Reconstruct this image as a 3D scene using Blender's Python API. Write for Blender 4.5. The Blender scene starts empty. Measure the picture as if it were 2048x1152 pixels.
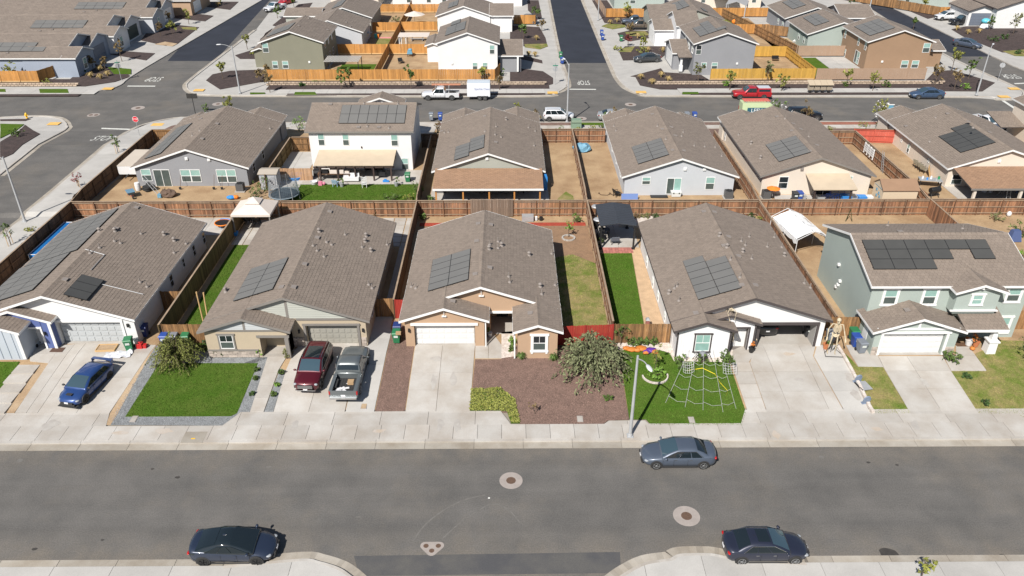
import bpy, bmesh, math, random
import numpy as np
from mathutils import Vector, Matrix, Euler, noise as mnoise
random.seed(7); rng = np.random.default_rng(7)
R = math.radians
sc = bpy.context.scene
COL = sc.collection
# ---------------------------------------------------------------- camera, sky, sun, exposure
CAMH, PITCH, YAW, FPX = 36.6, R(30.5), R(-0.4), 1585.0
cd = bpy.data.cameras.new('camera'); cam = bpy.data.objects.new('camera', cd); COL.objects.link(cam)
cam.location = (0, 0, CAMH); cam.rotation_euler = (math.pi/2 - PITCH, 0, YAW)
cd.sensor_width = 36.0; cd.lens = FPX/2048*36.0; cd.clip_start = .5; cd.clip_end = 3000
sc.camera = cam
SUN_EL, SUN_AZ = R(45), math.atan2(-.47, -.88)          # the sun stands behind the camera, to its left
world = bpy.data.worlds.new('World'); sc.world = world; world.use_nodes = True
wn = world.node_tree.nodes; wl = world.node_tree.links
sky = wn.new('ShaderNodeTexSky'); sky.sky_type = 'NISHITA'; sky.sun_disc = False
sky.sun_elevation = SUN_EL; sky.sun_rotation = SUN_AZ; sky.air_density = 1.0; sky.dust_density = .8
wl.new(sky.outputs[0], wn['Background'].inputs[0]); wn['Background'].inputs[1].default_value = .056
sl = bpy.data.lights.new('sun', 'SUN'); sl.energy = 4.8; sl.angle = R(.53); sl.color = (1, .955, .89)
so = bpy.data.objects.new('sun', sl); COL.objects.link(so)
sd = Vector((-.47, -.88, 0)).normalized()*math.cos(SUN_EL) + Vector((0, 0, math.sin(SUN_EL)))
so.rotation_euler = sd.to_track_quat('Z', 'Y').to_euler()
sc.view_settings.view_transform = 'Standard'; sc.view_settings.look = 'None'
sc.view_settings.exposure = .5; sc.view_settings.gamma = 1; sc.view_settings.use_curve_mapping = False
# ---------------------------------------------------------------- the ground's height, and reading map points off the picture
ZB = [(-1e4, 0), (44.3, 0), (51, .6), (76, .6), (76.6, .9), (97, .9), (105, 0), (1e4, 0)]
def Z(y):
    for (a, za), (b, zb) in zip(ZB, ZB[1:]):
        if y <= b: return za + (zb-za)*(y-a)/(b-a)
    return 0
_cm = cam.rotation_euler.to_matrix()
def G(px, py, dz=.15, z=None):                           # pixel of the survey picture -> point of the ground (or of the level z)
    d = _cm @ Vector(((px-1024)/FPX, (576-py)/FPX, -1))
    zz = z if z is not None else .3
    for _ in range(8):
        t = (zz-CAMH)/d.z
        if z is not None: break
        zz = Z(d.y*t)+dz
    return Vector((d.x*t, d.y*t, zz))
def GX(pts, dz=.15): return [tuple(G(x, y, dz)[:2]) for x, y in pts]
# ---------------------------------------------------------------- materials
MATS = {}
def nd(nt, t, **kw):
    n = nt.nodes.new(t)
    for k, v in kw.items(): setattr(n, k, v)
    return n
def mat(name, col, rough=.8, var=.0, vs=3.0, col2=None, bump=0, bs=40, metal=0, spec=.5, tint=0, fine=0, fs=60, coat=0, stretch=None, band=None, trans=0, streak=0, dust=None):
    """one procedural material: base colour, large soft variation (var/col2 at scale vs), fine grain, bump, and the per-face 'tint' attribute"""
    if name in MATS: return MATS[name]
    m = bpy.data.materials.new(name); m.use_nodes = True; nt = m.node_tree; L = nt.links
    b = nt.nodes['Principled BSDF']; b.inputs['Roughness'].default_value = rough; b.inputs['Metallic'].default_value = metal
    b.inputs['Specular IOR Level'].default_value = spec
    if coat: b.inputs['Coat Weight'].default_value = coat; b.inputs['Coat Roughness'].default_value = .04
    if trans: b.inputs['Transmission Weight'].default_value = trans
    c4 = (*col, 1); out = None
    geo = nd(nt, 'ShaderNodeNewGeometry')
    if not (var or col2 or bump or tint or fine): b.inputs['Base Color'].default_value = c4; MATS[name] = m; return m
    vec = geo.outputs['Position']
    if stretch:
        mp = nd(nt, 'ShaderNodeMapping'); mp.inputs['Scale'].default_value = stretch; L.new(vec, mp.inputs[0]); vec = mp.outputs[0]
    cur = nd(nt, 'ShaderNodeRGB'); cur.outputs[0].default_value = c4; cur = cur.outputs[0]
    if var or col2:
        nz = nd(nt, 'ShaderNodeTexNoise'); nz.inputs['Scale'].default_value = 1/vs; nz.inputs['Detail'].default_value = 6; nz.inputs['Roughness'].default_value = .62
        L.new(vec, nz.inputs['Vector'])
        rp = nd(nt, 'ShaderNodeMapRange'); rp.inputs[1].default_value = .36; rp.inputs[2].default_value = .66; L.new(nz.outputs[0], rp.inputs[0])
        mx = nd(nt, 'ShaderNodeMix', data_type='RGBA'); L.new(rp.outputs[0], mx.inputs[0]); L.new(cur, mx.inputs[6])
        mx.inputs[7].default_value = (*(col2 or [max(0, c*(1-var)) for c in col]), 1); cur = mx.outputs[2]
    if streak:                                            # long faint wheel tracks along the street, and dusty patches
        mp = nd(nt, 'ShaderNodeMapping'); mp.inputs['Scale'].default_value = (.025,.9,1); L.new(geo.outputs['Position'], mp.inputs[0])
        nz = nd(nt, 'ShaderNodeTexNoise'); nz.inputs['Scale'].default_value = 1.0; nz.inputs['Detail'].default_value = 5; L.new(mp.outputs[0], nz.inputs['Vector'])
        rp = nd(nt, 'ShaderNodeMapRange'); rp.inputs[1].default_value = .3; rp.inputs[2].default_value = .7; rp.inputs[3].default_value = 1-streak; rp.inputs[4].default_value = 1+streak; L.new(nz.outputs[0], rp.inputs[0])
        mu = nd(nt, 'ShaderNodeVectorMath', operation='SCALE'); L.new(cur, mu.inputs[0]); L.new(rp.outputs[0], mu.inputs['Scale']); cur = mu.outputs[0]
        nz = nd(nt, 'ShaderNodeTexNoise'); nz.inputs['Scale'].default_value = .11; nz.inputs['Detail'].default_value = 7; nz.inputs['Roughness'].default_value = .7; L.new(geo.outputs['Position'], nz.inputs['Vector'])
        rp = nd(nt, 'ShaderNodeMapRange'); rp.inputs[1].default_value = .52; rp.inputs[2].default_value = .78; rp.inputs[4].default_value = .6; L.new(nz.outputs[0], rp.inputs[0])
        mx = nd(nt, 'ShaderNodeMix', data_type='RGBA'); L.new(rp.outputs[0], mx.inputs[0]); L.new(cur, mx.inputs[6]); mx.inputs[7].default_value = (*dust,1); cur = mx.outputs[2]
        sx = nd(nt, 'ShaderNodeSeparateXYZ'); L.new(geo.outputs['Position'], sx.inputs[0])      # dust swept to both gutters of the near street
        m1 = nd(nt, 'ShaderNodeMath', operation='SUBTRACT'); L.new(sx.outputs[1], m1.inputs[0]); m1.inputs[1].default_value = 36.1
        m2 = nd(nt, 'ShaderNodeMath', operation='ABSOLUTE'); L.new(m1.outputs[0], m2.inputs[0])
        e1 = nd(nt, 'ShaderNodeMapRange'); e1.inputs[1].default_value = 2.2; e1.inputs[2].default_value = 4.7; L.new(m2.outputs[0], e1.inputs[0])
        e2 = nd(nt, 'ShaderNodeMapRange'); e2.inputs[1].default_value = 6.5; e2.inputs[2].default_value = 6.0; L.new(m2.outputs[0], e2.inputs[0])
        nz = nd(nt, 'ShaderNodeTexNoise'); nz.inputs['Scale'].default_value = .45; nz.inputs['Detail'].default_value = 8; nz.inputs['Roughness'].default_value = .7; L.new(geo.outputs['Position'], nz.inputs['Vector'])
        e3 = nd(nt, 'ShaderNodeMapRange'); e3.inputs[1].default_value = .35; e3.inputs[2].default_value = .75; L.new(nz.outputs[0], e3.inputs[0])
        p1 = nd(nt, 'ShaderNodeMath', operation='MULTIPLY'); L.new(e1.outputs[0], p1.inputs[0]); L.new(e2.outputs[0], p1.inputs[1])
        p2 = nd(nt, 'ShaderNodeMath', operation='MULTIPLY'); L.new(p1.outputs[0], p2.inputs[0]); L.new(e3.outputs[0], p2.inputs[1])
        mx = nd(nt, 'ShaderNodeMix', data_type='RGBA'); L.new(p2.outputs[0], mx.inputs[0]); L.new(cur, mx.inputs[6]); mx.inputs[7].default_value = (*dust,1); cur = mx.outputs[2]
    if fine:
        nz = nd(nt, 'ShaderNodeTexNoise'); nz.inputs['Scale'].default_value = fs; nz.inputs['Detail'].default_value = 3; L.new(vec, nz.inputs['Vector'])
        rp = nd(nt, 'ShaderNodeMapRange'); rp.inputs[1].default_value = .3; rp.inputs[2].default_value = .7; rp.inputs[3].default_value = 1-fine; rp.inputs[4].default_value = 1+fine; L.new(nz.outputs[0], rp.inputs[0])
        mu = nd(nt, 'ShaderNodeVectorMath', operation='SCALE'); L.new(cur, mu.inputs[0]); L.new(rp.outputs[0], mu.inputs['Scale']); cur = mu.outputs[0]
    if tint:
        at = nd(nt, 'ShaderNodeAttribute', attribute_name='tint')
        rp = nd(nt, 'ShaderNodeMapRange'); rp.inputs[3].default_value = 1-tint; rp.inputs[4].default_value = 1+tint; L.new(at.outputs['Fac'], rp.inputs[0])
        mu = nd(nt, 'ShaderNodeVectorMath', operation='SCALE'); L.new(cur, mu.inputs[0]); L.new(rp.outputs[0], mu.inputs['Scale']); cur = mu.outputs[0]
    L.new(cur, b.inputs['Base Color'])
    if bump:
        nz = nd(nt, 'ShaderNodeTexNoise'); nz.inputs['Scale'].default_value = bs; nz.inputs['Detail'].default_value = 3; L.new(geo.outputs['Position'], nz.inputs['Vector'])
        bp = nd(nt, 'ShaderNodeBump'); bp.inputs['Strength'].default_value = bump; bp.inputs['Distance'].default_value = .03; L.new(nz.outputs[0], bp.inputs['Height']); L.new(bp.outputs[0], b.inputs['Normal'])
    MATS[name] = m; return m
def stucco(name, c): return mat('stucco_'+name, c, .9, var=.07, vs=2.5, bump=.25, bs=25, fine=.05)
def paint(name, c, rough=.35): return mat('paint_'+name, c, rough, coat=.7, metal=.25, spec=.5)
def plain(name, c, rough=.6, metal=0, **k): return mat(name, c, rough, metal=metal, **k)
# ---------------------------------------------------------------- mesh building
class B:
    def __init__(s): s.v = []; s.f = []; s.t = []; s.m = None
    def add(s, vs, fs, t=.5):
        n = len(s.v)
        s.v += [tuple(s.m @ Vector(v)) for v in vs] if s.m else [tuple(v) for v in vs]
        s.f += [tuple(i+n for i in f) for f in fs]; s.t += [t]*len(fs); return s
    def box(s, x0, x1, y0, y1, z0, z1, t=.5):
        return s.add([(x0,y0,z0),(x1,y0,z0),(x1,y1,z0),(x0,y1,z0),(x0,y0,z1),(x1,y0,z1),(x1,y1,z1),(x0,y1,z1)],
                     [(0,3,2,1),(4,5,6,7),(0,1,5,4),(1,2,6,5),(2,3,7,6),(3,0,4,7)], t)
    def frus(s, cx, cy, z0, z1, a0, b0, a1, b1, t=.5):   # rectangular frustum, half sizes a (x) and b (y)
        return s.add([(cx+sx*a,cy+sy*b,z) for a,b,z in ((a0,b0,z0),(a1,b1,z1)) for sx,sy in ((-1,-1),(1,-1),(1,1),(-1,1))],
                     [(0,3,2,1),(4,5,6,7),(0,1,5,4),(1,2,6,5),(2,3,7,6),(3,0,4,7)], t)
    def bar(s, p, q, w, h=None, t=.5):                   # square bar from p to q
        p = Vector(p); q = Vector(q); d = (q-p); 
        if d.length < 1e-6: return s
        d.normalize(); u = d.cross(Vector((0,0,1)))
        u = u.normalized() if u.length > 1e-3 else Vector((1,0,0)); w2 = u*(w/2); n = u.cross(d)*((h or w)/2)
        return s.add([c+k for c in (p,q) for k in (-w2-n, w2-n, w2+n, -w2+n)], [(0,3,2,1),(4,5,6,7),(0,1,5,4),(1,2,6,5),(2,3,7,6),(3,0,4,7)], t)
    def tube(s, pts, r, n=8, t=.5, cap=True):            # r: number or list
        pts = [Vector(p) for p in pts]; k = len(pts); rr = r if isinstance(r, (list, tuple)) else [r]*k; vs = []; ref = None
        for i, p in enumerate(pts):
            d = (pts[min(i+1,k-1)]-pts[max(i-1,0)]).normalized()
            u = (ref - d*ref.dot(d)) if ref else d.orthogonal()
            u = u.normalized() if u.length > 1e-4 else d.orthogonal().normalized(); ref = u; w = d.cross(u)
            vs += [p+(u*math.cos(a)+w*math.sin(a))*rr[i] for a in (2*math.pi*j/n for j in range(n))]
        fs = [(i*n+j, i*n+(j+1)%n, (i+1)*n+(j+1)%n, (i+1)*n+j) for i in range(k-1) for j in range(n)]
        if cap: fs += [tuple(range(n-1,-1,-1)), tuple((k-1)*n+j for j in range(n))]
        return s.add(vs, fs, t)
    def lathe(s, prof, c=(0,0,0), n=16, t=.5, ax=None):  # prof: (r,z) list
        vs = [(c[0]+r*math.cos(a), c[1]+r*math.sin(a), c[2]+z) for r, z in prof for a in (2*math.pi*j/n for j in range(n))]
        if ax: vs = [Vector(c)+ax@(Vector(v)-Vector(c)) for v in vs]
        k = len(prof)
        fs = [(i*n+j, i*n+(j+1)%n, (i+1)*n+(j+1)%n, (i+1)*n+j) for i in range(k-1) for j in range(n)]
        fs += [tuple(range(n-1,-1,-1)), tuple((k-1)*n+j for j in range(n))]
        return s.add(vs, fs, t)
    def ell(s, c, r, nu=10, nv=6, t=.5):
        c = Vector(c); r = (r,r,r) if isinstance(r,(int,float)) else r
        vs = [(c.x, c.y, c.z-r[2])]+[(c.x+r[0]*math.sin(b)*math.cos(a), c.y+r[1]*math.sin(b)*math.sin(a), c.z-r[2]*math.cos(b)) for b in (math.pi*i/nv for i in range(1,nv)) for a in (2*math.pi*j/nu for j in range(nu))]+[(c.x,c.y,c.z+r[2])]
        fs = [(0, 1+(j+1)%nu, 1+j) for j in range(nu)]
        fs += [(1+i*nu+j, 1+i*nu+(j+1)%nu, 1+(i+1)*nu+(j+1)%nu, 1+(i+1)*nu+j) for i in range(nv-2) for j in range(nu)]
        e = len(vs)-1; o = 1+(nv-2)*nu; fs += [(o+j, o+(j+1)%nu, e) for j in range(nu)]
        return s.add(vs, fs, t)
    def prism(s, poly, z0, z1, t=.5):                    # poly in xy
        n = len(poly); a = sum(poly[i][0]*poly[(i+1)%n][1]-poly[(i+1)%n][0]*poly[i][1] for i in range(n))
        if a < 0: poly = poly[::-1]
        return s.add([(x,y,z0) for x,y in poly]+[(x,y,z1) for x,y in poly], [tuple(range(n-1,-1,-1)), tuple(range(n,2*n))]+[(i,(i+1)%n,n+(i+1)%n,n+i) for i in range(n)], t)
    def loft(s, rings, closed=False, t=.5, caps=True):
        n = len(rings[0]); vs = [v for r in rings for v in r]; m = n if closed else n-1
        fs = [(i*n+j, i*n+(j+1)%n, (i+1)*n+(j+1)%n, (i+1)*n+j) for i in range(len(rings)-1) for j in range(m)]
        if caps: fs += [tuple(range(n-1,-1,-1)), tuple((len(rings)-1)*n+j for j in range(n))]
        return s.add(vs, fs, t)
    def obj(s, name, m, parent=None, smooth=False, stuff=False, fix=True, sub=0, bevel=0):
        me = bpy.data.meshes.new(name); me.from_pydata(s.v, [], s.f); 
        if any(t != .5 for t in s.t):
            a = me.attributes.new('tint', 'FLOAT', 'FACE'); a.data.foreach_set('value', np.array(s.t, dtype=np.float32))
        if m: me.materials.append(m)
        if fix and len(s.f) < 4000:
            bm = bmesh.new(); bm.from_mesh(me); bmesh.ops.recalc_face_normals(bm, faces=bm.faces); bm.to_mesh(me); bm.free()
        if smooth: me.polygons.foreach_set('use_smooth', [True]*len(me.polygons))
        o = bpy.data.objects.new(name, me); COL.objects.link(o)
        if parent: o.parent = parent
        if stuff: o['kind'] = 'stuff'
        if sub: md = o.modifiers.new('s', 'SUBSURF'); md.levels = md.render_levels = sub
        if bevel: md = o.modifiers.new('b', 'BEVEL'); md.width = bevel; md.segments = 2; md.limit_method = 'ANGLE'
        return o
def bulk(name, V, F, m, parent=None, tint=None, stuff=True, smooth=False):   # numpy vertices (n,3), faces (k,4) or (k,3)
    me = bpy.data.meshes.new(name); k, w = F.shape
    me.vertices.add(len(V)); me.vertices.foreach_set('co', V.astype(np.float32).ravel())
    me.loops.add(k*w); me.loops.foreach_set('vertex_index', F.astype(np.int32).ravel())
    me.polygons.add(k); me.polygons.foreach_set('loop_start', np.arange(0, k*w, w, dtype=np.int32))
    if tint is not None:
        a = me.attributes.new('tint', 'FLOAT', 'FACE'); a.data.foreach_set('value', tint.astype(np.float32))
    me.update(calc_edges=True); me.materials.append(m); me.polygons.foreach_set('use_smooth', [flat_ for flat_ in [smooth]*k])
    o = bpy.data.objects.new(name, me); COL.objects.link(o)
    if parent: o.parent = parent
    if stuff: o['kind'] = 'stuff'
    return o
def tag(o, label=None, cat=None, group=None, kind=None):
    if label: o['label'] = label
    if cat: o['category'] = cat
    if group: o['group'] = group
    if kind: o['kind'] = kind
    return o
def T(name, label, cat, loc=(0,0,0), rz=0, group=None):
    o = bpy.data.objects.new(name, None); COL.objects.link(o); o.location = loc; o.rotation_euler = (0,0,rz); o.empty_display_size = .2
    return tag(o, label, cat, group)
KIDS = {}
def kids(o): return [c for c in o.children]
def dup(o, loc, rz=0, label=None, group=None, sc_=None, src=None):
    def rec(a, par):
        c = a.copy(); COL.objects.link(c)
        if par is not None: c.parent = par
        for k in CH.get(a.name, ()): rec(k, c)
        return c
    CH = {}
    def reg(a):
        ch = list(a.children); CH[a.name] = ch
        for k in ch: reg(k)
    reg(o); r = rec(o, None); r.location = loc; r.rotation_euler = (0,0,rz)
    if label: r['label'] = label
    if group: r['group'] = group; o['group'] = group
    if sc_: r.scale = (sc_,)*3 if isinstance(sc_, (int,float)) else sc_
    return r
def clip(poly, ax, v, keep):                             # keep the part of poly with coord[ax] >= v (keep=1) or <= v (keep=-1)
    out = []; n = len(poly)
    for i in range(n):
        a, b = poly[i], poly[(i+1)%n]; da, db = (a[ax]-v)*keep, (b[ax]-v)*keep
        if da >= 0: out.append(a)
        if da*db < 0:
            t = da/(da-db); out.append((a[0]+(b[0]-a[0])*t, a[1]+(b[1]-a[1])*t))
    return out
def area(p): return sum(p[i][0]*p[(i+1)%len(p)][1]-p[(i+1)%len(p)][0]*p[i][1] for i in range(len(p)))/2
YB = [44.3, 51, 76, 76.6, 97, 105]
def bands(poly):
    cuts = [-1e4]+YB+[1e4]; out = []
    for a, b in zip(cuts, cuts[1:]):
        q = clip(clip(poly, 1, a, 1), 1, b, -1) if poly else []
        if len(q) > 2 and abs(area(q)) > 1e-4: out.append(q if area(q) > 0 else q[::-1])
    return out
def sheet(name, polys, dz, m, parent=None, kind='structure', thick=.05, label=None, cat=None):   # ground sheet following the terrain, with a small thickness
    if polys and isinstance(polys[0][0], (int, float)): polys = [polys]
    b = B()
    for poly in polys:
        for q in bands(poly):
            n = len(q); b.add([(x,y,Z(y)+dz) for x,y in q]+[(x,y,Z(y)+dz-thick) for x,y in q], [tuple(range(n))]+[(i+n,(i+1)%n+n,(i+1)%n,i) for i in range(n)])
    o = b.obj(name, m, parent, fix=False)
    if kind and not parent: o['kind'] = kind
    if label: tag(o, label, cat)
    return o
def rect(x0, x1, y0, y1): return [(x0,y0),(x1,y0),(x1,y1),(x0,y1)]
def inpoly(x, y, poly):
    c = np.zeros(len(x), bool); n = len(poly)
    for i in range(n):
        (x0,y0),(x1,y1) = poly[i], poly[(i+1)%n]
        if y0 == y1: continue
        c ^= ((y0 > y) != (y1 > y)) & (x < (x1-x0)*(y-y0)/(y1-y0)+x0)
    return c
def Zn(y): return np.interp(y, [z[0] for z in ZB], [z[1] for z in ZB])
# ================================================================ GROUND, STREETS, KERBS, SLABS, LAWNS
m_asph = mat('asphalt_aged', (.128,.121,.113), .9, col2=(.098,.094,.089), vs=3.0, bump=.15, bs=60, fine=.16, fs=12, spec=.3, streak=.07, dust=(.18,.155,.125))
m_asph_dark = mat('asphalt_sealed', (.030,.034,.046), .85, var=.25, vs=4, bump=.15, bs=60, fine=.12, fs=14, spec=.3)
m_patch = mat('asphalt_patch', (.072,.072,.076), .9, col2=(.102,.098,.092), vs=1.6, bump=.15, bs=60, fine=.12, fs=18, spec=.3)
m_conc = mat('concrete_pale', (.435,.415,.385), .9, col2=(.345,.31,.27), vs=2.4, bump=.1, bs=50, fine=.05, fs=18, tint=.07)
m_conc2 = mat('concrete_new', (.43,.415,.39), .9, var=.15, vs=2.2, bump=.1, bs=50, fine=.05, fs=18, tint=.06)
m_gutter = mat('concrete_gutter', (.36,.33,.285), .9, col2=(.26,.225,.18), vs=2.2, bump=.1, bs=50, fine=.06, fs=20, tint=.12)
m_joint = mat('concrete_joint', (.25,.22,.18), .95)
m_dirt = mat('dirt_tan', (.385,.27,.155), .98, col2=(.265,.17,.092), vs=2.6, bump=.5, bs=14, fine=.12, fs=9)
m_dirt2 = mat('dirt_pale', (.42,.315,.205), .98, col2=(.30,.20,.115), vs=2.4, bump=.5, bs=14, fine=.12, fs=9)
m_mulch = mat('bark_mulch_brown', (.185,.118,.094), .98, var=.3, vs=.6, bump=.9, bs=22, fine=.35, fs=13)
m_mulch_dk = mat('bark_mulch_dark', (.062,.042,.038), .98, var=.4, vs=.7, bump=.9, bs=20, fine=.35, fs=11)
m_mulch_red = mat('bark_mulch_red', (.36,.055,.03), .98, var=.3, vs=.5, bump=.8, bs=22, fine=.25, fs=13)
m_gravel = mat('gravel_grey', (.23,.24,.245), .95, var=.3, vs=.5, bump=.9, bs=26, fine=.35, fs=14)
m_rock = mat('rock_white', (.62,.57,.52), .95, col2=(.45,.38,.33), vs=.35, bump=.9, bs=20, fine=.15, fs=12)
m_lawn = mat('turf_soil_green', (.060,.115,.016), .97, col2=(.085,.125,.025), vs=1.3, spec=0, bump=.6, bs=30, fine=.25, fs=14)
m_lawn_dry = mat('turf_soil_dry', (.26,.21,.10), .97, col2=(.11,.15,.03), vs=1.3, spec=0, bump=.6, bs=25, fine=.2, fs=12)
m_bed = m_mulch
m_stone = mat('wall_block_tan', (.42,.33,.25), .95, var=.25, vs=.5, bump=.5, bs=25, tint=.15)
m_yellow = mat('tactile_yellow', (.70,.43,.12), .8, var=.2, vs=.6)
m_mark = mat('road_marking_white', (.62,.62,.58), .8, var=.25, vs=.35, fine=.12, fs=25)

tag(bulk('ground', np.array([[-900,-200,-.4],[900,-200,-.4],[900,1600,-.4],[-900,1600,-.4]],float), np.array([[0,1,2,3]]), m_dirt2, stuff=False), kind='structure')
sheet('street', rect(-260, 260, 5, 420), 0, m_asph, thick=.2)
def dark_road(px, name): sheet(name, GX(px, 0), .004, m_asph_dark, thick=.003)
dark_road([(335,122),(430,122),(560,-22),(478,-34)], 'street_seal')
dark_road([(1127,126),(1219,126),(1152,-45),(1088,-45)], 'street_seal')
dark_road([(1700,0),(1660,-25),(1752,-25),(1990,113),(1925,113),(1870,95)], 'street_seal')
sheet('street_patch', GX([(708,1112),(1240,1104),(1242,1146),(718,1152)], 0), .004, m_patch, thick=.003)

# ---- raised blocks (their rim is the kerb)
def block(name, poly, m=m_joint):
    b = B()
    for q in bands(poly):
        n = len(q); b.add([(x,y,Z(y)+.05) for x,y in q]+[(x,y,Z(y)-.3) for x,y in q], [tuple(range(n))]+[(i+n,(i+1)%n+n,(i+1)%n,i) for i in range(n)])
    o = b.obj(name, m, fix=False); o['kind'] = 'structure'; return o
main_west = [(-51.6,66)]+GX([(62,420),(225,284),(262,262),(300,247),(362,236),(420,240),(520,244)], 0)
MAIN = [(-51.7,41.4)] + main_west + [(-30,107.9),(75,107.9),(75,41.4)]
block('city_block', MAIN)
SW = [(-140,107.5)] + GX([(0,236),(67,233),(107,235),(125,240),(135,252),(125,265),(0,352)], 0) + [(-59.8,70),(-59.8,20),(-140,20)]
block('city_block', SW, m_conc2)
NW = GX([(-170,190),(0,188),(160,187),(205,181),(240,171),(290,136),(512,7),(560,-22)], 0) + [(-120,330),(-200,330)]
block('city_block', NW, m_conc2)
NE = GX([(512,60),(437,117),(382,160),(372,174),(385,186),(420,191),(600,192.5),(1060,193),(1108,187),(1130,177),(1135,164),(1116,105),(1096,0),(1082,-50)], 0)[:]
NE = NE + GX([(560,-50),(575,-22)],0) ; block('city_block', NE, m_conc2)
NN = GX([(1166,0),(1219,125),(1240,165),(1260,181),(1290,190),(1340,192.5),(1930,194),(1990,199),(2040,196),(2046,184),(2011,166),(1858,94),(1700,-5),(1600,-52),(1145,-52)], 0)
block('city_block', NN, m_conc2)
EE = GX([(1748,-2),(1973,107),(2048,141),(2250,215),(2500,120),(2100,-60),(1690,-40)], 0)
block('city_block', EE, m_conc2)
SB_W = [(-70,30.9),(-16.2,30.9)]+GX([(600,1121),(640,1126),(678,1138),(700,1152),(716,1166)],0)+[(-10.6,25),(-70,25)]
SB_E = GX([(1225,1166),(1250,1148),(1290,1128),(1340,1120),(1352,1113),(1372,1110),(1420,1110),(1452,1116),(1480,1121)],0)+[(17,30.9),(75,30.9),(75,25),(4,25)]
block('city_block', SB_W); block('city_block', SB_E)

# ---- concrete slabs: each panel its own piece, joints recessed
def slabs(name, poly, xs, ys, dz=.15, m=None, gap=.012, parent=None, thick=.06, diag=None):
    par = parent
    if par is None:
        par = T(name, None, None); par['kind'] = 'structure'
    mm = m or m_conc; n = 0; x0 = min(p[0] for p in poly); x1 = max(p[0] for p in poly); y0 = min(p[1] for p in poly); y1 = max(p[1] for p in poly)
    xs = [x0-1]+[x for x in xs if x0 < x < x1]+[x1+1]; ys = [y0-1]+[y for y in ys if y0 < y < y1]+[y1+1]
    for a, b_ in zip(xs, xs[1:]):
        c1 = clip(clip(poly, 0, a+gap, 1), 0, b_-gap, -1)
        if len(c1) < 3: continue
        for c, d in zip(ys, ys[1:]):
            q = clip(clip(c1, 1, c+gap, 1), 1, d-gap, -1)
            if len(q) < 3 or abs(area(q)) < .02: continue
            bb = B(); t = random.random(); h = random.uniform(-.002, .002)
            for w in bands(q):
                k = len(w); bb.add([(x,y,Z(y)+dz+h) for x,y in w]+[(x,y,Z(y)+dz-thick) for x,y in w], [tuple(range(k))]+[(i+k,(i+1)%k+k,(i+1)%k,i) for i in range(k)], t)
            if bb.v: bb.obj('slab', mm, par, fix=False); n += 1
    return par
def ar(a, b, s): return [a+s*i for i in range(int((b-a)/s)+1)]
# front street, north side: gutter pans, kerb, sidewalk, aprons
slabs('gutter', rect(-51,75,40.72,41.34), ar(-69.3,75,3.35), [], .022, m_gutter, .014)
slabs('kerb', rect(-51.5,75,41.34,41.56), ar(-69.3,75,3.35), [], .142, m_conc, .01, thick=.2)
slabs('sidewalk', rect(-51.4,75,41.56,43.05), ar(-69.3,75,1.68), [], .15, m_conc, .012)
for a0, b0, b1, a1 in ((-51,-28.1,-28.47,-51),(-19.98,.23,-.5,-19.1),(16.4,75,75,17.05)): slabs('sidewalk_apron', [(a0,43.05),(b0,43.05),(b1,44.5),(a1,44.5)], ar(-69.3,75,3.35), [], .15, m_conc, .012)
slabs('sidewalk_bulge', GX([(1205,850),(1218,841),(1290,841),(1300,850)]), [G(1255,845).x], [], .151, m_conc)
# south side
slabs('gutter', rect(-70,-16.3,30.9,31.48), ar(-69.3,-16,3.35), [], .022, m_gutter, .014)
slabs('gutter', rect(17.2,75,30.9,31.48), ar(15.3,75,3.35), [], .022, m_gutter, .014)
def rim(name, pts, w, dz, m, seg=True):                  # curved kerb / gutter of short pieces, width w to the right of the path
    par = T(name, None, None); par['kind'] = 'structure'; P = [Vector((x,y,0)) for x,y in pts]; N = []
    for i in range(len(P)):
        d = (P[min(i+1,len(P)-1)]-P[max(i-1,0)]).normalized(); N.append(Vector((d.y,-d.x,0)))
    for i in range(len(P)-1):
        q = [P[i],P[i+1],P[i+1]+N[i+1]*w,P[i]+N[i]*w]; bb = B()
        for k in bands([(v.x,v.y) for v in q]):
            n = len(k); bb.add([(x,y,Z(y)+dz) for x,y in k]+[(x,y,Z(y)+dz-.17) for x,y in k], [tuple(range(n))]+[(j+n,(j+1)%n+n,(j+1)%n,j) for j in range(n)], random.random())
        if bb.v: bb.obj('kerb_stone' if dz > .1 else 'gutter_pan', m, par, fix=False)
def smooth_path(pts, n=4):
    out = []; P = [Vector((x,y)) for x,y in pts]
    for i in range(len(P)-1):
        a, b_, c, d = P[max(i-1,0)], P[i], P[i+1], P[min(i+2,len(P)-1)]
        for k in range(n):
            t = k/n; out.append(tuple(.5*((2*b_)+(c-a)*t+(2*a-5*b_+4*c-d)*t*t+(3*b_-a-3*c+d)*t**3)))
    return out+[tuple(P[-1])]
def kerbline(pts, inner=1, w=.2, g=.55):
    s = smooth_path(pts, 4)
    rim('kerb', s, w*inner, .152, m_conc); rim('gutter', s, -g*inner, .02, m_gutter)
kerbline(SB_W[1:7], 1, .18, .62); kerbline(SB_E[:9]+[(17.0,30.9)], 1, .18, .62)
for q in (SB_W, SB_E): slabs('sidewalk', q, ar(-69.3,75,3.35), [27.5], .148, m_conc2)
kerbline(main_west[::-1][1:], -1); kerbline([(75,107.9),(-30,107.9),main_west[-1],main_west[-2]], -1)
kerbline(SW[1:8], 1); kerbline(NW[1:8], 1)
kerbline(NE[:13], -1); kerbline(NN[:14], -1); kerbline(EE[:4], 1)

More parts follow.
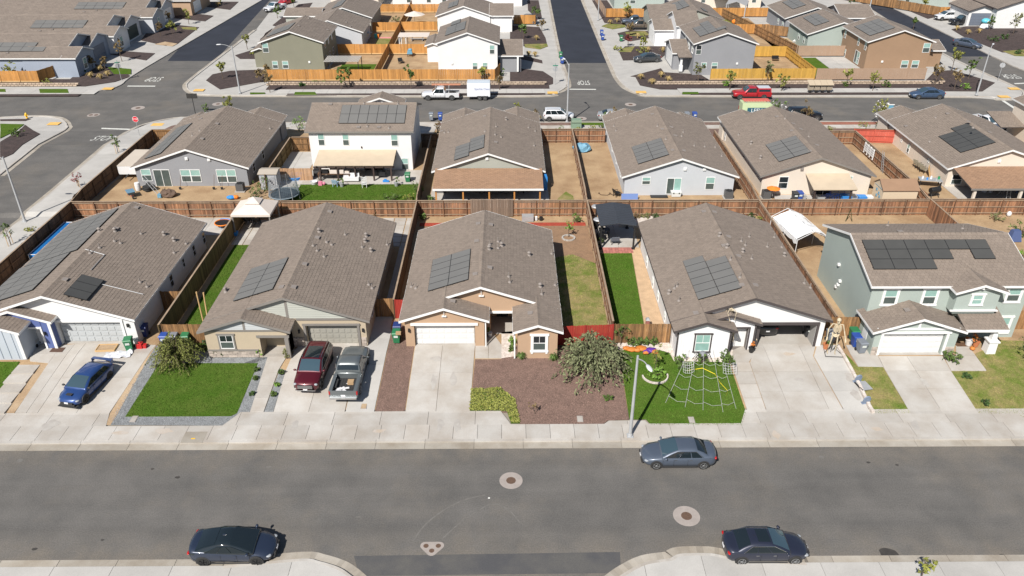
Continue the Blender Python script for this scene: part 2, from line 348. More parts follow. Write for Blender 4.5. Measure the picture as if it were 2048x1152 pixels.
# ---- driveways and walks of the front row
def cl(x0, y0, x1, y1, n): return [x0+(x1-x0)*i/n for i in range(n+1)]
slabs('driveway', GX([(30,825),(218,827),(288,722),(312,690),(268,688),(268,680),(125,690),(97,726)]), [G(103,760).x-.2, -33.6, G(180,760).x+.5], [48.2], .152, m_conc)
slabs('driveway', GX([(547,824),(689,824),(703,760),(716,684),(606,684),(590,700),(572,740)]), [G(618,820).x], [47.8], .152, m_conc)
slabs('driveway_strip', GX([(691,824),(748,824),(783,662),(770,610),(742,610),(720,684),(705,760)]), [], [46.6,49.6,53], .152, m_conc2)
slabs('driveway', GX([(811,823),(939.5,822),(950,690),(831,690)]), [G(878,760).x], [46.7,48.6], .152, m_conc)
slabs('driveway', GX([(1535,825),(1690,826),(1626,712),(1632,688),(1512,688),(1500,725)]), [G(1555,760).x, G(1640,780).x], [46.4,48.6], .152, m_conc)
slabs('driveway_strip', GX([(1692,826),(1741,827),(1675,690),(1634,690),(1628,712)]), [], [46.4,48.6], .153, m_conc2)
slabs('driveway', GX([(1822,827),(1958,827),(1902,742),(1885,712),(1757,712),(1768,735)]), [G(1850,770).x], [46.6,48.6], .152, m_conc)
slabs('walk', GX([(1902.5,741),(1973,741),(1930,685),(1912,685),(1912,711),(1887,711)]), [], [50.3], .152, m_conc)
slabs('walk', GX([(1700,706),(1717,733),(1767,734),(1756,712),(1735,690),(1692,690)]), [], [], .152, m_conc)
slabs('walk', GX([(950,716),(1003,716),(1003,690),(978,655),(968,690),(951,690)]), [G(977,700).x], [], .153, m_conc)
slabs('walk', GX([(500,824),(527,824),(557,740),(578,705),(590,700),(572,690),(575,672),(545,672),(540,700)]), [], ar(44.6,51,.0+1.35), .16, m_conc)
slabs('walk', GX([(1462,725),(1499,725),(1533,824),(1496,824)]), [], [45.7,47.2,48.6,50], .165, m_conc, .03)
slabs('walk', GX([(1505,685),(1512,700),(1498,724),(1463,724),(1466,700),(1490,690),(1490,660),(1503,660)]), [], [], .152, m_conc)
slabs('walk', GX([(60,722),(97,726),(125,690),(122,665),(60,665),(60,700)]), [], [51], .16, m_conc)
# garden steps beside the first driveway
st = T('garden_steps', 'five pale concrete garden steps climbing beside the driveway of the white and blue house', 'steps'); 
for i in range(5): y0 = 44.4+i*1.06; o_ = (.10,0,.12,.02,.1)[i]; B().box(-37.65+o_,-35.95+o_*.5,y0,y0+1.055,Z(y0)-.2,Z(y0+1.06)+.16, random.random()).obj('step', m_conc, st)
# ---- lawns, beds
LAWN2 = GX([(250,833),(462,832),(474,826),(516,726),(318,726)]); LAWN4 = GX([(1238,700),(1320,700),(1340,706),(1348,722),(1458,724),(1492,824),(1484,850),(1303,850),(1292,838),(1259,838)])
LAWN5 = GX([(1958,827),(2033,827),(2048,838),(2300,840),(2250,690),(2000,680),(1992,690),(1950,707),(1973,742),(1902,742)]); LAWN1 = GX([(-150,724),(40,723),(-4,785),(-150,800)])
DRY5 = GX([(1690,706),(1700,716),(1716,733),(1766,734),(1822,827),(1752,827)])
GC3 = GX([(942,778),(1000,776),(1030,798),(1040,846),(1022,846),(1014,822),(939,822)])
MULCH3 = GX([(941,822),(950,718),(1003,718),(1003,690),(1120,690),(1235,690),(1258,838),(1216,840),(1205,849),(1040,849),(1030,825)])
SIDE2 = rect(-26.75,-23.0,51.3,69.4); SIDE4 = [(8.75,52.4),(11.15,52.4),(12.0,67.4),(8.9,67.4)]; SIDE3 = [(4.0,51.8),(8.3,51.8),(8.3,65.4),(6.3,67.2),(4.0,66.4)]
BACK_R2 = rect(-24.3,-9.7,76.2,83.7)
sheet('yard_dirt', MAIN[:0]+[(-60,44.75),(70,44.75),(70,105),(-44,105),(-44,97),(-45.6,75.5)], .10, m_dirt)
def bed(name, p, m, dz=.125): return sheet(name, p, dz, m, thick=.04)
bed('gravel_bed', GX([(221,849),(228,830),(313,691),(405,690),(418,706),(545,712),(541,700),(500,824),(480,825),(445,850)]), m_gravel)
bed('gravel_bed', GX([(528,824),(546,824),(572,740),(560,736)]), m_gravel)
bed('mulch_bed', GX([(750,823),(809,823),(829,690),(815,655),(790,640),(784,664)]), m_mulch); bed("mulch_bed", MULCH3, m_mulch)
bed('mulch_bed', rect(-35.93,-35.28,44.5,49.8), m_dirt2); bed('dirt_bed', GX([(212,849),(221,849),(313,690),(308,690),(220,826)]), m_dirt2, .135)
bed('rock_bed', GX([(1230,680),(1342,680),(1350,700),(1470,695),(1463,724),(1348,723),(1338,707),(1320,701),(1236,702)]), m_rock)
bed('white_step', GX([(1003,716),(1030,712),(1030,662),(1003,664)]), m_rock, .15)
for nm, p, m in (('lawn',LAWN2,m_lawn),('lawn',LAWN4,m_lawn),('lawn',LAWN5,m_lawn_dry),('lawn',LAWN1,m_lawn),('lawn',DRY5,m_lawn_dry),('lawn',SIDE2,m_lawn),('lawn',SIDE4,m_lawn),('lawn',SIDE3,m_lawn_dry),('lawn',BACK_R2,m_lawn)): bed(nm, p, m, .14)
bed('groundcover_bed', GC3, m_lawn, .14)
# ---- back yards, row 1 and 2
slabs('patio', rect(-44.3,-28.3,71.6,75.6), ar(-44,-28,1.9), [73.6], .15, m_conc); slabs('patio', rect(-23.8,-9.8,69,75.4), ar(-23,-10,1.25), ar(69.8,75,1.25), .15, m_conc, .05)
slabs('patio', rect(-27.1,-23.0,69.5,75), ar(-27,-23,1.0), ar(69.5,75,1.0), .15, m_conc, .04)
slabs('walk', rect(-10.5,-9.6,52,69), [], ar(52.5,69,1.8), .15, m_conc2)
slabs('patio', rect(8.9,12.9,68.65,74), [10.9], [71.3], .15, m_conc); 
pv = slabs('brick_path', rect(9.3,12.2,67.5,68.6), ar(9.6,12.2,.3), ar(67.8,68.6,.3), .15, mat('paver_pink', (.42,.16,.13), .9, var=.2, vs=.3, tint=.2), .012)
bed('tan_strip', [(11.2,52.2),(12.95,52.2),(12.95,68.6),(12.25,68.6),(12.05,67.4)], mat('gravel_tan', (.52,.36,.22), .95, var=.2, vs=.6, bump=.8, bs=20, fine=.2), .13)
bed('mulch_strip', rect(-9,8.1,73.5,74.2), m_mulch_red, .16); bed('mulch_strip', [(3.9,50.2),(8.2,50.2),(8.2,51.7),(3.9,51.7)], m_mulch, .13)
slabs('patio', rect(-23.4,-9.8,83.75,87.9), ar(-23.4,-9.8,3.4), [86], .15, m_conc); slabs('patio', rect(-27.6,-23.4,82.3,94), [-25.4], ar(82.3,94,2.9), .15, m_conc2)
slabs('patio', rect(-8.4,4.6,77.2,83), [-4,0], [], .15, m_conc); slabs('patio', rect(49.3,68,77.3,84), ar(49.3,68,4), [], .16, m_conc)
bed('turf_mat', rect(15.9,22.0,77.3,79.2), mat('artificial_turf', (.03,.16,.05), .9, var=.15, vs=.5, fine=.2), .15)
slabs('patio', rect(29.3,40.0,76.6,80.4), [33,36.5], [78.5], .15, m_conc2)
bed('grass_patch', [(5.1,76.4),(7.4,76.4),(7.3,80.4),(6.6,81.6),(5.7,80),(5.0,78)], m_lawn_dry, .105)
bed('retaining_bed', rect(12.9,26,73.4,75.6), m_rock, .2)
B().box(11.5,26.1,73.05,73.35,.4,1.05).obj('garden_wall', m_conc)['kind'] = 'structure'
# ---- the back street: near parkway and sidewalk, row 2 driveways (mostly hidden)
slabs('sidewalk', rect(-30,75,105,106.4), ar(-30,75,1.7), [], .15, m_conc)
bed('parkway_strip', rect(-28,75,106.45,107.65), m_mulch, .14)
for x0, x1 in ((-42,-37),(-18,-9.8),(-8,-3.5),(20.5,26),(34,40.5),(57,63)): slabs('driveway', rect(x0,x1,98,107.7), [(x0+x1)/2], [101,104,105.7], .157, m_conc)
for x0, x1, y in ((-27,-21,104.6),(9.3,17.0,107.2),): bed('grass_strip', rect(x0,x1,y-.7,y+.4), m_lawn, .15)
bed('mulch_bed', rect(4.4,13,97.8,104.9), m_mulch, .13); bed('mulch_bed', rect(26,34,97.8,104.9), m_mulch, .13); bed('mulch_bed', rect(41,50,97.8,104.9), m_mulch, .13)
bed('parkway_brick', rect(40.6,53,106.5,107.6), mat('mulch_brick', (.30,.12,.08), .95, var=.25, vs=.4, bump=.6), .15)
# west side street, east sidewalk and the mulch strip along the fence
slabs('sidewalk', [(-51.4,41.6),(-51.4,66)]+[(x+.2,y-.1) for x,y in main_west[1:]]+[(-29,107.5),(-29,106.0),(-38,106)]+GX([(340,262),(300,272)])+[(-47.25,96),(-47.25,41.6)], [], ar(44,108,2.6), .148, m_conc2)
bed('mulch_strip', GX([(305,266),(342,252),(390,240),(500,250),(420,275),(310,290)]), m_mulch, .16)
bed('mulch_strip', [(-47.2,41.8),(-45.4,41.8),(-45.2,97.5),(-42,98.5),(-42,99.5),(-45.5,98.5),(-47.2,95.5)], m_mulch, .16)
# far blocks: sidewalks, parkway strips, beds, each surface its own sheet
def far(name, px, m, dz=.15): return sheet(name, GX(px), dz, m, thick=.05)
def fslab(px, xs=None, ys=None, m=m_conc2, s=2.0, dz=.148):
    p = GX(px); xs = ar(min(a for a,_ in p), max(a for a,_ in p), s) if xs is None else xs
    return slabs('sidewalk', p, xs, ys or [], dz, m, .015)

for p in ([(1020,134),(1039,136),(1086,142),(1106,155),(1106,167),(1064,179),(1020,181)],[(1020,50),(1079,54),(1091,75),(1094,88),(1049,92),(1020,84)],[(1055,0),(1077,0),(1084,36),(1075,38),(1056,20)],[(1030,106),(1084,120),(1085,126),(1030,115)],
  [(470,110),(515,96),(520,117),(480,117)],[(412,160),(425,148),(460,141),(540,138),(540,160),(440,178)],[(545,50),(597,8),(625,5),(600,40),(560,55)],[(520,78),(545,56),(530,66),(522,84)],
  [(1239,104),(1250,92),(1331,92),(1333,107),(1319,118),(1246,120)],[(1261,152),(1322,136),(1328,144),(1400,148),(1420,160),(1345,160)],[(1184,0),(1214,0),(1232,25),(1284,30),(1286,45),(1256,50),(1209,45)],[(1235,66),(1260,60),(1305,62),(1300,75),(1260,82),(1240,75)],
  [(1903,58),(1958,47),(2060,55),(2100,105),(2005,104),(1926,72)],[(1768,0),(1808,0),(1878,32),(1856,37)],
  [(205,105),(235,101),(310,106),(292,120)],[(282,80),(295,62),(320,46),(350,49),(398,54),(355,87),(332,91)],[(342,35),(350,25),(370,24),(427,31),(410,42)],[(405,12),(410,3),(477,3),(460,19)],
  [(0,283),(50,249),(80,267),(25,307),(0,318)],[(0,238),(62,237),(50,241),(0,241)]): far('mulch_bed', p, m_mulch_dk, .12)
for p in ([(1049,88),(1094,87),(1096,92),(1080,98),(1050,94)],[(1203,52),(1215,47),(1250,49),(1255,53),(1225,58)],[(2005,102),(2060,98),(2060,112),(2030,111)],[(1236,103),(1250,95),(1270,92),(1262,104)],[(1250,64),(1290,62),(1300,70),(1255,72)],[(362,54),(392,54),(394,60),(366,58)]): far('grass_patch', p, m_lawn_dry, .135)
far('lawn', [(0,247),(48,248),(0,276)], m_lawn, .135); far('bark_ring', [(310,88),(330,83),(355,87),(345,92)], m_dirt2, .135)
bed('yard_dirt', rect(-30.4,-11.6,128.5,187), m_dirt, .10); bed('yard_dirt', rect(41.2,52,128.6,176), m_dirt, .10); bed('yard_dirt', rect(-130,-100,148,186), m_dirt, .10); bed('yard_dirt', rect(50,56,143.7,158), m_dirt2, .1); bed('brown_dirt', [(4.0,66.4),(6.3,67.2),(8.3,65.4),(8.3,73.5),(-8.9,73.5),(-8.9,67.5),(4.0,67.5)], mat('dirt_brown', (.27,.165,.095), .98, col2=(.20,.125,.075), vs=1.6, bump=.5, bs=14, fine=.15, fs=9), .12)
bed('lawn', rect(-28.6,-22.6,129,139), m_lawn, .12); bed('lawn', rect(51.2,55.3,129,142.8), m_lawn, .12); bed('lawn', rect(-25,-22,150,158), m_lawn_dry, .12); bed('lawn', rect(-18.5,-14.2,164.2,173), m_lawn, .12); bed('lawn', rect(51.5,54.4,146,157), m_lawn, .12); bed('lawn', rect(43,51,162,176), m_lawn_dry, .12)
slabs('patio', rect(55.4,60.5,129,143.4), [58], [134,139], .12, m_conc2)
# ================================================================ HOUSE BUILDERS
m_tile = mat('roof_tile_taupe', (.212,.172,.141), .9, var=.07, vs=1.6, tint=.11, fine=.08, fs=20, bump=.2, bs=40)
m_tile_far = mat('roof_tile_far', (.19,.156,.130), .9, var=.07, vs=1.5, tint=.12, fine=.08, fs=12)
m_under = plain('roof_felt', (.07,.06,.055), .9)
m_white = mat('trim_white', (.72,.72,.71), .55, var=.06, vs=1)
m_grey_trim = mat('trim_grey', (.20,.185,.17), .6, var=.08, vs=1)
m_dark_trim = mat('trim_dark', (.06,.05,.05), .6, var=.1, vs=1)
m_glass_u = mat('window_glass_blind', (.26,.42,.38), .12, var=.15, vs=.7, spec=.8)
m_glass_d = mat('window_glass_screen', (.075,.095,.09), .35, var=.2, vs=.5)
m_glass_k = mat('window_glass_dark', (.02,.026,.03), .07, var=.3, vs=.6, spec=.9)
m_panel = mat('solar_glass', (.165,.162,.155), .5, var=.08, vs=2.0, spec=.25, tint=.06)
m_panel_dk = mat('solar_glass_dark', (.075,.075,.072), .5, var=.12, vs=2.0, spec=.25, tint=.06)
m_black = plain('black_metal', (.016,.016,.017), .5)
m_vent = mat('vent_grey', (.24,.21,.19), .7, var=.15, vs=.3)
m_galv = mat('galvanised', (.42,.43,.44), .5, var=.12, vs=.5, metal=.3)
m_dark_in = mat('interior_shade', (.16,.14,.125), .9, var=.15, vs=1)  # shade of the entry recess put into its wall and floor colour
class House:
    def __init__(s, name, label, x, y, group=None, zb=None, cat='house'):
        s.z = Z(y)+.15 if zb is None else zb; s.o = Vector((x, y, s.z)); s.root = T(name, label, cat, s.o, 0, group)
    def b(s): b = B(); b.m = Matrix.Translation(-s.o); return b
def ray(px, py): return _cm @ Vector(((px-1024)/FPX, (576-py)/FPX, -1))
def GYp(px, py, Y): d = ray(px, py); t = Y/d.y; return d.x*t, CAMH+d.z*t
def GXw(px, py, X): d = ray(px, py); t = X/d.x; return d.y*t, CAMH+d.z*t
class Slope:
    def __init__(s, P0, u, sv, LU, LS): s.P = Vector(P0); s.u = Vector(u); s.s = Vector(sv).normalized(); s.n = s.u.cross(s.s); s.LU = LU; s.LS = LS; s.n = -s.n if s.n.z < 0 else s.n
    def at(s, u, v, h=0): return s.P+s.u*u+s.s*v+s.n*h
    def px(s, x, y):
        d = ray(x, y); o = Vector((0,0,CAMH)); t = (s.P-o).dot(s.n)/d.dot(s.n); q = o+d*t-s.P; return q.dot(s.u), q.dot(s.s)
def tiles(h, S, roof, tw, tl, m, hgt=.026, pre=''):
    nu = max(1, round(S.LU/tw)); ns = max(1, round(S.LS/tl)); tw = S.LU/nu; tl = S.LS/ns
    I, J = np.meshgrid(np.arange(nu+1), np.arange(ns), indexing='ij'); I = I.ravel(); J = J.ravel()
    off = np.where(J % 2 == 1, .5, 0.); a = np.clip((I-off)*tw, 0, S.LU); b = np.clip((I-off+1)*tw, 0, S.LU); ok = (b-a) > .02; a, b, I, J = a[ok], b[ok], I[ok], J[ok]
    g = min(.007, tw*.02); a = a+g; b = b-g; n = len(a); hh = hgt*(1+rng.uniform(-.25,.25,n)); s0 = J*tl-rng.uniform(0,.02,n); s1 = np.minimum((J+1)*tl+.03, S.LS)
    P, u, s, N = (np.array(q) for q in (S.P-h.o, S.u, S.s, S.n))
    def pt(U, V, H): return P+U[:,None]*u+V[:,None]*s+np.asarray(H)[:,None]*N
    z0 = np.full(n, .0); V = np.stack([pt(a,s0,z0),pt(b,s0,z0),pt(a,s0,hh),pt(b,s0,hh),pt(a,s1,z0+.008),pt(b,s1,z0+.008)], 1).reshape(-1,3)
    k = np.arange(n)*6; F = np.concatenate([np.stack([k,k+1,k+3,k+2],1), np.stack([k+2,k+3,k+5,k+4],1)])
    t = rng.beta(2.2,2.2,n); 
    if np.cross(u, s)@N < 0: F = F[:, ::-1]
    return bulk('roof_tiles', V, F, m, roof, np.concatenate([t,t]))
def gable(h, x0, x1, y0, y1, ze, ax='y', wall=None, pitch=1/3, ov=.38, g=(.35,.35), zb=None, tile=(.32,.27), fascia=None, opens=(), walls=True, tm=None, ridge=None, near=True, capw=.22):
    """block under a two-slope roof; x0..y1 are the outer edges of the roof, ze the eave height, opens = [(a,b,top)] openings in the low-end gable wall"""
    zb = h.z if zb is None else zb; fascia = fascia or m_white; tm = tm or (m_tile if near else m_tile_far)
    sw = (lambda a,b,z: (a,b,z)) if ax == 'y' else (lambda a,b,z: (b,a,z))
    (a0,a1,c0,c1) = (x0,x1,y0,y1) if ax == 'y' else (y0,y1,x0,x1)       # a across the ridge, c along it
    am = (a0+a1)/2 if ridge is None else ridge; zr = ze+pitch*(am-a0); zr_ = zr
    p1 = pitch; p2 = (zr-ze)/(a1-am)
    if wall and walls:
        wa0, wa1, wc0, wc1 = a0+ov, a1-ov, c0+g[0], c1-g[1]; zl = ze+p1*ov-.05; zq = ze+p2*ov-.05; zt = zr-.05
        b = h.b(); A = [(wa0,zb-.4),(wa1,zb-.4),(wa1,zq),(am,zt),(wa0,zl)]
        b.add([sw(a,wc0,z) for a,z in A]+[sw(a,wc1,z) for a,z in A], [(9,8,7,6,5)]+[(0,5,9,4),(1,2,7,6)] + ([(0,1,2,3,4)] if not opens else []))
        if opens:                                         # front wall in vertical strips round its openings
            def top(a): return zl+(zt-zl)*(a-wa0)/(am-wa0) if a <= am else zq+(zt-zq)*(wa1-a)/(wa1-am)
            cuts = sorted({wa0, wa1, am, *[q for o_ in opens for q in o_[:2]]})
            for p, q in zip(cuts, cuts[1:]):
                op = [o_ for o_ in opens if o_[0] <= p+1e-6 and q <= o_[1]+1e-6]; zlo = op[0][2] if op else zb-.4
                b.add([sw(p,wc0,zlo),sw(q,wc0,zlo),sw(q,wc0,top(q)),sw(p,wc0,top(p))], [(0,1,2,3)])
        b.obj('wall', wall, h.root, fix=not opens)
    r = h.b(); th = .10
    for s_, e_, pp in ((a0,am,p1),(a1,am,p2)):
        r.add([sw(s_,c0,ze-th),sw(e_,c0,zr-th),sw(e_,c1,zr-th),sw(s_,c1,ze-th),sw(s_,c0,ze),sw(e_,c0,zr),sw(e_,c1,zr),sw(s_,c1,ze)], [(0,3,2,1),(4,5,6,7),(0,1,5,4),(1,2,6,5),(2,3,7,6),(3,0,4,7)])
    roof = r.obj('roof', m_under, h.root)
    ex = Vector(sw(0,1,0)); L = c1-c0
    S1 = Slope(sw(a0,c0,ze), ex, Vector(sw(am-a0,0,zr-ze)), L, math.hypot(am-a0,zr-ze)); S2 = Slope(sw(a1,c0,ze), ex, Vector(sw(am-a1,0,zr-ze)), L, math.hypot(a1-am,zr-ze))
    for S in (S1, S2): tiles(h, S, roof, tile[0], tile[1], tm)
    f = h.b(); d = .17
    for s_, o_ in ((a0,-.03),(a1,.03)): f.add([sw(a,c,z) for z in (ze-d,ze+.015) for a,c in ((s_,c0-.03),(s_+o_,c0-.03),(s_+o_,c1+.03),(s_,c1+.03))], [(0,3,2,1),(4,5,6,7),(0,1,5,4),(1,2,6,5),(2,3,7,6),(3,0,4,7)])
    for c, o_, gg in ((c0,-.035,g[0]),(c1,.035,g[1])):
        if gg == .1: continue
        for s_, e_ in ((a0,am),(a1,am)):
            f.add([sw(s_,c,ze-d),sw(e_,c,zr-d),sw(e_,c,zr+.02),sw(s_,c,ze+.02),sw(s_,c+o_,ze-d),sw(e_,c+o_,zr-d),sw(e_,c+o_,zr+.02),sw(s_,c+o_,ze+.02)], [(0,1,2,3),(7,6,5,4),(0,4,5,1),(1,5,6,2),(2,6,7,3),(3,7,4,0)])
    f.obj('fascia', fascia, roof)
    k = h.b(); n = max(2, int(L/(.42 if near else 1.2)))
    for i in range(n):
        p, q = c0+L*i/n, c0+L*(i+1)/n-.012; zt = zr+.05+random.uniform(0,.012); t = random.random(); w = capw
        k.add([sw(am-w,p,zt-.10),sw(am,p,zt+.02),sw(am+w,p,zt-.10),sw(am-w,q,zt-.115),sw(am,q,zt),sw(am+w,q,zt-.115)], [(0,1,4,3),(1,2,5,4),(0,3,5,2),(0,2,1),(3,4,5)], t)
    k.obj('ridge_cap', tm, roof, fix=False, stuff=True)
    return dict(roof=roof, L=S1, R=S2, F=S1, Bk=S2, zr=zr)
def leanto(h, x0, x1, y0, y1, z0, z1, tm=None, name='roof', th=.1, tile=(.32,.27), fascia=None, tilesOn=True, m=None):   # roof falling from y1 (z1) to y0 (z0)
    b = h.b(); b.add([(x0,y0,z0-th),(x1,y0,z0-th),(x1,y1,z1-th),(x0,y1,z1-th),(x0,y0,z0),(x1,y0,z0),(x1,y1,z1),(x0,y1,z1)], [(0,3,2,1),(4,5,6,7),(0,1,5,4),(1,2,6,5),(2,3,7,6),(3,0,4,7)])
    r = b.obj(name, m or m_under, h.root); S = Slope((x0,y0,z0),(1,0,0),Vector((0,y1-y0,z1-z0)),x1-x0,math.hypot(y1-y0,z1-z0))
    if tilesOn: tiles(h, S, r, tile[0], tile[1], tm or m_tile)
    if fascia: f = h.b(); f.box(x0-.02,x1+.02,y0-.04,y0,z0-.2,z0+.02); f.obj('fascia', fascia, r)
    return r, S
_pm = {}
def solar(h, roof, S, cells, u0, s0, pu, ps, m=None, gap=.016, lift=.13):
    m = m or m_panel
    for iu, js in cells:
        a, c = u0+iu*(pu+gap), s0+js*(ps+gap); b = h.b(); q = [S.at(a,c,lift),S.at(a+pu,c,lift),S.at(a+pu,c+ps,lift),S.at(a,c+ps,lift)]; w = [v-S.n*.045 for v in q]
        i = [S.at(a+.02,c+.02,lift+.003),S.at(a+pu-.02,c+.02,lift+.003),S.at(a+pu-.02,c+ps-.02,lift+.003),S.at(a+.02,c+ps-.02,lift+.003)]
        b.add(q+w, [(0,1,2,3),(7,6,5,4),(0,4,5,1),(1,5,6,2),(2,6,7,3),(3,7,4,0)]); fr = b.obj('solar_panel', m_black, roof)
        g_ = h.b(); g_.add(i, [(0,1,2,3)], random.random()); me = fr.data
        bm = bmesh.new(); bm.from_mesh(me); vs = [bm.verts.new(v-h.o) for v in i]; ff = bm.faces.new(vs); ff.material_index = 1; ff.normal_update()
        if ff.normal.dot(S.n) < 0: ff.normal_flip()
        bm.to_mesh(me); bm.free(); me.materials.append(m)
    b = h.b()
    for iu, j in cells:
        A = u0+iu*(pu+gap)
        for f_ in (.22,.78): b.bar(S.at(A-(.04 if (iu-1,j) not in cells else gap),s0+j*(ps+gap)+ps*f_,.07), S.at(A+pu,s0+j*(ps+gap)+ps*f_,.07), .04, .05)
    b.obj('mounting_rail', m_black, roof, stuff=True)
def solar_px(h, g, side, corner, cells, du, dv, m=None, portrait=None):
    """array whose lowest left cell starts at the picture point corner; du, dv = panel size along the eave and up the slope"""
    S = g[side]; u, v = S.px(*corner); solar(h, g['roof'], S, cells, u, v, du, dv, m)
def vents(h, g, side, boxes=(), pipes=(), caps=()):
    S = g[side]; roof = g['roof']
    for p in boxes:
        u, v = S.px(*p); b = h.b(); w, l = .22, .2
        q = [S.at(u+a*w, v+c*l, k) for k in (.04,.15) for a,c in ((-1,-1),(1,-1),(1,1),(-1,1))]; q[6] = S.at(u+w,v+l,.07); q[7] = S.at(u-w,v+l,.07)
        b.add(q, [(0,3,2,1),(4,5,6,7),(0,1,5,4),(1,2,6,5),(2,3,7,6),(3,0,4,7)]); b.obj('roof_vent', m_vent, roof)
    for p in pipes:
        u, v = S.px(*p); c = S.at(u,v,.02); b = h.b(); b.lathe([(.17,-.02),(.13,.06),(.05,.12)], c, 10); b.tube([c,c+Vector((0,0,.42))], .045, 8); b.obj('vent_pipe', m_vent, roof)
    for p in caps:
        u, v = S.px(*p); c = S.at(u,v,.02); b = h.b(); b.lathe([(.2,-.03),(.15,.06),(.10,.10)], c, 12); b.tube([c,c+Vector((0,0,.26))], .10, 10); b.lathe([(.17,.24),(.17,.30),(.05,.40)], c, 12); b.obj('vent_cap', m_vent, roof)
def fmap(face, x, y, z, wx, d, wz, out):                   # local wall coords: face -> box corners
    pass
def win(h, face, c, w, hh, plane, frame=None, glass=(None,None), trim=None, tw=.12, sill=False, mullion=False, slider=False, deep=.05, split=.5, name='window'):
    """window on a wall plane; face in '-y','+y','-x','+x'; c=(along, z centre); one window object with its panes as children"""
    s = {'-y':(0,-1),'+y':(0,1),'-x':(-1,0),'+x':(1,0)}[face]; frame = frame or m_white
    def bx(b, a0, a1, d0, d1, z0, z1):
        if s[0] == 0: y = sorted((plane+s[1]*d0, plane+s[1]*d1)); b.box(a0,a1,y[0],y[1],z0,z1)
        else: x = sorted((plane+s[0]*d0, plane+s[0]*d1)); b.box(x[0],x[1],a0,a1,z0,z1)
    a0, a1, z0, z1 = c[0]-w/2, c[0]+w/2, c[1]-hh/2, c[1]+hh/2; f = .055; b = h.b()
    bx(b,a0,a0+f,0,deep,z0,z1); bx(b,a1-f,a1,0,deep,z0,z1); bx(b,a0+f,a1-f,0,deep,z0,z0+f); bx(b,a0+f,a1-f,0,deep,z1-f,z1)
    zs = z0+hh*split; am = (a0+a1)/2
    if slider: bx(b,am-f/2,am+f/2,0,deep*.9,z0+f,z1-f)
    else: bx(b,a0+f,a1-f,0,deep*.9,zs-f/2,zs+f/2)
    if mullion:
        for z_, q in ((zs,z1),): bx(b,am-.015,am+.015,.01,deep*.8,z_+f/2,q-f)
    wo = b.obj(name, frame, h.root)
    gl = glass if glass[0] else (m_glass_u, m_glass_d)
    parts = ((a0+f,am-f/2,z0+f,z1-f,gl[0]),(am+f/2,a1-f,z0+f,z1-f,gl[1])) if slider else ((a0+f,a1-f,zs+f/2,z1-f,gl[0]),(a0+f,a1-f,z0+f,zs-f/2,gl[1]))
    for p in parts: b = h.b(); bx(b,p[0],p[1],.002,deep*.45,p[2],p[3]); b.obj('pane', p[4], wo)
    if trim:
        b = h.b(); bx(b,a0-tw,a0-.002,0,deep*1.3,z0,z1); bx(b,a1+.002,a1+tw,0,deep*1.3,z0,z1); bx(b,a0-tw*1.5,a1+tw*1.5,0,deep*1.7,z1+.001,z1+tw*1.1); bx(b,a0-tw*1.3,a1+tw*1.3,0,deep*1.7,z0-tw*1.0,z0-.001)
        if sill:
            for q in (a0-tw*.9, a1-tw*.1): bx(b,q,q+tw,0,deep*1.5,z0-tw*1.9,z0-tw*1.0)
        b.obj('window_trim', trim, wo)
    return wo
def win_px(h, face, r, plane, **k):                        # r = picture box of the window; the wall plane gives its place and size
    x0,y0,x1,y1 = r
    if face[1] == 'y': (a0,za),(a1,zc) = GYp(x0,(y0+y1)/2,plane), GYp(x1,(y0+y1)/2,plane); z1 = GYp((x0+x1)/2,y0,plane)[1]; z0 = GYp((x0+x1)/2,y1,plane)[1]
    else: a0, z1 = GXw((x0+x1)/2,y0,plane); a1, z0 = GXw((x0+x1)/2,y1,plane)
    return win(h, face, ((a0+a1)/2,(z0+z1)/2), abs(a1-a0), z1-z0, plane, **k)
def garage(h, x0, x1, y, z0, z1, m, face='-y', rows=4, cols=8, raised=True, trim=None, tw=.13):
    """sectional door lying in plane y (or x): four sections, each with raised panels"""
    sg = -1 if face[0] == '-' else 1
    def bx(b, a0, a1, d0, d1, p, q, t=.5):
        e = sorted((y+sg*d0, y+sg*d1)); b.box(a0,a1,e[0],e[1],p,q,t) if face[1] == 'y' else b.box(e[0],e[1],a0,a1,p,q,t)
    b = h.b(); bx(b,x0,x1,-.06,-.015,z0,z1); d = b.obj('garage_door', m_black, h.root); hh = (z1-z0)/rows
    for r in range(rows):
        b = h.b(); bx(b,x0+.01,x1-.01,-.02,.02,z0+r*hh+.008,z0+(r+1)*hh-.008)
        if raised:
            cw = (x1-x0)/cols
            for c in range(cols): bx(b,x0+c*cw+.07,x0+(c+1)*cw-.07,.02,.05,z0+r*hh+.09,z0+(r+1)*hh-.09)
        b.obj('door_section', m, d)
    if trim:
        b = h.b(); bx(b,x0-tw,x0-.005,-.01,.06,z0,z1); bx(b,x1+.005,x1+tw,-.01,.06,z0,z1); bx(b,x0-tw*1.4,x1+tw*1.4,-.01,.10,z1+.002,z1+.2); b.obj('door_casing', trim, d)
    return d
def alcove(h, x0, x1, y0, y1, z0, z1, wall, door=None, name='porch_recess', floor=None):   # inward-facing box behind an opening
    b = h.b(); b.add([(x0,y0,z0),(x1,y0,z0),(x1,y1,z0),(x0,y1,z0),(x0,y0,z1),(x1,y0,z1),(x1,y1,z1),(x0,y1,z1)], [(4,5,6,7),(2,3,7,6),(0,4,7,3),(1,2,6,5)])
    o = b.obj(name, wall, h.root, fix=False)
    b = h.b(); b.box(x0,x1,y0,y1,z0-.06,z0); b.obj('floor_slab', floor or m_conc, o)
    if door: m, a0, a1 = door; b = h.b(); b.box(a0,a1,y1-.06,y1-.002,z0,z0+2.05); d = b.obj('front_door', m, h.root); b = h.b(); b.ell((a1-.09,y1-.09,z0+1.0),.045,6,4); b.obj('handle', m_galv, d)
    return o
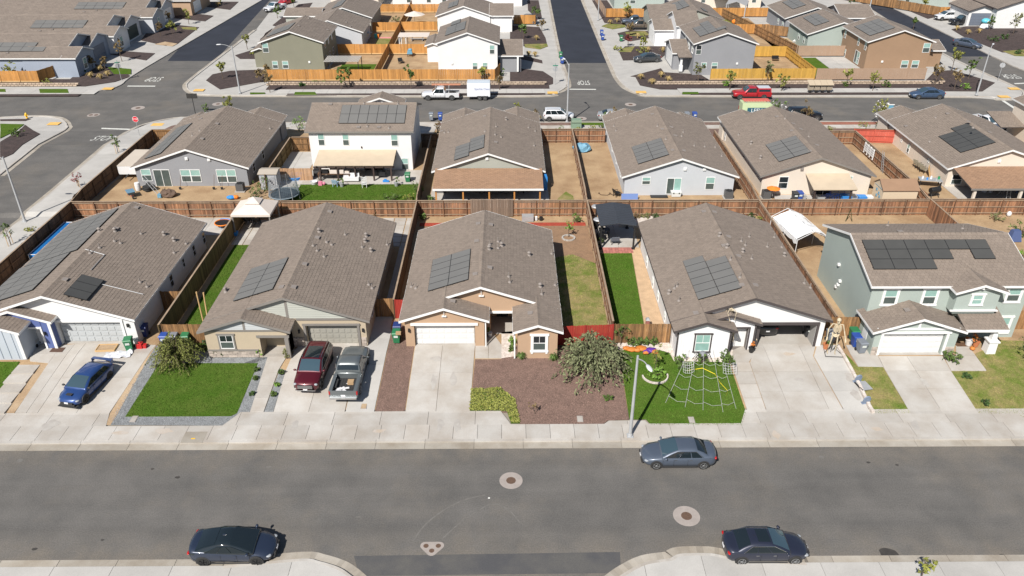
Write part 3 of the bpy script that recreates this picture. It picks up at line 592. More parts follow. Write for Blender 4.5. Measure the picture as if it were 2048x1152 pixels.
def post(h, x, y, z0, z1, m, w=.14, parent=None, name='post', base=0):
    b = h.b(); b.box(x-w/2,x+w/2,y-w/2,y+w/2,z0,z1)
    if base: b.box(x-w*.8,x+w*.8,y-w*.8,y+w*.8,z0,z0+base)
    return b.obj(name, m, parent or h.root)
def boxp(h, name, m, *bb, parent=None):
    b = h.b()
    for q in bb: b.box(*q)
    return b.obj(name, m, parent or h.root)
def sconce(h, x, y, z): boxp(h, 'wall_lamp', m_black, (x-.07,x+.07,y-.16,y-.02,z-.14,z+.14), (x-.04,x+.04,y-.02,y,z-.06,z+.06))
def wall_vent(h, face, px, plane, m=None):
    if face == '-y': x, z = GYp(*px, plane); boxp(h, 'wall_vent', m or m_white, (x-.16,x+.16,plane-.12,plane-.001,z-.16,z+.16), (x-.1,x+.1,plane-.15,plane-.12,z-.08,z+.08))
# ================================================================ FRONT ROW OF HOUSES
s_white = stucco('white', (.66,.655,.65)); s_tan = stucco('tan', (.405,.275,.18)); s_beige = stucco('beige', (.42,.35,.255)); s_grey = stucco('grey', (.245,.25,.265)); s_ltgrey = stucco('light_grey', (.46,.475,.50)); s_cream = stucco('cream', (.62,.545,.46)); s_olive = stucco('olive', (.20,.195,.145)); s_brown = stucco('brown', (.285,.185,.115)); s_sage = stucco('sage', (.335,.385,.355)); s_oldgreen = stucco('grey_green', (.32,.33,.29)); s_blue = stucco('blue_grey', (.29,.33,.40))
m_lapgrey = mat('siding_grey', (.40,.42,.43), .7, var=.06, vs=2); m_lapsage = mat('siding_sage', (.36,.37,.335), .7, var=.06, vs=2); m_navy = mat('board_batten_blue', (.085,.12,.29), .7, var=.06, vs=2); m_ltblue = mat('board_batten_light', (.43,.47,.52), .7, var=.06, vs=2)
m_doorw = mat('door_white', (.63,.63,.625), .5, var=.06, vs=.8)
m_bright = mat('siding_white', (.70,.70,.71), .7, var=.05, vs=2)
# ---- white and blue house with the long solar array (left)
H1 = House('house', 'white stucco house with blue siding, grey garage door and a roof-long solar array', -35.4, 52.4)
g1 = gable(H1, -42.0, -28.92, 51.85, 69.15, 3.3, wall=s_white, g=(.55,.35), opens=[(-35.36,-30.36,2.78)])
alcove(H1, -35.36, -30.36, 52.4, 53.0, H1.z, 2.78, s_white, name='door_recess')
garage(H1, -35.30, -30.42, 52.72, H1.z, 2.72, mat('door_grey', (.40,.42,.43), .5, var=.05), trim=None)
boxp(H1, 'door_casing', m_white, (-35.6,-30.15,52.31,52.398,2.79,2.98), (-35.58,-35.37,52.32,52.398,H1.z,2.79), (-30.35,-30.16,52.32,52.398,H1.z,2.79))
a1 = gable(H1, -41.2, -35.15, 51.45, 55.0, 3.38, wall=m_navy, g=(.3,.1), ov=.3, opens=[(-37.85,-36.35,2.6)])
alcove(H1, -37.85, -36.35, 51.75, 53.6, H1.z, 2.6, mat('porch_wall_grey', (.33,.33,.32), .8), door=(m_white,-37.6,-36.7))
boxp(H1, 'door_casing', m_white, (-38.0,-36.2,51.68,51.748,2.605,2.76), (-38.0,-37.86,51.68,51.748,H1.z,2.6), (-36.34,-36.2,51.68,51.748,H1.z,2.6))
boxp(H1, 'corner_board', m_white, (-35.65,-35.43,51.68,51.749,H1.z,3.35))
b1 = gable(H1, -42.6, -36.9, 50.05, 53.0, 3.3, wall=m_ltblue, g=(.3,.1), ov=.3)
boxp(H1, 'corner_board', m_white, (-37.42,-37.19,50.28,50.349,H1.z,3.3))
for i in range(6): boxp(H1, 'batten', plain('batten_blue', (.075,.10,.24)), (-40.9+i*.62+2.2,-40.86+i*.62+2.2,51.715,51.749,2.8 if -38.05 < -40.9+i*.62+2.2 < -36.1 else H1.z,3.3 if abs(-38.7+i*.62+.55) > 2 else 3.75))
for i in range(8): boxp(H1, 'batten', plain('batten_grey', (.33,.38,.45)), (-42.1+i*.62,-42.06+i*.62,50.315,50.349,H1.z,3.35))
sconce(H1, -36.05, 51.74, 2.2); sconce(H1, -29.8, 52.39, 2.5)
solar(H1, g1['roof'], g1['L'], [(i,j) for i in range(6) for j in range(3)], 1.7, .10, 1.04, 1.68); solar(H1, g1['roof'], g1['L'], [(i,j) for i in range(8) for j in range(3)], 8.1, .55, 1.04, 1.72)
S = g1['R']; u, v = S.px(168, 578); solar(H1, g1['roof'], S, [(i,0) for i in range(3)], u-1.55, v-.85, 1.03, 1.72, m_panel_dk, lift=.2)
vents(H1, g1, 'R', boxes=[(273,416),(232,458),(130,560)], pipes=[(282,468),(229,483),(241,487),(372,488),(348,506),(280,565),(294,574),(199,496),(180,507)], caps=[(230,463),(328,470),(348,482)]); vents(H1, g1, 'L', caps=[(199,463)])
b = H1.b(); S = g1['R']
for p, q in (((170,500),(209,511)),((209,511),(182,541)),((195,568),(286,590))): b.tube([S.at(*S.px(*p),.08), S.at(*S.px(*q),.08)], .03, 6)
b.obj('conduit', m_galv, g1['roof'])
for r in ((402,461,412,490),(382,487,393,515),(363,514,370,537),(337,546,348,577)): win_px(H1, '+x', r, -29.3, glass=(m_glass_k,m_glass_k))
# ---- beige and grey house with the green lawn
H2 = House('house', 'beige stucco house with grey gable siding and double garage behind the parked SUV', -17.05, 52.0)
g2 = gable(H2, -23.5, -10.68, 51.55, 69.0, 3.3, wall=s_beige, fascia=m_grey_trim, opens=[(-15.75,-11.75,2.72)])
alcove(H2, -15.75, -11.75, 51.9, 52.5, H2.z, 2.72, s_beige, name='door_recess')
garage(H2, -15.7, -11.8, 52.3, H2.z, 2.67, mat('door_greige', (.30,.29,.255), .5, var=.05))
boxp(H2, 'door_casing', m_grey_trim, (-16.0,-11.5,51.8,51.898,2.725,2.88), (-15.95,-15.76,51.82,51.898,H2.z,2.72), (-11.74,-11.55,51.82,51.898,H2.z,2.72), (-16.4,-11.06,51.84,51.898,3.2,3.38), (-17.12,-16.92,51.86,51.898,3.38,5.2))
b = H2.b()
for i in range(11):
    z = 3.39+i*.165; hw = (5.33-z)/.3333-.5
    if hw > .1: b.add([(-17.09-min(hw,6),51.898,z),(-17.09+min(hw,5.95),51.898,z),(-17.09+min(hw,5.95),51.86,z),(-17.09-min(hw,6),51.86,z),(-17.09-min(hw,6),51.895,z+.17),(-17.09+min(hw,5.95),51.895,z+.17)], [(0,3,2,1),(2,3,4,5)])
b.obj('siding', m_lapsage, H2.root, fix=False)
c2 = gable(H2, -23.52, -16.5, 50.15, 53.5, 3.27, wall=s_beige, fascia=m_grey_trim, g=(.35,.1), opens=[(-19.0,-16.9,2.55)])
alcove(H2, -19.0, -16.88, 50.5, 52.9, H2.z, 2.55, s_beige, door=(m_white,-18.1,-17.2))
boxp(H2, 'door_casing', m_grey_trim, (-19.2,-16.7,50.4,50.498,2.555,2.74), (-23.1,-16.9,50.45,50.498,3.1,3.25), (-20.1,-19.92,50.46,50.498,3.25,4.3), (-17.05,-16.75,50.28,50.5,H2.z,2.555))
b = H2.b()
for i in range(7):
    z = 3.26+i*.165; hw = (4.4-z)/.3333-.4
    if hw > .1: b.add([(-20.01-min(hw,3),50.498,z),(-20.01+min(hw,3),50.498,z),(-20.01+min(hw,3),50.462,z),(-20.01-min(hw,3),50.462,z),(-20.01-min(hw,3),50.495,z+.17),(-20.01+min(hw,3),50.495,z+.17)], [(0,3,2,1),(2,3,4,5)])
b.obj('siding', m_lapgrey, H2.root, fix=False)
def stones(h, x0, x1, y, z0, z1, parent=None):
    b = h.b(); z = z0
    while z < z1-.05:
        hh = random.uniform(.12,.18); x = x0
        while x < x1-.05:
            w = min(random.uniform(.2,.45), x1-x); b.box(x+.008,x+w-.008,y-random.uniform(.05,.08),y-.001,z+.006,min(z+hh,z1)-.006, random.random()); x += w
        z += hh
    return b.obj('stone_veneer', mat('veneer_stone', (.42,.36,.31), .9, var=.2, vs=.3, tint=.25, bump=.4), h.root, stuff=True)
stones(H2, -23.1, -19.25, 50.5, H2.z, 1.35); boxp(H2, 'stone_sill', m_grey_trim, (-23.12,-19.22,50.38,50.498,1.355,1.45)); stones(H2, -11.5, -11.1, 51.9, H2.z, 1.6); stones(H2, -16.85, -16.0, 51.9, H2.z, 1.6)
win(H2, '-y', (-21.55,2.15), 1.05, 1.25, 50.5, trim=m_grey_trim, glass=(m_glass_k,m_glass_d), mullion=True)
sconce(H2, -11.3, 51.89, 2.3); sconce(H2, -16.3, 51.89, 2.2)
S = g2['L']; u, v = S.px(463, 607); solar(H2, g2['roof'], S, [(i,0) for i in range(5)]+[(i,1) for i in range(5)], u+.1, v+.15, 1.04, 1.72)
vents(H2, g2, 'R', boxes=[(659,424),(634,476),(609,529),(587,575)], pipes=[(626,492),(653,485),(663,490),(690,470),(634,502),(648,514),(724,495),(774,490),(737,570),(744,577)], caps=[(638,464),(732,473),(730,484),(742,503)])
vents(H2, g2, 'L', boxes=[(564,575)], pipes=[(452,585)], caps=[(452,583)]); vents(H2, c2, 'R', boxes=[(547,610)])
for y in (55,58.5,63): win(H2, '+x', (y,2.3), .9, 1.2, -11.06)
# ---- tan house with white trim
H3 = House('house', 'tan stucco house with white trim, white double garage door and a red fence beside it', -2.05, 53.6)
g3 = gable(H3, -8.35, 4.2, 53.15, 67.25, 3.3, wall=s_tan, g=(.42,.35), opens=[(-1.35,.45,2.75)])
alcove(H3, -1.35, .45, 53.57, 56.2, H3.z, 2.75, s_tan, door=(m_black,-.9,.05))
boxp(H3, 'door_casing', m_white, (-1.4,.55,53.45,53.568,2.76,2.93))
c3 = gable(H3, -8.38, -1.42, 51.5, 55.0, 3.3, wall=s_tan, g=(.35,.1), opens=[(-7.3,-2.55,2.72)])
alcove(H3, -7.3, -2.55, 51.85, 52.4, H3.z, 2.72, s_tan, name='door_recess'); garage(H3, -7.26, -2.59, 52.2, H3.z, 2.68, m_doorw, cols=8)
boxp(H3, 'door_casing', m_white, (-7.55,-2.3,51.74,51.848,2.725,2.92)); boxp(H3, 'gable_bracket', m_white, (-5.08,-4.72,51.7,51.848,3.55,3.62), (-4.92,-4.88,51.72,51.75,3.6,4.1)); boxp(H3, 'gable_bracket', m_white, (-2.25,-1.85,53.4,53.568,4.35,4.42), (-2.07,-2.03,53.42,53.45,4.4,5.0))
d3 = gable(H3, .42, 4.22, 49.9, 54.0, 3.3, wall=s_tan, g=(.35,.1)); win(H3, '-y', (2.45,2.1), 1.0, 1.35, 50.25, trim=m_white, glass=(m_glass_k,m_glass_d), mullion=True, sill=True, tw=.16)
boxp(H3, 'downspout', m_white, (-1.75,-1.66,51.74,51.83,H3.z,3.2), (.5,.6,50.1,50.2,H3.z,3.25)); sconce(H3, -7.7, 51.84, 2.3)
S = g3['L']; u, v = S.px(854, 586); solar(H3, g3['roof'], S, [(i,0) for i in range(5)]+[(i,1) for i in range(5)], u+.05, v+.1, 1.04, 1.72)
vents(H3, g3, 'R', boxes=[(981,450),(979,536)], pipes=[(979,490),(996,484),(996,497),(1017,554),(1019,565),(1103,508),(1110,571),(1083,589)], caps=[(978,499),(1003,492),(1058,511),(1080,574)])
vents(H3, g3, 'L', boxes=[(957,448),(954,483),(951,549)], pipes=[(823,574),(832,577)]); vents(H3, c3, 'R', boxes=[(905,603)]); vents(H3, d3, 'L', boxes=[(1061,627)])
# ---- white house with dark trim and the skeletons
H4 = House('house', 'white board-sided house with dark trim and an open garage, skeletons climbing its roof', 18.9, 51.7)
g4 = gable(H4, 12.6, 25.17, 51.3, 68.75, 3.3, wall=s_white, fascia=m_dark_trim, opens=[(19.75,24.15,2.78)])
alcove(H4, 19.75, 24.15, 51.65, 57.5, H4.z, 2.78, mat('garage_inside', (.30,.29,.28), .9), name='garage_interior')
boxp(H4, 'door_casing', m_dark_trim, (19.5,24.35,51.53,51.648,2.785,3.0), (19.5,19.74,51.55,51.648,H4.z,2.785), (24.16,24.35,51.55,51.648,H4.z,2.785))
c4 = gable(H4, 14.6, 19.6, 50.85, 54.0, 3.3, wall=m_bright, fascia=m_dark_trim, g=(.35,.1), opens=[(17.62,18.72,2.75)])
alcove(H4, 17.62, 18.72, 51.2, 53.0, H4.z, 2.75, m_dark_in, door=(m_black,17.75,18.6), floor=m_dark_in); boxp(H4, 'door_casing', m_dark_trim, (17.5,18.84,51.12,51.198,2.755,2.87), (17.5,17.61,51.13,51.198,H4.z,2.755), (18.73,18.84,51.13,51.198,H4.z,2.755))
d4 = gable(H4, 12.63, 17.46, 49.92, 53.0, 3.3, wall=m_bright, fascia=m_dark_trim, g=(.35,.1)); win(H4, '-y', (15.0,2.05), 1.15, 1.55, 50.27, trim=m_dark_trim, mullion=True, tw=.1, glass=(m_glass_u,m_glass_u))
boxp(H4, 'corner_board', m_dark_trim, (12.98,13.09,50.2,50.269,H4.z,3.3), (17.0,17.11,50.2,50.269,H4.z,3.3), (19.16,19.27,51.1,51.199,H4.z,3.3))
b = H4.b()
for i in range(17):
    x = 13.3+i*.22
    if not (14.2 < x < 15.8): b.box(x,x+.025,50.25,50.269,H4.z+.05,3.4)
b.obj('batten', m_bright, H4.root)
S = g4['L']; u, v = S.px(1394, 603); solar(H4, g4['roof'], S, [(i,0) for i in range(6)]+[(i,1) for i in range(5)], u+.05, v+.12, 1.04, 1.72, m_panel)
vents(H4, g4, 'L', boxes=[(1408,424),(1448,492),(1484,571),(1392,627)], pipes=[(1349,577),(1354,573),(1358,602),(1461,520),(1480,555)], caps=[(1338,587),(1439,472),(1454,495)]); vents(H4, g4, 'R', boxes=[(1428,425),(1456,474),(1476,513),(1510,571)], pipes=[(1482,483),(1490,491),(1503,518),(1498,474),(1534,494),(1548,475),(1563,495),(1608,567),(1620,576)], caps=[(1485,504),(1568,512)])
for r in ((1291,511,1297,537),(1303,552,1309,577),(1313,580,1320,605),(1327,622,1333,645)): win_px(H4, '-x', r, 12.98)
# ---- two-storey grey-green house
H5 = House('house', 'two storey pale green house with white trim, dark solar panels and a white garage door', 34.5, 50.5)
ze5 = 5.72
g5 = gable(H5, 28.1, 41.0, 52.45, 63.4, ze5, ax='x', wall=s_sage, g=(.3,.3), ov=.4)
c5 = gable(H5, 27.9, 35.1, 50.1, 53.4, 3.02, wall=s_sage, g=(.38,.1), opens=[(28.95,33.8,2.70)])
alcove(H5, 28.95, 33.8, 50.48, 51.0, H5.z, 2.70, s_sage, name='door_recess'); garage(H5, 29.0, 33.75, 50.75, H5.z, 2.66, m_doorw, cols=8)
boxp(H5, 'door_casing', m_white, (28.65,34.1,50.36,50.478,2.705,2.86), (28.76,28.94,50.4,50.478,H5.z,2.705), (33.81,33.99,50.4,50.478,H5.z,2.705), (28.3,34.7,50.42,50.478,3.02,3.2), (31.42,31.58,50.43,50.478,3.2,4.0))
e5 = gable(H5, 34.2, 38.25, 51.5, 56.0, ze5-.05, wall=s_sage, g=(.4,.1), zb=4.0); boxp(H5, 'gable_brace', m_white, (35.4,37.05,51.8,51.898,5.75,5.86), (36.15,36.3,51.6,51.75,5.9,6.15))
leanto(H5, 35.12, 38.5, 50.45, 52.9, 3.0, 3.75, fascia=m_white)
boxp(H5, 'wall_cap', m_white, (34.3,38.0,51.72,51.898,3.86,3.94))
for x in (29.95,33.05): win(H5, '-y', (x,4.55), 1.0, 1.35, 52.85, trim=m_white, tw=.15)
win(H5, '-y', (36.2,4.85), .8, .85, 51.9, trim=m_white, tw=.12, glass=(m_glass_u,m_glass_u)); win(H5, '-y', (39.6,4.7), 1.0, 1.2, 52.85, trim=m_white, tw=.15); win(H5, '-y', (39.6,1.9), 1.0, 1.4, 52.85, trim=m_white, tw=.15)
win(H5, '-y', (36.9,2.0), 1.6, 1.2, 52.85, glass=(m_glass_k,m_glass_k), slider=True); boxp(H5, 'front_door', m_black, (35.35,36.0,52.78,52.848,H5.z,2.7))
b = H5.b(); b.frus(37.75,50.85,H5.z,1.75,.36,.36,.33,.33); b.frus(37.75,50.85,1.75,1.85,.42,.42,.42,.42); b.frus(37.75,50.85,1.85,2.85,.22,.22,.13,.13); b.obj('porch_column', m_white, H5.root)
stones(H5, 28.3, 28.75, 50.48, H5.z, 1.45); stones(H5, 34.0, 34.72, 50.48, H5.z, 1.45)
S = g5['F']; u, v = S.px(1746, 541); solar(H5, g5['roof'], S, [(i,2) for i in range(6)]+[(i,1) for i in (0,1,2,3,5)]+[(i,0) for i in range(3)], u+.05, v+.05, 1.66, 1.06, m_panel_dk)
vents(H5, c5, 'L', boxes=[(1814,621)]); vents(H5, g5, 'Bk', pipes=[(1775,452),(1925,458)], boxes=[(1800,464)])
b = H5.b()
for r in ((1680,529),(1682,562),(1678,569),(1674,573)): y, z = GXw(*r, 28.4); b.box(28.2,28.399,y-.12,y+.12,z-.1,z+.1)
b.obj('wall_vent', m_white, H5.root); y, z = GXw(1690,607, 28.4); boxp(H5, 'meter_box', m_white, (28.25,28.399,51.6,52.4,.9,2.5))
# ================================================================ SECOND ROW (their back gardens face us)
m_tanroof = mat('patio_roof_tan', (.50,.41,.30), .8, var=.10, vs=1.2, bump=.2, bs=30); m_brnroof = mat('patio_roof_brown', (.30,.185,.115), .85, var=.10, vs=1.2, fine=.12, fs=12)
m_drkwood = mat('timber_dark', (.055,.035,.028), .8, var=.25, vs=.4); m_orwood = mat('timber_orange', (.48,.21,.05), .75, var=.2, vs=.4); m_cedar = mat('timber_weathered', (.20,.105,.055), .9, var=.3, vs=.5, tint=.35, stretch=(1,1,.25), fine=.15, fs=10)
def back_house(nm, label, x0, x1, y0, y1, wall, fascia=None, far_gables=(), **k):
    h = House('house', label, (x0+x1)/2, y0+.4, zb=1.05); g = gable(h, x0, x1, y0, y1, 3.3, wall=wall, fascia=fascia, **k); return h, g
def ac(x, y, label, dark=False):
    t = T('air_conditioner', label, 'air conditioner', (x,y,Z(y)+.12), 0, 'air conditioners behind the houses')
    B().box(-.55,.55,-.55,.55,0,.1).obj('pad', m_conc, t)
    B().box(-.4,.4,-.4,.4,.1,.92).obj('casing', m_black if dark else plain('ac_dark', (.07,.07,.072), .6), t)
    b = B()
    for i in range(9): z = .16+i*.08; b.box(-.415,.415,-.415,.415,z,z+.03)
    b.obj('grille', plain('ac_grille', (.12,.12,.12), .5), t)
    b = B(); b.lathe([(.34,.92),(.36,.95),(.3,.97)], n=14)
    for i in range(4): a = i*math.pi/4; b.bar((-.33*math.cos(a),-.33*math.sin(a),.975),(.33*math.cos(a),.33*math.sin(a),.975),.03,.02)
    b.obj('fan_guard', m_black, t); return t
# grey house by the side street
R1, gr1 = back_house('house', 'grey stucco house by the side street with a cluttered dirt yard', -42.0, -28.8, 83.1, 98.6, s_grey)
solar(R1, gr1['roof'], gr1['L'], [(i,j) for i in range(6) for j in range(2)], 1.6, 1.2, 1.74, 1.04, m_panel)
gable(R1, -42.0, -37, 98.58, 100.5, 3.3, wall=s_grey, ov=.3, g=(.1,.35)); gable(R1, -35.5, -28.8, 98.58, 101.5, 3.3, wall=s_grey, ov=.3, g=(.1,.35))
for r in ((283,338,303,362),(362,339,382,364),(382,339,402,364),(434,339,454,365),(454,339,473,365)): win_px(R1, '-y', r, 83.45)
win_px(R1, '-y', (309,339,342,373), 83.45, slider=True, glass=(m_glass_d,m_glass_d))
for p in ((373,317),(418,319)): wall_vent(R1, '-y', p, 83.45)
vents(R1, gr1, 'R', boxes=[(434,248),(404,278)], pipes=[(540,258)]); vents(R1, gr1, 'L', boxes=[(402,238),(322,286)], pipes=[(400,262),(385,272)])
for y in (86,90): win(R1, '+x', (y,2.3), .9, 1.2, -29.18, glass=(m_glass_k,m_glass_k))
# white two-storey house
R2 = House('house', 'white two storey house with a tan patio roof on dark posts', -17, 88.1, zb=1.05)
gr2 = gable(R2, -23.25, -10.75, 87.75, 98.2, 5.85, ax='x', wall=s_white, ov=.35, g=(.35,.35), fascia=m_grey_trim)
for r in ((636,267,649,291),(685,268,698,291),(782,269,796,292),(803,316,817,339)): win_px(R2, '-y', r, 88.1, frame=m_white)
S = gr2['F']; u, v = S.px(677, 248); solar(R2, gr2['roof'], S, [(i,j) for i in range(7) for j in range(2)], u, v, 1.08, 1.74)
vents(R2, gr2, 'F', boxes=[(661,209),(717,255),(758,255)], pipes=[(728,208),(796,209),(735,254),(778,257)])
gable(R2, -19, -13, 98.18, 101, 5.6, wall=s_white, zb=1.05)
r, S = leanto(R2, -21.9, -12.9, 84.6, 88.08, 3.0, 3.55, name='patio_roof', tilesOn=False, m=m_tanroof)
b = R2.b()
for i in range(9): b.box(-21.7+i*1.08,-21.6+i*1.08,84.45,88.0,2.74,2.88)
b.box(-22,-12.8,84.7,84.85,2.6,2.78); b.obj('rafter', m_drkwood, R2.root)
for x in (-21.3,-19.3,-17.3,-15.2,-13.2): post(R2, x, 84.75, .75, 2.62, m_drkwood, .17, base=.12)
win(R2, '-y', (-16.0,1.85), 1.8, 2.0, 88.1, slider=True, glass=(m_glass_k,m_glass_k)); win(R2, '-y', (-19.6,2.0), 1.8, 1.1, 88.1, glass=(m_glass_k,m_glass_d), slider=True)
boxp(R2, 'wall_lamp', m_dark_trim, (-17.0,-16.85,87.98,88.09,3.75,3.95))
# olive house with the brown patio roof
R3, gr3 = back_house('house', 'olive beige house with a wide brown shingled patio roof on orange timber posts', -8.3, 4.25, 81.9, 98.2, s_oldgreen)
solar(R3, gr3['roof'], gr3['L'], [(i,0) for i in range(4)]+[(i,1) for i in range(1,5)], 1.0, 2.6, 1.04, 1.74); wall_vent(R3, '-y', (974,317), 82.25)
gable(R3, -8.3, -2.5, 98.18, 101.5, 3.3, wall=s_oldgreen, ov=.3, g=(.1,.35)); gable(R3, -1.5, 4.25, 98.18, 102, 3.3, wall=s_oldgreen, ov=.3, g=(.1,.35))
r, S = leanto(R3, -7.9, 3.9, 78.1, 82.2, 2.85, 3.55, name='patio_roof', tilesOn=True, tm=mat('shingle_brown', (.30,.185,.115), .9, var=.1, vs=1.0, tint=.12), tile=(.4,.2), fascia=m_white)
for x in (-7.6,-4.7,-1.9,.8,3.55): post(R3, x, 78.35, .75, 2.7, m_orwood, .16)
boxp(R3, 'patio_beam', m_orwood, (-7.8,3.8,78.27,78.43,2.55,2.72)); win(R3, '-y', (-1.8,1.75), 2.4, 2.0, 82.25, slider=True, glass=(m_glass_k,m_glass_k)); win(R3, '-y', (-5.6,2.0), 1.4, 1.2, 82.25, glass=(m_glass_k,m_glass_d)); win(R3, '-y', (2.2,2.0), 1.4, 1.2, 82.25, glass=(m_glass_k,m_glass_d))
vents(R3, gr3, 'L', boxes=[(966,285),(970,233),(884,263)], pipes=[(889,266),(897,265),(970,264)]); vents(R3, gr3, 'R', boxes=[(991,285)], pipes=[(990,270),(1002,275),(1068,292),(1070,263),(1057,256),(992,254)], caps=[(1012,240)])
# light grey house
R4, gr4 = back_house('house', 'light grey stucco house with a sliding door onto green turf and two solar rows', 12.5, 25.25, 80.15, 98.4, s_ltgrey)
solar(R4, gr4['roof'], gr4['L'], [(i,j) for i in range(5) for j in range(2)], 1.9, 2.1, 1.04, 1.74)
gable(R4, 12.5, 18.5, 98.38, 101, 3.3, wall=s_ltgrey, ov=.3, g=(.1,.35)); gable(R4, 19.5, 25.25, 98.38, 99.5, 3.3, wall=s_ltgrey, ov=.3, g=(.1,.35))
win_px(R4, '-y', (1284,354,1301,369), 80.5); win_px(R4, '-y', (1411,354,1429,379), 80.5); win_px(R4, '-y', (1333,356,1362,388), 80.5, slider=True, glass=(m_glass_d,m_glass_u))
for p in ((1370,338),(1409,338)): wall_vent(R4, '-y', p, 80.5)
vents(R4, gr4, 'L', boxes=[(1305,229),(1325,259),(1345,301)], pipes=[(1315,253),(1232,262),(1228,253),(1332,279)]); vents(R4, gr4, 'R', boxes=[(1342,255),(1350,272),(1367,302)], pipes=[(1363,273),(1388,292),(1409,294),(1430,295),(1443,313),(1366,265)])
for y in (84,88,92): win(R4, '-x', (y,2.4), .9, 1.1, 12.88)
# beige house with the small tan patio roof
R5, gr5 = back_house('house', 'pale beige house with a small tan patio roof and a garden shed beside it', 27.6, 40.25, 80.25, 98.3, s_cream, fascia=m_grey_trim)
solar(R5, gr5['roof'], gr5['L'], [(i,j) for i in range(5) for j in range(2)], 2.0, 2.6, 1.04, 1.74)
gable(R5, 27.6, 33.5, 98.28, 100.5, 3.3, wall=s_cream, ov=.3, g=(.1,.35)); gable(R5, 34, 40.25, 98.28, 99.4, 3.3, wall=s_cream, ov=.3, g=(.1,.35))
win_px(R5, '-y', (1557,353,1576,377), 80.6, glass=(m_glass_k,m_glass_k)); win_px(R5, '-y', (1690,352,1704,372), 80.6); wall_vent(R5, '-y', (1604,338), 80.6, m_vent)
r, S = leanto(R5, 32.6, 37.3, 77.6, 80.58, 2.9, 3.5, name='patio_roof', tilesOn=False, m=m_tanroof)
for x in (32.9,36.8): post(R5, x, 77.9, .75, 2.75, m_drkwood, .16)
boxp(R5, 'patio_beam', m_drkwood, (32.6,37.3,77.82,77.98,2.62,2.79)); win(R5, '-y', (34.9,1.8), 1.9, 2.0, 80.6, slider=True, glass=(m_glass_k,m_glass_k))
vents(R5, gr5, 'L', boxes=[(1554,234),(1583,262),(1620,303)], pipes=[(1596,280),(1570,238),(1477,270)], caps=[(1502,288),(1521,317)]); vents(R5, gr5, 'R', boxes=[(1586,248),(1601,259),(1633,291)], pipes=[(1617,274)])
for r in ((1448,264,1453,282),(1486,301,1492,318),(1501,320,1505,331),(1510,336,1516,352)): win_px(R5, '-x', r, 27.98, glass=(m_glass_k,m_glass_k))
# cream house at the right
R6, gr6 = back_house('house', 'cream house with a brown patio roof, dark solar array and patio chairs along its wall', 49.05, 62.2, 82.3, 98.8, s_cream)
solar(R6, gr6['roof'], gr6['L'], [(i,j) for i in range(5) for j in range(2)]+[(5,1)], 2.6, 2.6, 1.06, 1.9, m_panel_dk)
gable(R6, 49.05, 55, 98.78, 102, 3.3, wall=s_cream, ov=.3, g=(.1,.35)); wall_vent(R6, '-y', (1998,322), 82.65)
r, S = leanto(R6, 49.6, 62.0, 77.9, 82.6, 2.8, 3.45, name='patio_roof', tilesOn=True, tm=MATS['shingle_brown'], tile=(.4,.2), fascia=m_grey_trim)
for x in (50.2,55.2,60.5): post(R6, x, 78.15, .75, 2.65, s_cream, .26)
win(R6, '-y', (50.6,1.9), 1.2, 1.2, 82.65, glass=(m_glass_k,m_glass_d)); win(R6, '-y', (55.5,1.75), 2.6, 2.0, 82.65, slider=True, glass=(m_glass_k,m_glass_k))
for r in ((1801,274,1806,285),(1813,286,1821,307),(1854,316,1861,326)): win_px(R6, '-x', r, 49.43)
vents(R6, gr6, 'L', boxes=[(1812,253),(1895,228)], pipes=[(1871,236),(1859,284)]); vents(R6, gr6, 'R', boxes=[(1936,244),(1978,265)], pipes=[(1946,256)])
# last house at the right edge
R7 = House('house', 'cream two storey house at the right edge beyond the cream house', 69.8, 92, zb=1.05)
gable(R7, 65.9, 76, 89, 101, 5.5, wall=s_cream, ov=.3); leanto(R7, 63.0, 66.2, 97, 101, 3.0, 3.8)
ac(*G(482,381)[:2], 'dark air conditioner at the right corner of the grey house'); ac(*G(881,384)[:2], 'black air conditioner at the end post of the brown patio roof'); ac(*G(1456,396)[:2], 'dark air conditioner by the right corner of the light grey house'); ac(*G(1531,396)[:2], 'dark air conditioner at the left corner of the pale beige house'); ac(*G(636,352)[:2], 'dark air conditioner left of the dark posted patio', True)
# ================================================================ THIRD ROW AND BEYOND, ACROSS THE BACK STREET
FT = dict(tile=(.6,.45), near=False, capw=.2)
def fh(label, x, y, zb=.3): return House('house', label, x, y, zb=zb)
M1 = fh('olive green two storey house with white rakes behind the long orange fence', -35.6, 134.9)
gm1 = gable(M1, -41.3, -30.4, 134.4, 147.0, 4.9, wall=s_olive, **FT); gable(M1, -43.5, -40.5, 137, 146, 2.9, wall=s_olive, **FT)
for r in ((525,86,537,105),(545,122,556,137),(565,122,577,137)): win_px(M1, '-y', r, 134.75)
wall_vent(M1, '-y', (619,124), 134.75); solar(M1, gm1['roof'], gm1['L'], [(i,j) for i in range(3) for j in range(4)], 2.2, .9, 1.74, 1.04)
for y in (137,140,143): win(M1, '+x', (y,4.0), .9, 1.2, -30.78, glass=(m_glass_k,m_glass_k)); win(M1, '+x', (y,1.5), .9, 1.2, -30.78, glass=(m_glass_k,m_glass_k))
vents(M1, gm1, 'R', boxes=[(655,60),(597,52)], pipes=[(617,37)])
M2 = fh('single storey grey house squeezed behind the olive green house', -32, 146); gm2 = gable(M2, -39, -26.3, 149.5, 160, 3.2, wall=s_ltgrey, **FT); vents(M2, gm2, 'R', boxes=[(692,45),(700,53)])
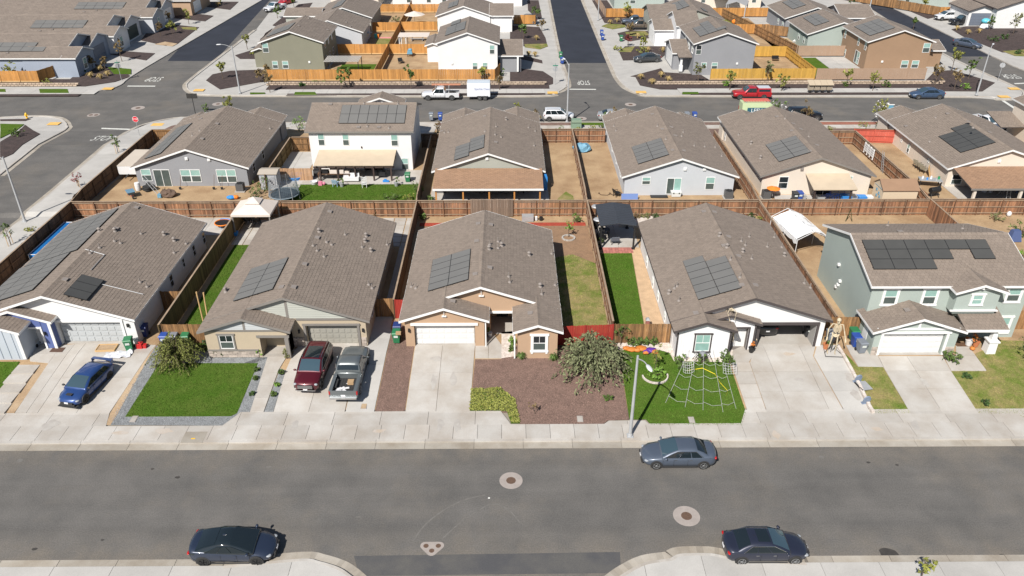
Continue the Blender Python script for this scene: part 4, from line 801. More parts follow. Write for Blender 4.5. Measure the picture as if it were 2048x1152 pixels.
M3 = fh('single storey olive house in the second rank behind the olive two storey house', -32, 161); gm3 = gable(M3, -37.8, -26.4, 161.5, 176, 3.3, wall=s_oldgreen, **FT); solar(M3, gm3['roof'], gm3['L'], [(i,j) for i in range(4) for j in range(2)], 3, 3.2, 1.74, 1.04); gable(M3, -44.5, -37, 164, 170, 3.1, ax='x', wall=s_oldgreen, **FT)
M4 = fh('white two storey house with white rakes at the right end of the long orange fence', -6.5, 132.5)
gm4 = gable(M4, -11.7, -1.1, 132.0, 144.5, 5.25, wall=s_white, **FT); gable(M4, -1.4, 2.8, 133.5, 143, 2.9, wall=s_grey, ax='x', **FT); gable(M4, -14.2, -11.4, 140, 147, 3.0, wall=s_white, **FT)
for r in ((979,90,989,108),(945,125,955,139),(965,125,975,139)): win_px(M4, '-y', r, 132.35)
wall_vent(M4, '-y', (904,127), 132.35); solar(M4, gm4['roof'], gm4['L'], [(i,j) for i in range(4) for j in range(2)], 3.0, 1.6, 1.5, 1.74); solar(M4, gm4['roof'], gm4['L'], [(0,0),(1,0)], 9.5, 2.2, 1.5, 1.74)
post(M4, 1.9, 133.4, .3, 2.8, m_white, .3)
M5 = fh('white single storey house behind the white two storey house', -8.4, 163.3); gm5 = gable(M5, -14.1, -2.8, 162.9, 176, 3.3, wall=s_white, **FT); gable(M5, -3.4, 1.5, 163, 172, 3.3, ax='x', wall=s_white, **FT); solar(M5, gm5['roof'], gm5['L'], [(i,j) for i in range(3) for j in range(2)], 3, 2.5, 1.74, 1.04)
M6 = fh('white house at the top edge left of the middle side street', -17, 187); gable(M6, -26, -8, 187, 199, 3.4, ax='x', wall=s_white, **FT)
for x in (-22,-17.5,-14): win(M6, '-y', (x,2), 1, 1.5, 187.38)
M7 = fh('tan house at the top edge behind the fences', -34, 187); gable(M7, -40, -28.5, 187, 199, 3.4, wall=s_cream, **FT); win(M7, '-y', (-33,1.9), 1.2, 1.4, 187.35)
M8 = fh('white house with stone porch at the top edge beside the middle side street', -3, 190); gable(M8, -7, 4, 189, 200, 3.4, wall=s_white, **FT)
N1 = fh('grey two storey house with white garages at the corner of the middle side street', 35.9, 132)
gn1 = gable(N1, 30.6, 41.3, 131.5, 144.5, 5.25, wall=s_grey, **FT); gp = gable(N1, 28.0, 31.4, 135.0, 143.2, 2.9, ax='x', wall=s_grey, g=(.3,.1), ov=.3, **FT)
garage(N1, 136.5, 141.6, 28.28, .3, 2.5, m_white, face='-x', raised=False); post(N1, 29.3, 133.5, .3, 2.6, m_white, .35, base=1.0); leanto(N1, 28.7, 31.0, 133.0, 135.1, 2.7, 3.1, tile=(.6,.45), tm=m_tile_far)
win_px(N1, '-y', (1392,90,1403,109), 131.85, glass=(m_glass_k,m_glass_d))
for r in ((1402,125,1413,138),(1423,125,1435,138)): win_px(N1, '-y', r, 131.85)
wall_vent(N1, '-y', (1474,127), 131.85); solar(N1, gn1['roof'], gn1['L'], [(i,j) for i in range(4) for j in range(2)]+[(4,1),(0,2)], 2.6, 1.6, 1.5, 1.5)
for y in (133.5,136.5,139.5): win(N1, '-x', (y,4.0), .8, 1.2, 30.98, trim=m_white, tw=.1)
N3 = fh('white garage wing with tiled roof beside the middle side street', 25, 144); gable(N3, 27.6, 32.2, 151.6, 159.2, 3.0, ax='x', wall=m_bright, g=(.3,.1), ov=.3, **FT); gable(N3, 31.0, 35.5, 148.5, 158.5, 4.4, ax='x', wall=m_bright, g=(.3,.1), ov=.3, **FT); garage(N3, 153, 157.8, 27.88, .3, 2.5, m_white, face='-x', raised=False)
N2 = fh('beige single storey house behind the grey two storey house', 37, 160); gn2 = gable(N2, 31.7, 42.6, 159.4, 173, 3.3, wall=s_oldgreen, fascia=m_grey_trim, **FT); gable(N2, 28.2, 34, 161, 171, 3.2, ax='x', wall=s_oldgreen, fascia=m_grey_trim, **FT); solar(N2, gn2['roof'], gn2['L'], [(i,j) for i in range(4) for j in range(2)], 4.5, 2.6, 1.6, 1.2); solar(N2, gn2['roof'], gn2['R'], [(0,0),(1,0)], 1, 3.4, 1.4, 1.0)
N4 = fh('sage green house at the top edge right of the middle side street', 29, 184); gable(N4, 24, 36, 186, 196, 3.3, ax='x', wall=s_sage, **FT); win(N4, '-y', (28.5,1.9), 1.2, 1.5, 186.38)
N5 = fh('cream house at the top edge with a tiled porch roof', 48, 186); gable(N5, 41, 58, 186.5, 198, 3.4, ax='x', wall=s_cream, **FT); leanto(N5, 46.5, 52, 184.5, 186.9, 2.6, 3.1, tile=(.6,.45), tm=m_tile_far)
for x in (44.5,53.5,56): win(N5, '-y', (x,1.9), 1.0, 1.4, 186.88)
O1 = fh('brown two storey house with white sliding door behind the tan wall', 66, 134.9)
go1 = gable(O1, 60.4, 71.8, 134.4, 146.3, 4.85, wall=s_brown, **FT); gable(O1, 71.2, 75, 136.5, 143, 2.9, wall=s_brown, ax='x', **FT)
for r in ((1846,86,1860,105),(1802,121,1816,136),(1823,121,1837,136)): win_px(O1, '-y', r, 134.75)
wall_vent(O1, '-y', (1764,123), 134.75); solar(O1, go1['roof'], go1['L'], [(i,j) for i in range(4) for j in range(3)], 2.4, 1.2, 1.74, 1.4)
for r in ((1688,60,1694,77),(1714,75,1721,92),(1728,83,1735,101),(1676,90,1682,108),(1686,97,1693,114),(1714,114,1719,125)): win_px(O1, '-x', r, 60.78)
win(O1, '-x', (138.3,1.35), 2.0, 2.1, 60.78, slider=True, glass=(m_glass_u,m_glass_d))
O2 = fh('sage single storey house left of the brown two storey house', 60, 149); go2 = gable(O2, 54.6, 67.2, 146.8, 158.5, 3.3, wall=s_sage, **FT); solar(O2, go2['roof'], go2['L'], [(i,j) for i in range(4) for j in range(2)], 3, 2.4, 1.74, 1.3)
O3 = fh('grey single storey house in the rank behind the sage house', 60, 161); go3 = gable(O3, 54.6, 66.9, 160.2, 173, 3.3, wall=s_grey, **FT); solar(O3, go3['roof'], go3['L'], [(i,j) for i in range(4) for j in range(2)], 4, 2.8, 1.74, 1.3); gable(O3, 66, 73, 161, 171, 3.2, ax='x', wall=s_grey, **FT)
for y in (162,165): win(O2, '-x', (y-13,1.8), .8, 1.2, 54.98); win(O3, '-x', (y,1.8), .8, 1.2, 54.98)
# left group, facing the side street
def west(label, y0, y1, xr, wall, door, n=0, zf=3.3):
    h = fh(label, xr-6, y0+.3); g = gable(h, xr-38, xr-2.5, y0, y1, zf, ax='x', wall=wall, pitch=.30, **FT)
    gg = gable(h, xr-9, xr, y0+.02, y0+6.6, zf-.02, ax='x', wall=wall, g=(.1,.3), ov=.3, **FT); g2_ = gable(h, xr-13, xr-1.5, y0+8.4, y1+1, zf, ax='x', wall=wall, g=(.1,.3), ov=.3, **FT)
    garage(h, y0+9.8, y0+14.2, xr-1.78, .3, 2.6, door, face='+x', raised=False); b = h.b(); S = g['F']
    u, v = S.px(*n); solar(h, g['roof'], S, [(i,0) for i in range(5)]+[(i,1) for i in range(5 if y0 > 140 else 4)], u, v, 1.9, 1.4); win(h, '+x', (y0+3.2,1.7), 1.1, 1.7, xr-.28, trim=m_white)
    vents(h, g, 'F', boxes=[(n[0]+45,n[1]+2),(n[0]+20,n[1]+5)]); return h, g
LA, gla = west('blue grey corner house with a white eave band behind the wooden fence at the left', 130.8, 146, -70.3, s_blue, mat('door_slate', (.13,.15,.19), .6), (-30,104))
for r in ((48,121,60,133),(76,121,86,131)): win_px(LA, '-y', r, 131.18)
LB, glb = west('pale grey house with a dark green garage door, second from the left corner', 146.2, 161, -70.6, s_white, mat('door_forest', (.035,.055,.045), .6), (60,57))
LC, glc = west('light blue grey house with a white garage, third along the left side street', 162.3, 177, -69.8, s_ltgrey, m_white, (148,19))
LD = fh('tan house with a white garage, fourth along the left side street', -70, 179.5); gable(LD, -100, -68, 179, 192, 3.3, ax='x', wall=s_tan, **FT); garage(LD, 181, 185.5, -68.34, .3, 2.6, m_white, face='+x', raised=False)
LE = fh('dark brown roofed house in the top left corner behind the curved fence', -118, 158); gable(LE, -128, -100.5, 160, 172, 3.2, wall=s_brown, **FT); LF = fh('white house at the top left beyond the curved fence', -112, 186); gable(LF, -118, -98, 186, 197, 3.3, ax='x', wall=s_white, **FT)
LG = fh('brown roofed house in the top left corner at the frame edge', -140, 182); gable(LG, -150, -121, 180, 192, 3.3, ax='x', wall=s_tan, **FT)
# right group
P1 = fh('white house with a dark garage door at the upper right, halloween figure by its wall', 102, 169)
gable(P1, 94.5, 100.6, 167.5, 176, 3.2, wall=s_white, fascia=m_dark_trim, **FT); garage(P1, 95.4, 99.7, 167.78, .3, 2.7, mat('door_slate', (0,0,0)), face='-y', raised=False); gable(P1, 99, 118, 165.5, 180, 4.0, wall=s_white, fascia=m_dark_trim, **FT); gable(P1, 107, 125, 160.5, 174, 3.4, ax='x', wall=s_white, fascia=m_dark_trim, **FT)
P2 = fh('sage house behind the red brown fence at the upper right', 98, 188); gable(P2, 88, 101, 187, 199, 3.4, wall=s_sage, **FT); win(P2, '-y', (91,2), 1, 1.5, 187.35)
P3 = fh('grey roofed house at the top right corner of the frame', 115, 192); gable(P3, 105, 130, 190, 202, 3.4, ax='x', wall=s_cream, **FT)
# ================================================================ FENCES AND WALLS
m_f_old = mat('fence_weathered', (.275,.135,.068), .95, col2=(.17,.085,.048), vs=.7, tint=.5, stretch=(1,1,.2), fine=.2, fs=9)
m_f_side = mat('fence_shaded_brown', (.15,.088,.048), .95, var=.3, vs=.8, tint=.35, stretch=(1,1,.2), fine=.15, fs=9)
m_f_new = mat('fence_new_orange', (.47,.225,.062), .9, var=.18, vs=1.2, tint=.22, stretch=(1,1,.2), fine=.1, fs=9)
m_f_yel = mat('fence_new_yellow', (.50,.29,.055), .9, var=.15, vs=1.2, tint=.15, stretch=(1,1,.2), fine=.1, fs=9)
m_f_red = mat('fence_red_paint', (.33,.03,.02), .8, var=.15, vs=.8, tint=.15, stretch=(1,1,.2))
m_f_cedar = mat('fence_cedar', (.27,.145,.06), .95, var=.35, vs=.5, tint=.4, stretch=(1,1,.2), fine=.2, fs=9)
m_f_base = mat('fence_base_board', (.55,.36,.17), .9, var=.15, vs=1)
m_cap = mat('fence_cap', (.33,.24,.165), .95, var=.3, vs=.7, fine=.15)
m_tanwall = mat('wall_tan_block', (.34,.235,.165), .95, var=.08, vs=1.2, bump=.2)
def fence(label, pts, m=None, h=1.8, post_m=None, rail=1, cap=True, base=False, sp=2.44, far=False, grp='wooden fences', z=None, name='fence'):
    """rail: +1 rails and posts on the left of the path, -1 on its right, 0 none"""
    m = m or m_f_old; P = [Vector((x,y,0)) for x,y in pts]; o = Vector((P[0].x,P[0].y,0)); root = T(name, label, 'fence', (o.x,o.y,0), 0, grp)
    V = []; F = []; Tn = []; rb = B(); cb = B(); k = 0; pw = .30 if far else .145; pm = post_m or m
    zf = (lambda y: z) if z is not None else (lambda y: Z(y)+.12)
    for a, b_ in zip(P, P[1:]):
        L = (b_-a).length; d = (b_-a)/L; nrm = Vector((-d.y,d.x,0)); n = max(1, int(L/pw)); w = L/n
        for i in range(n):
            c0 = a+d*(i*w+.006)-o; c1 = a+d*((i+1)*w-.006)-o; zz = zf((a+d*i*w).y); t_ = .018; hh = h+random.uniform(-.02,.02); j = random.uniform(-.008,.008)
            e = nrm*(t_/2); s = nrm*j
            for q in (c0-e+s,c1-e+s,c1+e+s,c0+e+s):
                V.append((q.x,q.y,zz))
            for q in (c0-e+s,c1-e+s,c1+e+s,c0+e+s): V.append((q.x,q.y,zz+hh))
            F += [(k,k+1,k+5,k+4),(k+1,k+2,k+6,k+5),(k+2,k+3,k+7,k+6),(k+3,k,k+4,k+7),(k+4,k+5,k+6,k+7)]; Tn += [random.betavariate(1.6,1.6)]*5; k += 8
        ns = max(1, round(L/sp)); off = nrm*(.075*rail) if rail else Vector((0,0,0))
        for i in range(ns+1):
            c = a+d*(L*i/ns)+off-o; zz = zf((a+d*(L*i/ns)).y); pb = B(); pb.box(-.045,.045,-.045,.045,0,h+.03)
            q = pb.obj('post', pm, root); q.location = (c.x,c.y,zz); q.rotation_euler = (0,0,math.atan2(d.y,d.x))
            if i < ns:
                c2 = a+d*(L*(i+1)/ns)+off-o; z2 = zf((c2+o).y)
                if rail:
                    for f_ in (.14,.52,.92): rb.bar((c.x,c.y,zz+h*f_),(c2.x,c2.y,z2+h*f_),.04,.085, random.random())
                if cap: cb.bar((c.x-off.x*.4,c.y-off.y*.4,zz+h+.035),(c2.x-off.x*.4,c2.y-off.y*.4,z2+h+.035),.15,.035, random.random())
                if base: e = nrm*.03*(-rail or -1); cb.bar((c.x-off.x+e.x,c.y-off.y+e.y,zz+.1),(c2.x-off.x+e.x,c2.y-off.y+e.y,z2+.1),.03,.22)
    bulk('pickets', np.array(V), np.array(F), m, root, np.array(Tn))
    if rb.v: rb.obj('rail', m_cap if m is m_f_old else pm, root, fix=False, stuff=True)
    if cb.v: cb.obj('base_board' if base else 'top_board', m_f_base if base else m_cap, root, fix=False)
    return root
BY = 75.85
fence('long weathered back fence between the front and middle rows of gardens', [(-45.4,BY),(44.3,BY)], rail=-1)
fence('weathered back fence at the far right behind the cactus and dirt bed', [(44.5,BY),(72,BY)], rail=-1)
fence('weathered fence angling in behind the two storey pale green house', [(44.3,BY),(44.3,64)], rail=1)
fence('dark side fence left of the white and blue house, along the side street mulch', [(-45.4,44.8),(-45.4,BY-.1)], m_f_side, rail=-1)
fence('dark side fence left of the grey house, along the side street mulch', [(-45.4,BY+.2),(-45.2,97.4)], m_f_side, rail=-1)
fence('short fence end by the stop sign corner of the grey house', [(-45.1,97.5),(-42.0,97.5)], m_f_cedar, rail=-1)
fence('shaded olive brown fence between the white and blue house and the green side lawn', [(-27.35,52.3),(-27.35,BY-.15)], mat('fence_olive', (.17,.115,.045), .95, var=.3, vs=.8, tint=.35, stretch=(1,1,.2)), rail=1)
fence('orange brown front fence behind the blue and green bins', [(-27.2,52.4),(-23.2,52.4)], m_f_cedar, rail=0, cap=False)
fence('short brown gate fence beside the white and blue house', [(-29.2,57.5),(-27.5,57.5)], m_f_cedar, rail=0, cap=False)
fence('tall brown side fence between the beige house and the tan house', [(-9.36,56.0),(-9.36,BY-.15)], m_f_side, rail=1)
fence('brown half of the gate between the beige and tan houses', [(-11.0,56.2),(-9.45,56.2)], m_f_cedar, rail=0, cap=False)
fence('bright red gate panel beside the tan house', [(-9.3,56.0),(-8.05,56.0)], m_f_red, rail=0, cap=False)
fence('weathered side fence between the dry lawn and the green turf', [(8.42,52.6),(8.42,BY-.15)], rail=1)
fence('bright red fence behind the grey green bush', [(3.95,51.9),(8.35,52.15)], m_f_red, rail=0, cap=False)
fence('knotty cedar fence left of the white boarded house', [(8.5,52.2),(12.9,52.2)], m_f_cedar, rail=0, cap=False)
fence('weathered side fence between the white house with skeletons and the pale green house', [(26.4,53.2),(26.4,BY-.15)], m_f_old, rail=1)
fence('brown gate behind the giant skeleton', [(25.3,53.1),(28.3,53.1)], m_f_cedar, rail=0, cap=False)
fence('cedar fence right of the pale green two storey house', [(40.6,54),(46,54)], m_f_cedar, rail=0, cap=False)
# middle row
fence('olive shaded fence between the grey house and the concrete side yard', [(-26.9,82.2),(-26.9,94.3)], MATS['fence_olive'], rail=-1)
fence('orange side fence left of the white two storey house', [(-26.7,94.4),(-22.9,94.4)], m_f_cedar, rail=-1)
fence('low pale wooden fence by the trampoline', [(-26.4,84.9),(-22.3,84.9)], mat('fence_pale', (.42,.25,.14), .95, var=.2, vs=.8, tint=.25), rail=0, cap=False, h=1.5)
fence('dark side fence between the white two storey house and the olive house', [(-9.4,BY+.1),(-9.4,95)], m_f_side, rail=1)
fence('brown gate beside the white two storey house', [(-10.7,95.5),(-8.4,95.5)], m_f_side, rail=-1)
fence('weathered side fence between the two dirt yards', [(8.38,BY+.15),(8.38,97.3)], rail=1)
fence('weathered front fence of the left dirt yard', [(4.3,97.3),(8.3,97.3)], rail=-1); fence('weathered front fence of the right dirt yard, behind the blue tarp', [(8.5,97.3),(12.6,97.3)], rail=-1)
fence('weathered side fence between the light grey house and the pale beige house', [(26.4,BY+.15),(26.4,96.5)], rail=1)
fence('brown side fence between the pale beige house and the cream house', [(44.3,BY+.15),(44.2,96.2)], m_f_old, rail=1)
fence('brown front fence right of the pale beige house', [(40.2,96.3),(44.1,96.3)], m_f_old, rail=-1)
fence('coral red fence left of the cream house', [(44.4,97.2),(49.5,96.6)], mat('fence_coral', (.50,.10,.065), .85, var=.12, vs=1, tint=.1), rail=-1, cap=True)
# ---- across the back street
FF = dict(far=True, cap=False, rail=0, z=.25, sp=3)
fence('long orange fence in front of the olive and white two storey houses', [(-38.7,128.4),(-1.9,128.4)], m_f_new, base=True, **FF)
fence('orange fence return beside the white two storey house', [(-1.9,128.4),(-1.1,131.8)], m_f_new, **FF)
fence('yellow orange fence in front of the grey two storey house', [(33.2,128.4),(50.3,128.6)], m_f_yel, base=True, **FF)
fence('yellow orange side fence right of the grey two storey house yard', [(50.3,128.6),(50.0,143)], m_f_yel, far=True, cap=False, rail=1, z=.25)
fence('yellow orange rear fence of the grey two storey house yard', [(41.3,143.2),(50,143.2)], m_f_yel, **FF)
fence('tan painted wall in front of the brown two storey house', [(50.5,128.5),(68.3,128.5)], m_tanwall, name='wall', **FF)
fence('tan painted wall behind the small lawn and concrete patio', [(52.0,143.6),(60.6,143.6)], m_tanwall, name='wall', **FF)
fence('orange dividing fence between the two gardens behind the long fence', [(-21.3,128.6),(-21.2,186)], m_f_new, **FF)
for y, a, b_, l in ((145.3,-30.4,-21.4,'left garden'),(145.3,-21.0,-11.6,'right garden'),(163.3,-27.0,-21.4,'second left garden'),(163.8,-21.0,-13.9,'second right garden'),(181.5,-28.5,-21.4,'third left garden'),(181.5,-21.0,-10.5,'third right garden')):
    fence('orange rear fence of the '+l+' beyond the olive house', [(a,y),(b_,y)], m_f_new, base=True, **FF)
fence('orange short fence left of the third rank olive house', [(-42.3,178),(-36.5,178)], m_f_new, **FF)
fence('wooden corner fence in front of the blue grey corner house', [(-112,127.9),(-75.5,127.9)], m_f_new, base=True, **FF); fence('wooden fence return beside the blue grey corner house', [(-75.5,127.9),(-74.5,131)], m_f_new, **FF)
fence('orange brown fence right of the middle side street', [(21.5,176.5),(33,176.5)], m_f_new, **FF); fence('orange fence behind the beige house', [(43,177),(57.5,177)], m_f_new, **FF); fence('tan wall along the middle side street', [(21.3,176.3),(20.8,200)], m_tanwall, name='wall', **FF)
fence('brown dividing fence behind the grey two storey house', [(52.2,143.5),(46.5,176.5)], m_f_cedar, far=True, cap=False, rail=1, z=.25)
fence('orange cross fence in front of the brown grass plot', [(44,161),(52,161)], m_f_new, **FF)
fence('brown fence behind the sage house', [(50.6,161),(55,158.5)], m_f_cedar, **FF); fence('brown fence piece behind the grey single storey house', [(62,178.5),(68.5,178.5)], m_f_new, **FF)
fence('red brown fence along the right side street', [(77.5,199),(93.8,177.5)], m_f_cedar, **FF); fence('cedar fence piece beside the white house with dark garage', [(93.8,177.5),(96.8,177.5)], m_f_new, **FF)
fence('curved orange fence in the upper left corner', [(-118,166),(-112,171.5),(-100.5,172.5),(-93,168)], m_f_yel, **FF); fence('lower orange fence in the upper left corner', [(-121,149),(-112,150),(-101,154)], m_f_yel, **FF); fence('orange fence at the far left edge', [(-128,172),(-118,178),(-112,180)], m_f_yel, **FF)
fence('brown fence at the left of the middle side street', [(1.5,170),(6.0,170)], m_f_new, **FF)
# ---- low stacked block walls along the far beds
def blockwall(label, x0, x1, y, rows=2, bw=.62, grp='low stacked stone garden walls'):
    w = T('stone_wall', label, 'garden wall', (x0,y,.1), 0, grp); n = int((x1-x0)/bw); q = []
    me = {}
    for r in range(rows):
        for i in range(n):
            k = random.randrange(3)
            if k not in me:
                b = B(); b.add([(0,-.12,0),(bw-.03,-.12,0),(bw-.03,.15,0),(0,.15,0),(.04,-.17,.12),(bw-.07,-.17,.12),(0,-.12,.25),(bw-.03,-.12,.25),(bw-.03,.15,.25),(0,.15,.25)], [(0,1,5,4),(4,5,7,6),(6,7,8,9),(0,4,6,9,3),(1,2,8,7,5),(2,3,9,8)], .25+.25*k); o = b.obj('block', m_stone, w); me[k] = o.data
            else: o = bpy.data.objects.new('block', me[k]); COL.objects.link(o); o.parent = w
            o.location = (i*bw+(r%2)*bw*.5, r*.06+random.uniform(-.01,.01), r*.26)
    return w
blockwall('low stone block wall in front of the long orange fence', -38.5, 6.2, 126.3); blockwall('low stone block wall in front of the yellow fence and tan wall', 23.8, 70.5, 126.3); blockwall('low stone block wall before the corner house at the left', -112, -68.5, 126.0)
# ---- far sidewalks, strips, beds
slabs('sidewalk', rect(-36,8.2,121.7,123.9), ar(-36,8.2,2.0), [], .15, m_conc2); slabs('sidewalk', rect(27,66,121.7,123.9), ar(27,66,2.0), [], .15, m_conc2); slabs('sidewalk', rect(-120,-64,121.7,123.9), ar(-120,-64,2.0), [], .15, m_conc2)
bed('parkway_strip', rect(-34,6,120.6,121.65), m_mulch_dk, .145); bed('parkway_strip', rect(28.5,66,120.6,121.65), m_mulch_dk, .145); bed('parkway_strip', rect(-110,-66,120.6,121.65), m_mulch_dk, .145)
bed('mulch_bed', rect(-38,6.8,123.95,128.4), m_mulch_dk, .14); bed('mulch_bed', GX([(1270,152),(1345,160),(1850,162),(1870,142),(1905,140),(1990,165),(1965,182),(1320,178),(1280,170)]), m_mulch_dk, .14); bed('mulch_bed', GX([(-200,172),(170,172),(230,163),(262,152),(240,140),(180,125),(140,158),(-200,158)]), m_mulch_dk, .14)
for p in ([(78,178),(135,178),(138,186),(80,186)],[(590,184),(630,184),(634,190),(588,190)],[(500,185),(530,185),(530,187),(500,188)],[(1365,184),(1396,184),(1398,188),(1364,188)],[(-40,178),(10,178),(12,184),(-40,184)],[(215,134),(262,138),(262,148),(228,148)]): far('grass_strip', p, m_lawn, .17)
# ================================================================ VEHICLES
m_tyre = plain('tyre_rubber', (.018,.018,.018), .85); m_rim = plain('rim_silver', (.45,.46,.47), .3, .8); m_rimk = plain('rim_black', (.02,.02,.022), .35, .3)
m_cglass = plain('car_glass', (.012,.018,.022), .04, spec=.8); m_cglass2 = plain('car_glass_teal', (.04,.07,.09), .05, spec=.9); m_hl = plain('headlight_lens', (.30,.32,.34), .1, spec=.8); m_tl = plain('taillight_red', (.35,.012,.012), .15); m_amber = plain('amber_lens', (.7,.22,.03), .2)
m_plate = plain('plate_white', (.65,.65,.66), .5); m_chrome = plain('chrome_trim', (.62,.63,.64), .15, 1.0); m_plastic = plain('bumper_plastic', (.03,.03,.031), .7)
KIND = dict(
 sedan=dict(L=4.88,W=1.84,H=1.45,st=[(0,.80,.40,.84),(.012,.9,.3,.98),(.05,.965,.22,1.03),(.16,1,.2,1.04),(.35,1,.19,.99),(.5,1,.19,.96),(.64,1,.19,.94),(.78,.99,.2,.89),(.9,.95,.2,.80),(.965,.86,.24,.69),(1,.68,.34,.55)],g=(.10,.29,.52,.745),belt=.93,wh=(.185,.81,.335)),
 fast=dict(L=4.72,W=1.86,H=1.44,st=[(0,.78,.40,.88),(.012,.9,.3,1.02),(.05,.965,.22,1.06),(.16,1,.2,1.05),(.35,1,.19,1.0),(.5,1,.19,.96),(.64,1,.19,.93),(.78,.99,.2,.86),(.9,.95,.2,.76),(.965,.86,.24,.66),(1,.66,.34,.54)],g=(.055,.36,.50,.775),belt=.94,wh=(.185,.80,.345)),
 hatch=dict(L=4.56,W=1.86,H=1.43,st=[(0,.80,.36,.84),(.012,.9,.28,.98),(.05,.965,.2,1.04),(.16,1,.18,1.03),(.35,1,.17,.99),(.5,1,.17,.95),(.64,1,.17,.92),(.78,.99,.18,.86),(.9,.96,.18,.77),(.965,.88,.2,.66),(1,.72,.28,.52)],g=(.03,.20,.52,.755),belt=.93,wh=(.19,.81,.335)),
 suv=dict(L=4.95,W=1.96,H=1.74,st=[(0,.86,.45,1.0),(.012,.93,.36,1.12),(.05,.975,.30,1.16),(.16,1,.28,1.15),(.35,1,.27,1.13),(.5,1,.27,1.12),(.64,1,.27,1.12),(.78,.99,.28,1.09),(.9,.97,.28,1.02),(.97,.92,.30,.94),(1,.80,.38,.80)],g=(.012,.075,.55,.74),belt=1.10,wh=(.19,.815,.38)),
 compact=dict(L=4.43,W=1.82,H=1.72,st=[(0,.86,.45,1.0),(.012,.93,.36,1.10),(.05,.975,.30,1.14),(.16,1,.28,1.13),(.35,1,.27,1.11),(.5,1,.27,1.09),(.64,1,.27,1.08),(.78,.99,.28,1.05),(.9,.97,.28,.98),(.97,.92,.30,.90),(1,.80,.38,.78)],g=(.012,.06,.55,.74),belt=1.06,wh=(.19,.80,.37)),
 pickup=dict(L=5.75,W=2.0,H=1.86,st=[(0,.96,.58,.98),(.012,.98,.52,1.08),(.05,1,.45,1.09),(.16,1,.42,1.09),(.36,1,.40,1.10),(.5,1,.40,1.12),(.64,1,.40,1.14),(.75,1,.40,1.14),(.9,.98,.42,1.10),(.975,.94,.44,1.02),(1,.84,.5,.88)],g=(.365,.40,.58,.72),belt=1.12,wh=(.195,.825,.40)))
PMES = {}
def wheel_mesh(r, m, spokes=5):
    k = (round(r,3), m.name, spokes)
    if k in PMES: return PMES[k]
    ax = Matrix.Rotation(R(90),3,'X'); t = B(); t.lathe([(r*.62,-.11),(r*.93,-.115),(r,-.07),(r,.07),(r*.93,.115),(r*.62,.11)], n=20, ax=ax)
    ri = B(); ri.lathe([(r*.05,.10),(r*.62,.085),(r*.69,.12),(r*.62,.122),(r*.58,.095),(r*.05,.092)], n=20, ax=ax); kb = B()
    for i in range(spokes): a = 2*math.pi*i/spokes; ri.bar((0,-.112,0),(r*.62*math.cos(a),-.112,r*.62*math.sin(a)),.09*r/.35,.025)
    ri.ell((0,-.115,0),(.06,.02,.06),8,4)
    to = t.obj('wheel', m_tyre, smooth=False); rm = ri.obj('rim', m); hub = B().lathe([(r*.6,.09),(r*.6,.098)], n=16, ax=ax).obj('hub', m_rimk); a = (to.data, rm.data, hub.data)
    for o in (to, rm, hub): bpy.data.objects.remove(o)
    PMES[k] = a; return a
def mo(name, me, par, loc=(0,0,0), rz=0, sm=False):
    o = bpy.data.objects.new(name, me); COL.objects.link(o); o.parent = par; o.location = loc; o.rotation_euler = (0,0,rz); return o
def lerp(xs, ys, x): return float(np.interp(x, xs, ys))
